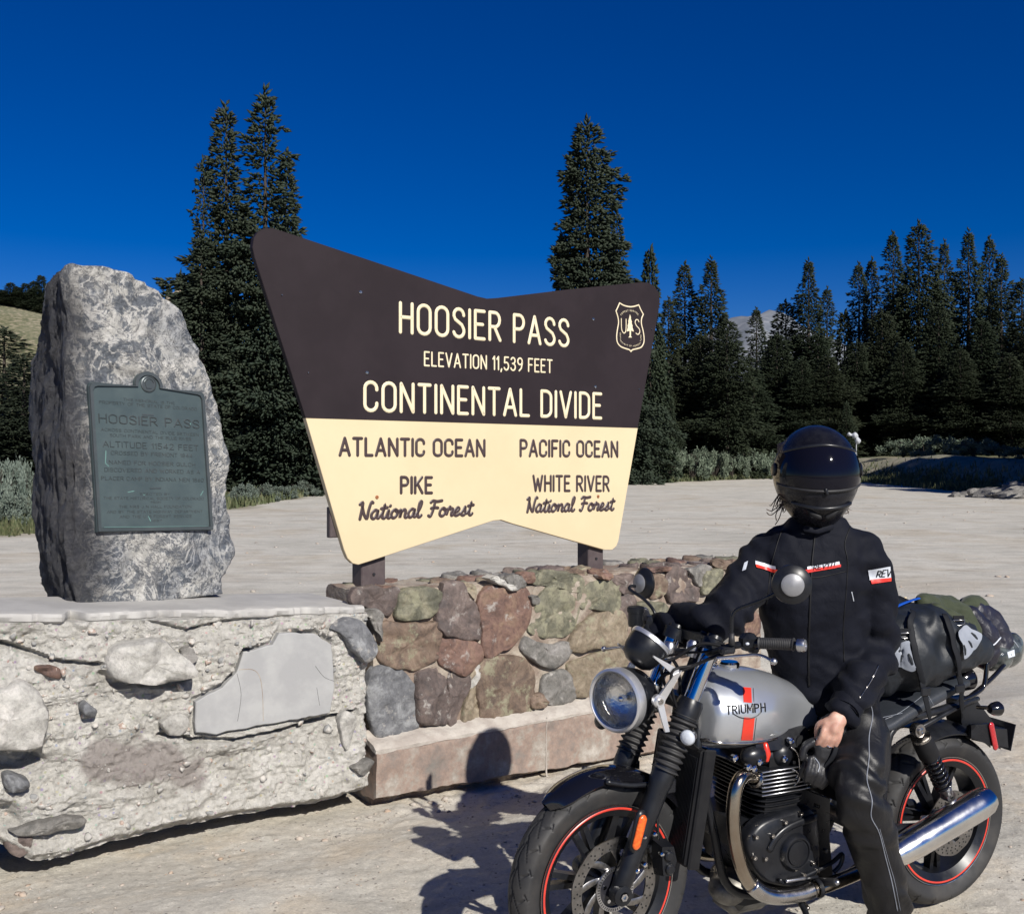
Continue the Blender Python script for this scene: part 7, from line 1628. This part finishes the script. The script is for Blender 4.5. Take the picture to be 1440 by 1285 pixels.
# gloves held in the left hand
def gloves():
    o = P(1160, 1052, 3.285); parts = []
    for dx, dy, dz, an_ in ((0, 0, 0, -.35), (.012, .03, -.01, -.60)):
        f = unit(V3(sin(an_)*.9, -.05, -cos(an_))); u = unit(np.cross(f, V3(0, -1, 0))); c = o+V3(dx, dy, dz)
        parts += [ell(c, (.036, .020, .052), np.array([u, unit(np.cross(f, u)), f]).T, 12, 16), tube([c-f*.02, c-f*.075], [.034, .042], 16, flat=.5, nrm=V3(0, -1, 0), rnd=True)]
        for k in range(4):
            b0 = c+f*.045+u*(-.033+.022*k); parts.append(tube(spl([b0, b0+f*.04+V3(0, -.008, 0), b0+f*.07+V3(.004*k-.008, .004, -.004)], 3), [.0125, .012, .012, .012, .011, .010, .008], 10, rnd=True))
        parts.append(tube(spl([c+u*.04-f*.01, c+u*.062+f*.02, c+u*.060+f*.05], 3), .0115, 10, rnd=True))
    V, F, Nn = fuse(parts, .0045, 3); V = V+Nn*(ridge(V*26, 2, 3)*.0022)[:, None]
    g = thing('gloves', 'pair of black motorcycle gloves hanging from the bare left hand', 'gloves', tuple(o)); obj('glove_leather', (V, F), mt['leather'], g, smooth=True)
    gb = bvh((V, F)); obj('glove_label', patch(gb, [(1147, 1036), (1157, 1034), (1158, 1038), (1148, 1041)], 4, 3, .001), mt['refl'], g); obj('knuckle_piping', line_on(gb, [(1146, 1065), (1152, 1075), (1150, 1085)], .0018, 5, .001), mt['greypatch'], g)
    obj('glove_strap', tube(spl([P(1176, 1050, 3.26), P(1172, 1062, 3.26), P(1160, 1080, 3.27), P(1156, 1086, 3.27)], 5), .008, 8, flat=.3, nrm=V3(0, -1, 0)), mt['strap'], g, smooth=True)
gloves()
# ---------------------------------------------------------------- luggage on the pillion
bag = thing('duffel_bag', 'black waterproof duffel bag with grey oval cut lash patches strapped on the seat', 'bag', mat=MB)
bc, bt_ = B(1318, 915, .06), None
def bagshape():
    rows = []
    for t in np.linspace(-1, 1, 13):
        px = 1312+t*70; k = (1-abs(t)**3.2*.55); top = np.interp(px, [1240, 1262, 1285, 1310, 1340, 1365, 1385], [885, 858, 848, 850, 862, 885, 905]); bot = np.interp(px, [1240, 1270, 1300, 1340, 1365, 1385], [992, 984, 972, 956, 936, 924])
        a, b = B(px, top, .04), B(px, bot, .12); c = (a+b)/2; c[1] = 0; rows.append(sring(c, YA, V3(0, 0, 1), .175*k**.6, abs(a[2]-b[2])/2*k**.15, 2.7, 40))
    e0 = rows[0]; e1 = rows[-1]; c0, c1 = e0.mean(0), e1.mean(0); return loft([c0+(e0-c0)*.55+V3(.03, 0, 0)]+rows+[c1+(e1-c1)*.55+V3(-.03, 0, 0)])
gV, gF, gN = fuse([bagshape()], .0085, 5)
def gw(p):
    d = fbm(p*6, 3, 3)*.036+ridge(p*V3(10, 6, 6)+fbm(p*4, 2, 8)[:, None]*2.5, 3, 5)*.020
    for px, py in ((1290, 880), (1302, 905)): q = B(px, py, .1); d -= .018*np.exp(-(((p[:, 0]-q[0])/.035)**2+((p[:, 2]-q[2])/.05)**2))*(p[:, 1] > 0)
    return d
gV = gV+gN*gw(gV)[:, None]; BG = (gV, gF); obj('bag_body', BG, mt['bag'], bag, smooth=True)
BGB = bvh(BG, MB)
def lash(q, slots, nm='lash_patch'):
    poly = np.array(q, float); c = poly.mean(0); rings = [c+(poly-c)*k for k in (1, .8, .6, .4, .2)]; V = [cast(BGB, x, y, .014)[0] for r in [c+(spl(poly, 4, True)-c)*k for k in (1, .8, .6, .4, .2)] for x, y in r]; n = len(spl(poly, 4, True)); V.append(cast(BGB, c[0], c[1], .014)[0])
    F = [(i*n+k, i*n+(k+1) % n, (i+1)*n+(k+1) % n, (i+1)*n+k) for i in range(4) for k in range(n)]+[(4*n+k, 4*n+(k+1) % n, 5*n) for k in range(n)]
    o = obj(nm, loc((np.array(V), F)), mt['greypatch'], bag, smooth=True)
    for a, b in slots: obj('slot', loc(tube([cast(BGB, *a, .015)[0], (cast(BGB, *a, .015)[0]+cast(BGB, *b, .015)[0])/2, cast(BGB, *b, .015)[0]], [.0035, .006, .0035], 8, flat=.35, nrm=V3(0, -1, 0), rnd=True)), mt['bag'], o, smooth=True)
lash([(1256, 886), (1262, 902), (1276, 902), (1280, 915), (1288, 934), (1284, 941), (1270, 938), (1254, 932), (1247, 926), (1252, 912), (1258, 902)], [((1262, 914), (1253, 924)), ((1269, 920), (1266, 930)), ((1277, 919), (1283, 932))])
lash([(1344, 890), (1352, 880), (1362, 886), (1375, 892), (1374, 902), (1364, 915), (1352, 924), (1350, 910)], [((1362, 892), (1369, 899)), ((1357, 902), (1361, 909)), ((1350, 908), (1352, 918))])
def webbing(pts, w_=.014, par=bag, m='strap', tr=None, lift=.012):
    tr = tr or BGB; s = spl(pts, 5); V = []; 
    for i, (a, b) in enumerate(s):
        c, n = cast(tr, a, b, lift); V.append((c, n))
    P_ = np.array([v[0] for v in V]); nn = unit(np.mean([v[1] for v in V], 0)); return obj('strap', loc(tube(P_, w_, 8, flat=.14, nrm=nn)), mt[m], par, smooth=True)
webbing([(1283, 862), (1279, 880), (1285, 910), (1293, 945), (1297, 962)], .011); webbing([(1326, 866), (1334, 888), (1342, 915), (1346, 945)], .012)
obj('strap', tube(spl([B(1296, 955, .17), B(1300, 975, .175), B(1306, 1000, .165), B(1308, 1010, .14)], 5), .012, 8, flat=.14, nrm=YA), mt['strap'], bag, smooth=True)
obj('strap', tube(spl([B(1346, 940, .16), B(1352, 965, .15), B(1352, 985, .13), B(1354, 998, .11)], 5), .013, 8, flat=.14, nrm=YA), mt['strap'], bag, smooth=True)
obj('buckle', box(B(1302, 972, .182), (.045, .010, .03), None, .004), mt['satin'], bag, smooth=30); obj('buckle', box(B(1350, 968, .16), (.045, .010, .03), None, .004), mt['satin'], bag, smooth=30)
for px, py in ((1272, 893), (1346, 876)):
    c, n = cast(BGB, px, py, .008); u, v, w_ = basis(n); pts = [c+.020*cos(t)*V3(1, 0, 0)+.013*sin(t)*V3(0, 0, 1) for t in np.linspace(pi*1.0, 2*pi, 10)]+[c+V3(.020, 0, .006), c+V3(-.020, 0, .006)]
    obj('lash_ring', loc(tube(pts, .0022, 6, closed=True)), mt['steel'], bag, smooth=True); obj('ring_tab', loc(box(c+V3(0, .002, .010), (.038, .004, .022), None, .001)), mt['strap'], bag)
obj('bag_seam', loc(line_on(BGB, [(1268, 866), (1290, 856), (1318, 866), (1330, 880)], .0022, 6, .001)), mt['refl'], bag, smooth=True) if False else None
def bundle(name, label, cat, parts, mat, seed, amp, vox=.008, fr_=V3(9, 9, 9), sm=4):
    V, F, Nn = fuse(parts, vox, sm); V = V+Nn*(ridge(V*fr_+fbm(V*6, 2, seed)[:, None]*2.2, 2, seed)*amp+fbm(V*8, 3, seed+1)*amp*1.2+ridge(V*V3(30, 24, 30), 2, seed+2)*amp*.35)[:, None]
    t = thing(name, label, cat, mat=MB); obj({'rolled_jacket': 'fabric', 'stuff_sack': 'sack'}.get(name, 'fabric'), (V, F), mat, t, smooth=True); return t, bvh((V, F), MB)
b1, b1b = bundle('rolled_jacket', 'crumpled olive green jacket lying over the black duffel bag', 'jacket', [limb([B(1300, 848, .02), B(1325, 856, .0), B(1350, 868, .02), B(1368, 888, .06)], [.028, .042, .046, .030]), limb([B(1308, 846, -.06), B(1340, 858, -.07), B(1366, 880, -.03)], [.03, .045, .04]), limb([B(1318, 856, .08), B(1345, 874, .11), B(1368, 896, .10)], [.022, .026, .018])], mt['olive'], 5, .010, .007)
b2, b2b = bundle('stuff_sack', 'shiny black and olive stuff sack bulging at the back of the luggage', 'sack', [limb([B(1362, 858, -.04), B(1384, 876, -.04), B(1398, 905, -.02), B(1392, 925, .0)], [.045, .062, .062, .045]), limb([B(1362, 865, .03), B(1385, 895, .05), B(1385, 925, .05)], [.035, .05, .04])], mt['blacksilk'], 9, .009, .007, V3(14, 9, 12))
obj('sack_end', tube(spl([B(1356, 852, -.02), B(1372, 850, -.05), B(1386, 866, -.06)], 4), [.020, .028, .034, .036, .038, .038, .036, .030, .024], 14, rnd=True), mt['olive'], b2, smooth=True)
obj('drawcord', loc(line_on(b2b, [(1374, 903), (1385, 908), (1397, 906), (1406, 896)], .0028, 6, .003)), mt['refl'], b2, smooth=True)
# mesh bag with clear bottle pieces at the very end
mb = thing('mesh_pouch', 'dark see-through pouch with glinting contents hanging off the luggage rail', 'pouch', mat=MB)
mc_ = B(1413, 915, .0)
V, F, Nn = fuse([ell(mc_, (.062, .055, .062), None, 12, 18), ell(B(1402, 925, .02), (.05, .05, .045), None, 12, 18), ell(B(1422, 908, .0), (.035, .045, .05), None, 12, 18)], .007, 3); V = V+Nn*(ridge(V*14, 2, 21)*.010)[:, None]
obj('pouch_skin', (V, F), M('clear_dark_plastic', (.03, .035, .035), (.10, .115, .11), sc=22, rough=.12, coat=.8, bsc=60, bst=.6, bd=.006), mb, smooth=True)
pb = bvh((V, F), MB)
obj('white_label', loc(patch(pb, [(1416, 917), (1426, 913), (1427, 922), (1418, 925)], 4, 4, .0015)), mt['refl'], mb)
obj('pouch_rim', loc(line_on(pb, [(1402, 900), (1412, 894), (1424, 900), (1432, 910)], .0022, 6, .001)), mt['greypatch'], mb, smooth=True)
bs = thing('bungee_strap', 'blue tie down strap arching over the top of the duffel bag', 'strap', mat=MB)
obj('strap_band', tube(spl([B(1250, 862, .06), B(1262, 852, .05), B(1285, 843, .03), B(1308, 838, .0), B(1316, 842, -.04)], 5), .008, 8, flat=.4, nrm=V3(0, 0, 1)), mt['blue'], bs, smooth=True)
gl = thing('folded_cloth', 'small black folded cloth tucked behind the rider on the bag', 'cloth', mat=MB)
V, F, Nn = fuse([ell(B(1262, 850, -.03), (.05, .06, .028), None, 10, 14), ell(B(1255, 858, -.02), (.05, .05, .03), None, 10, 14)], .007, 2); V += Nn*(ridge(V*16, 2, 31)*.008)[:, None]
obj('cloth_fold', (V, F), mt['strap'], gl, smooth=True); obj('cloth_label', box(B(1273, 842, -.02), (.012, .006, .014), None, .002), mt['signcream'], gl)
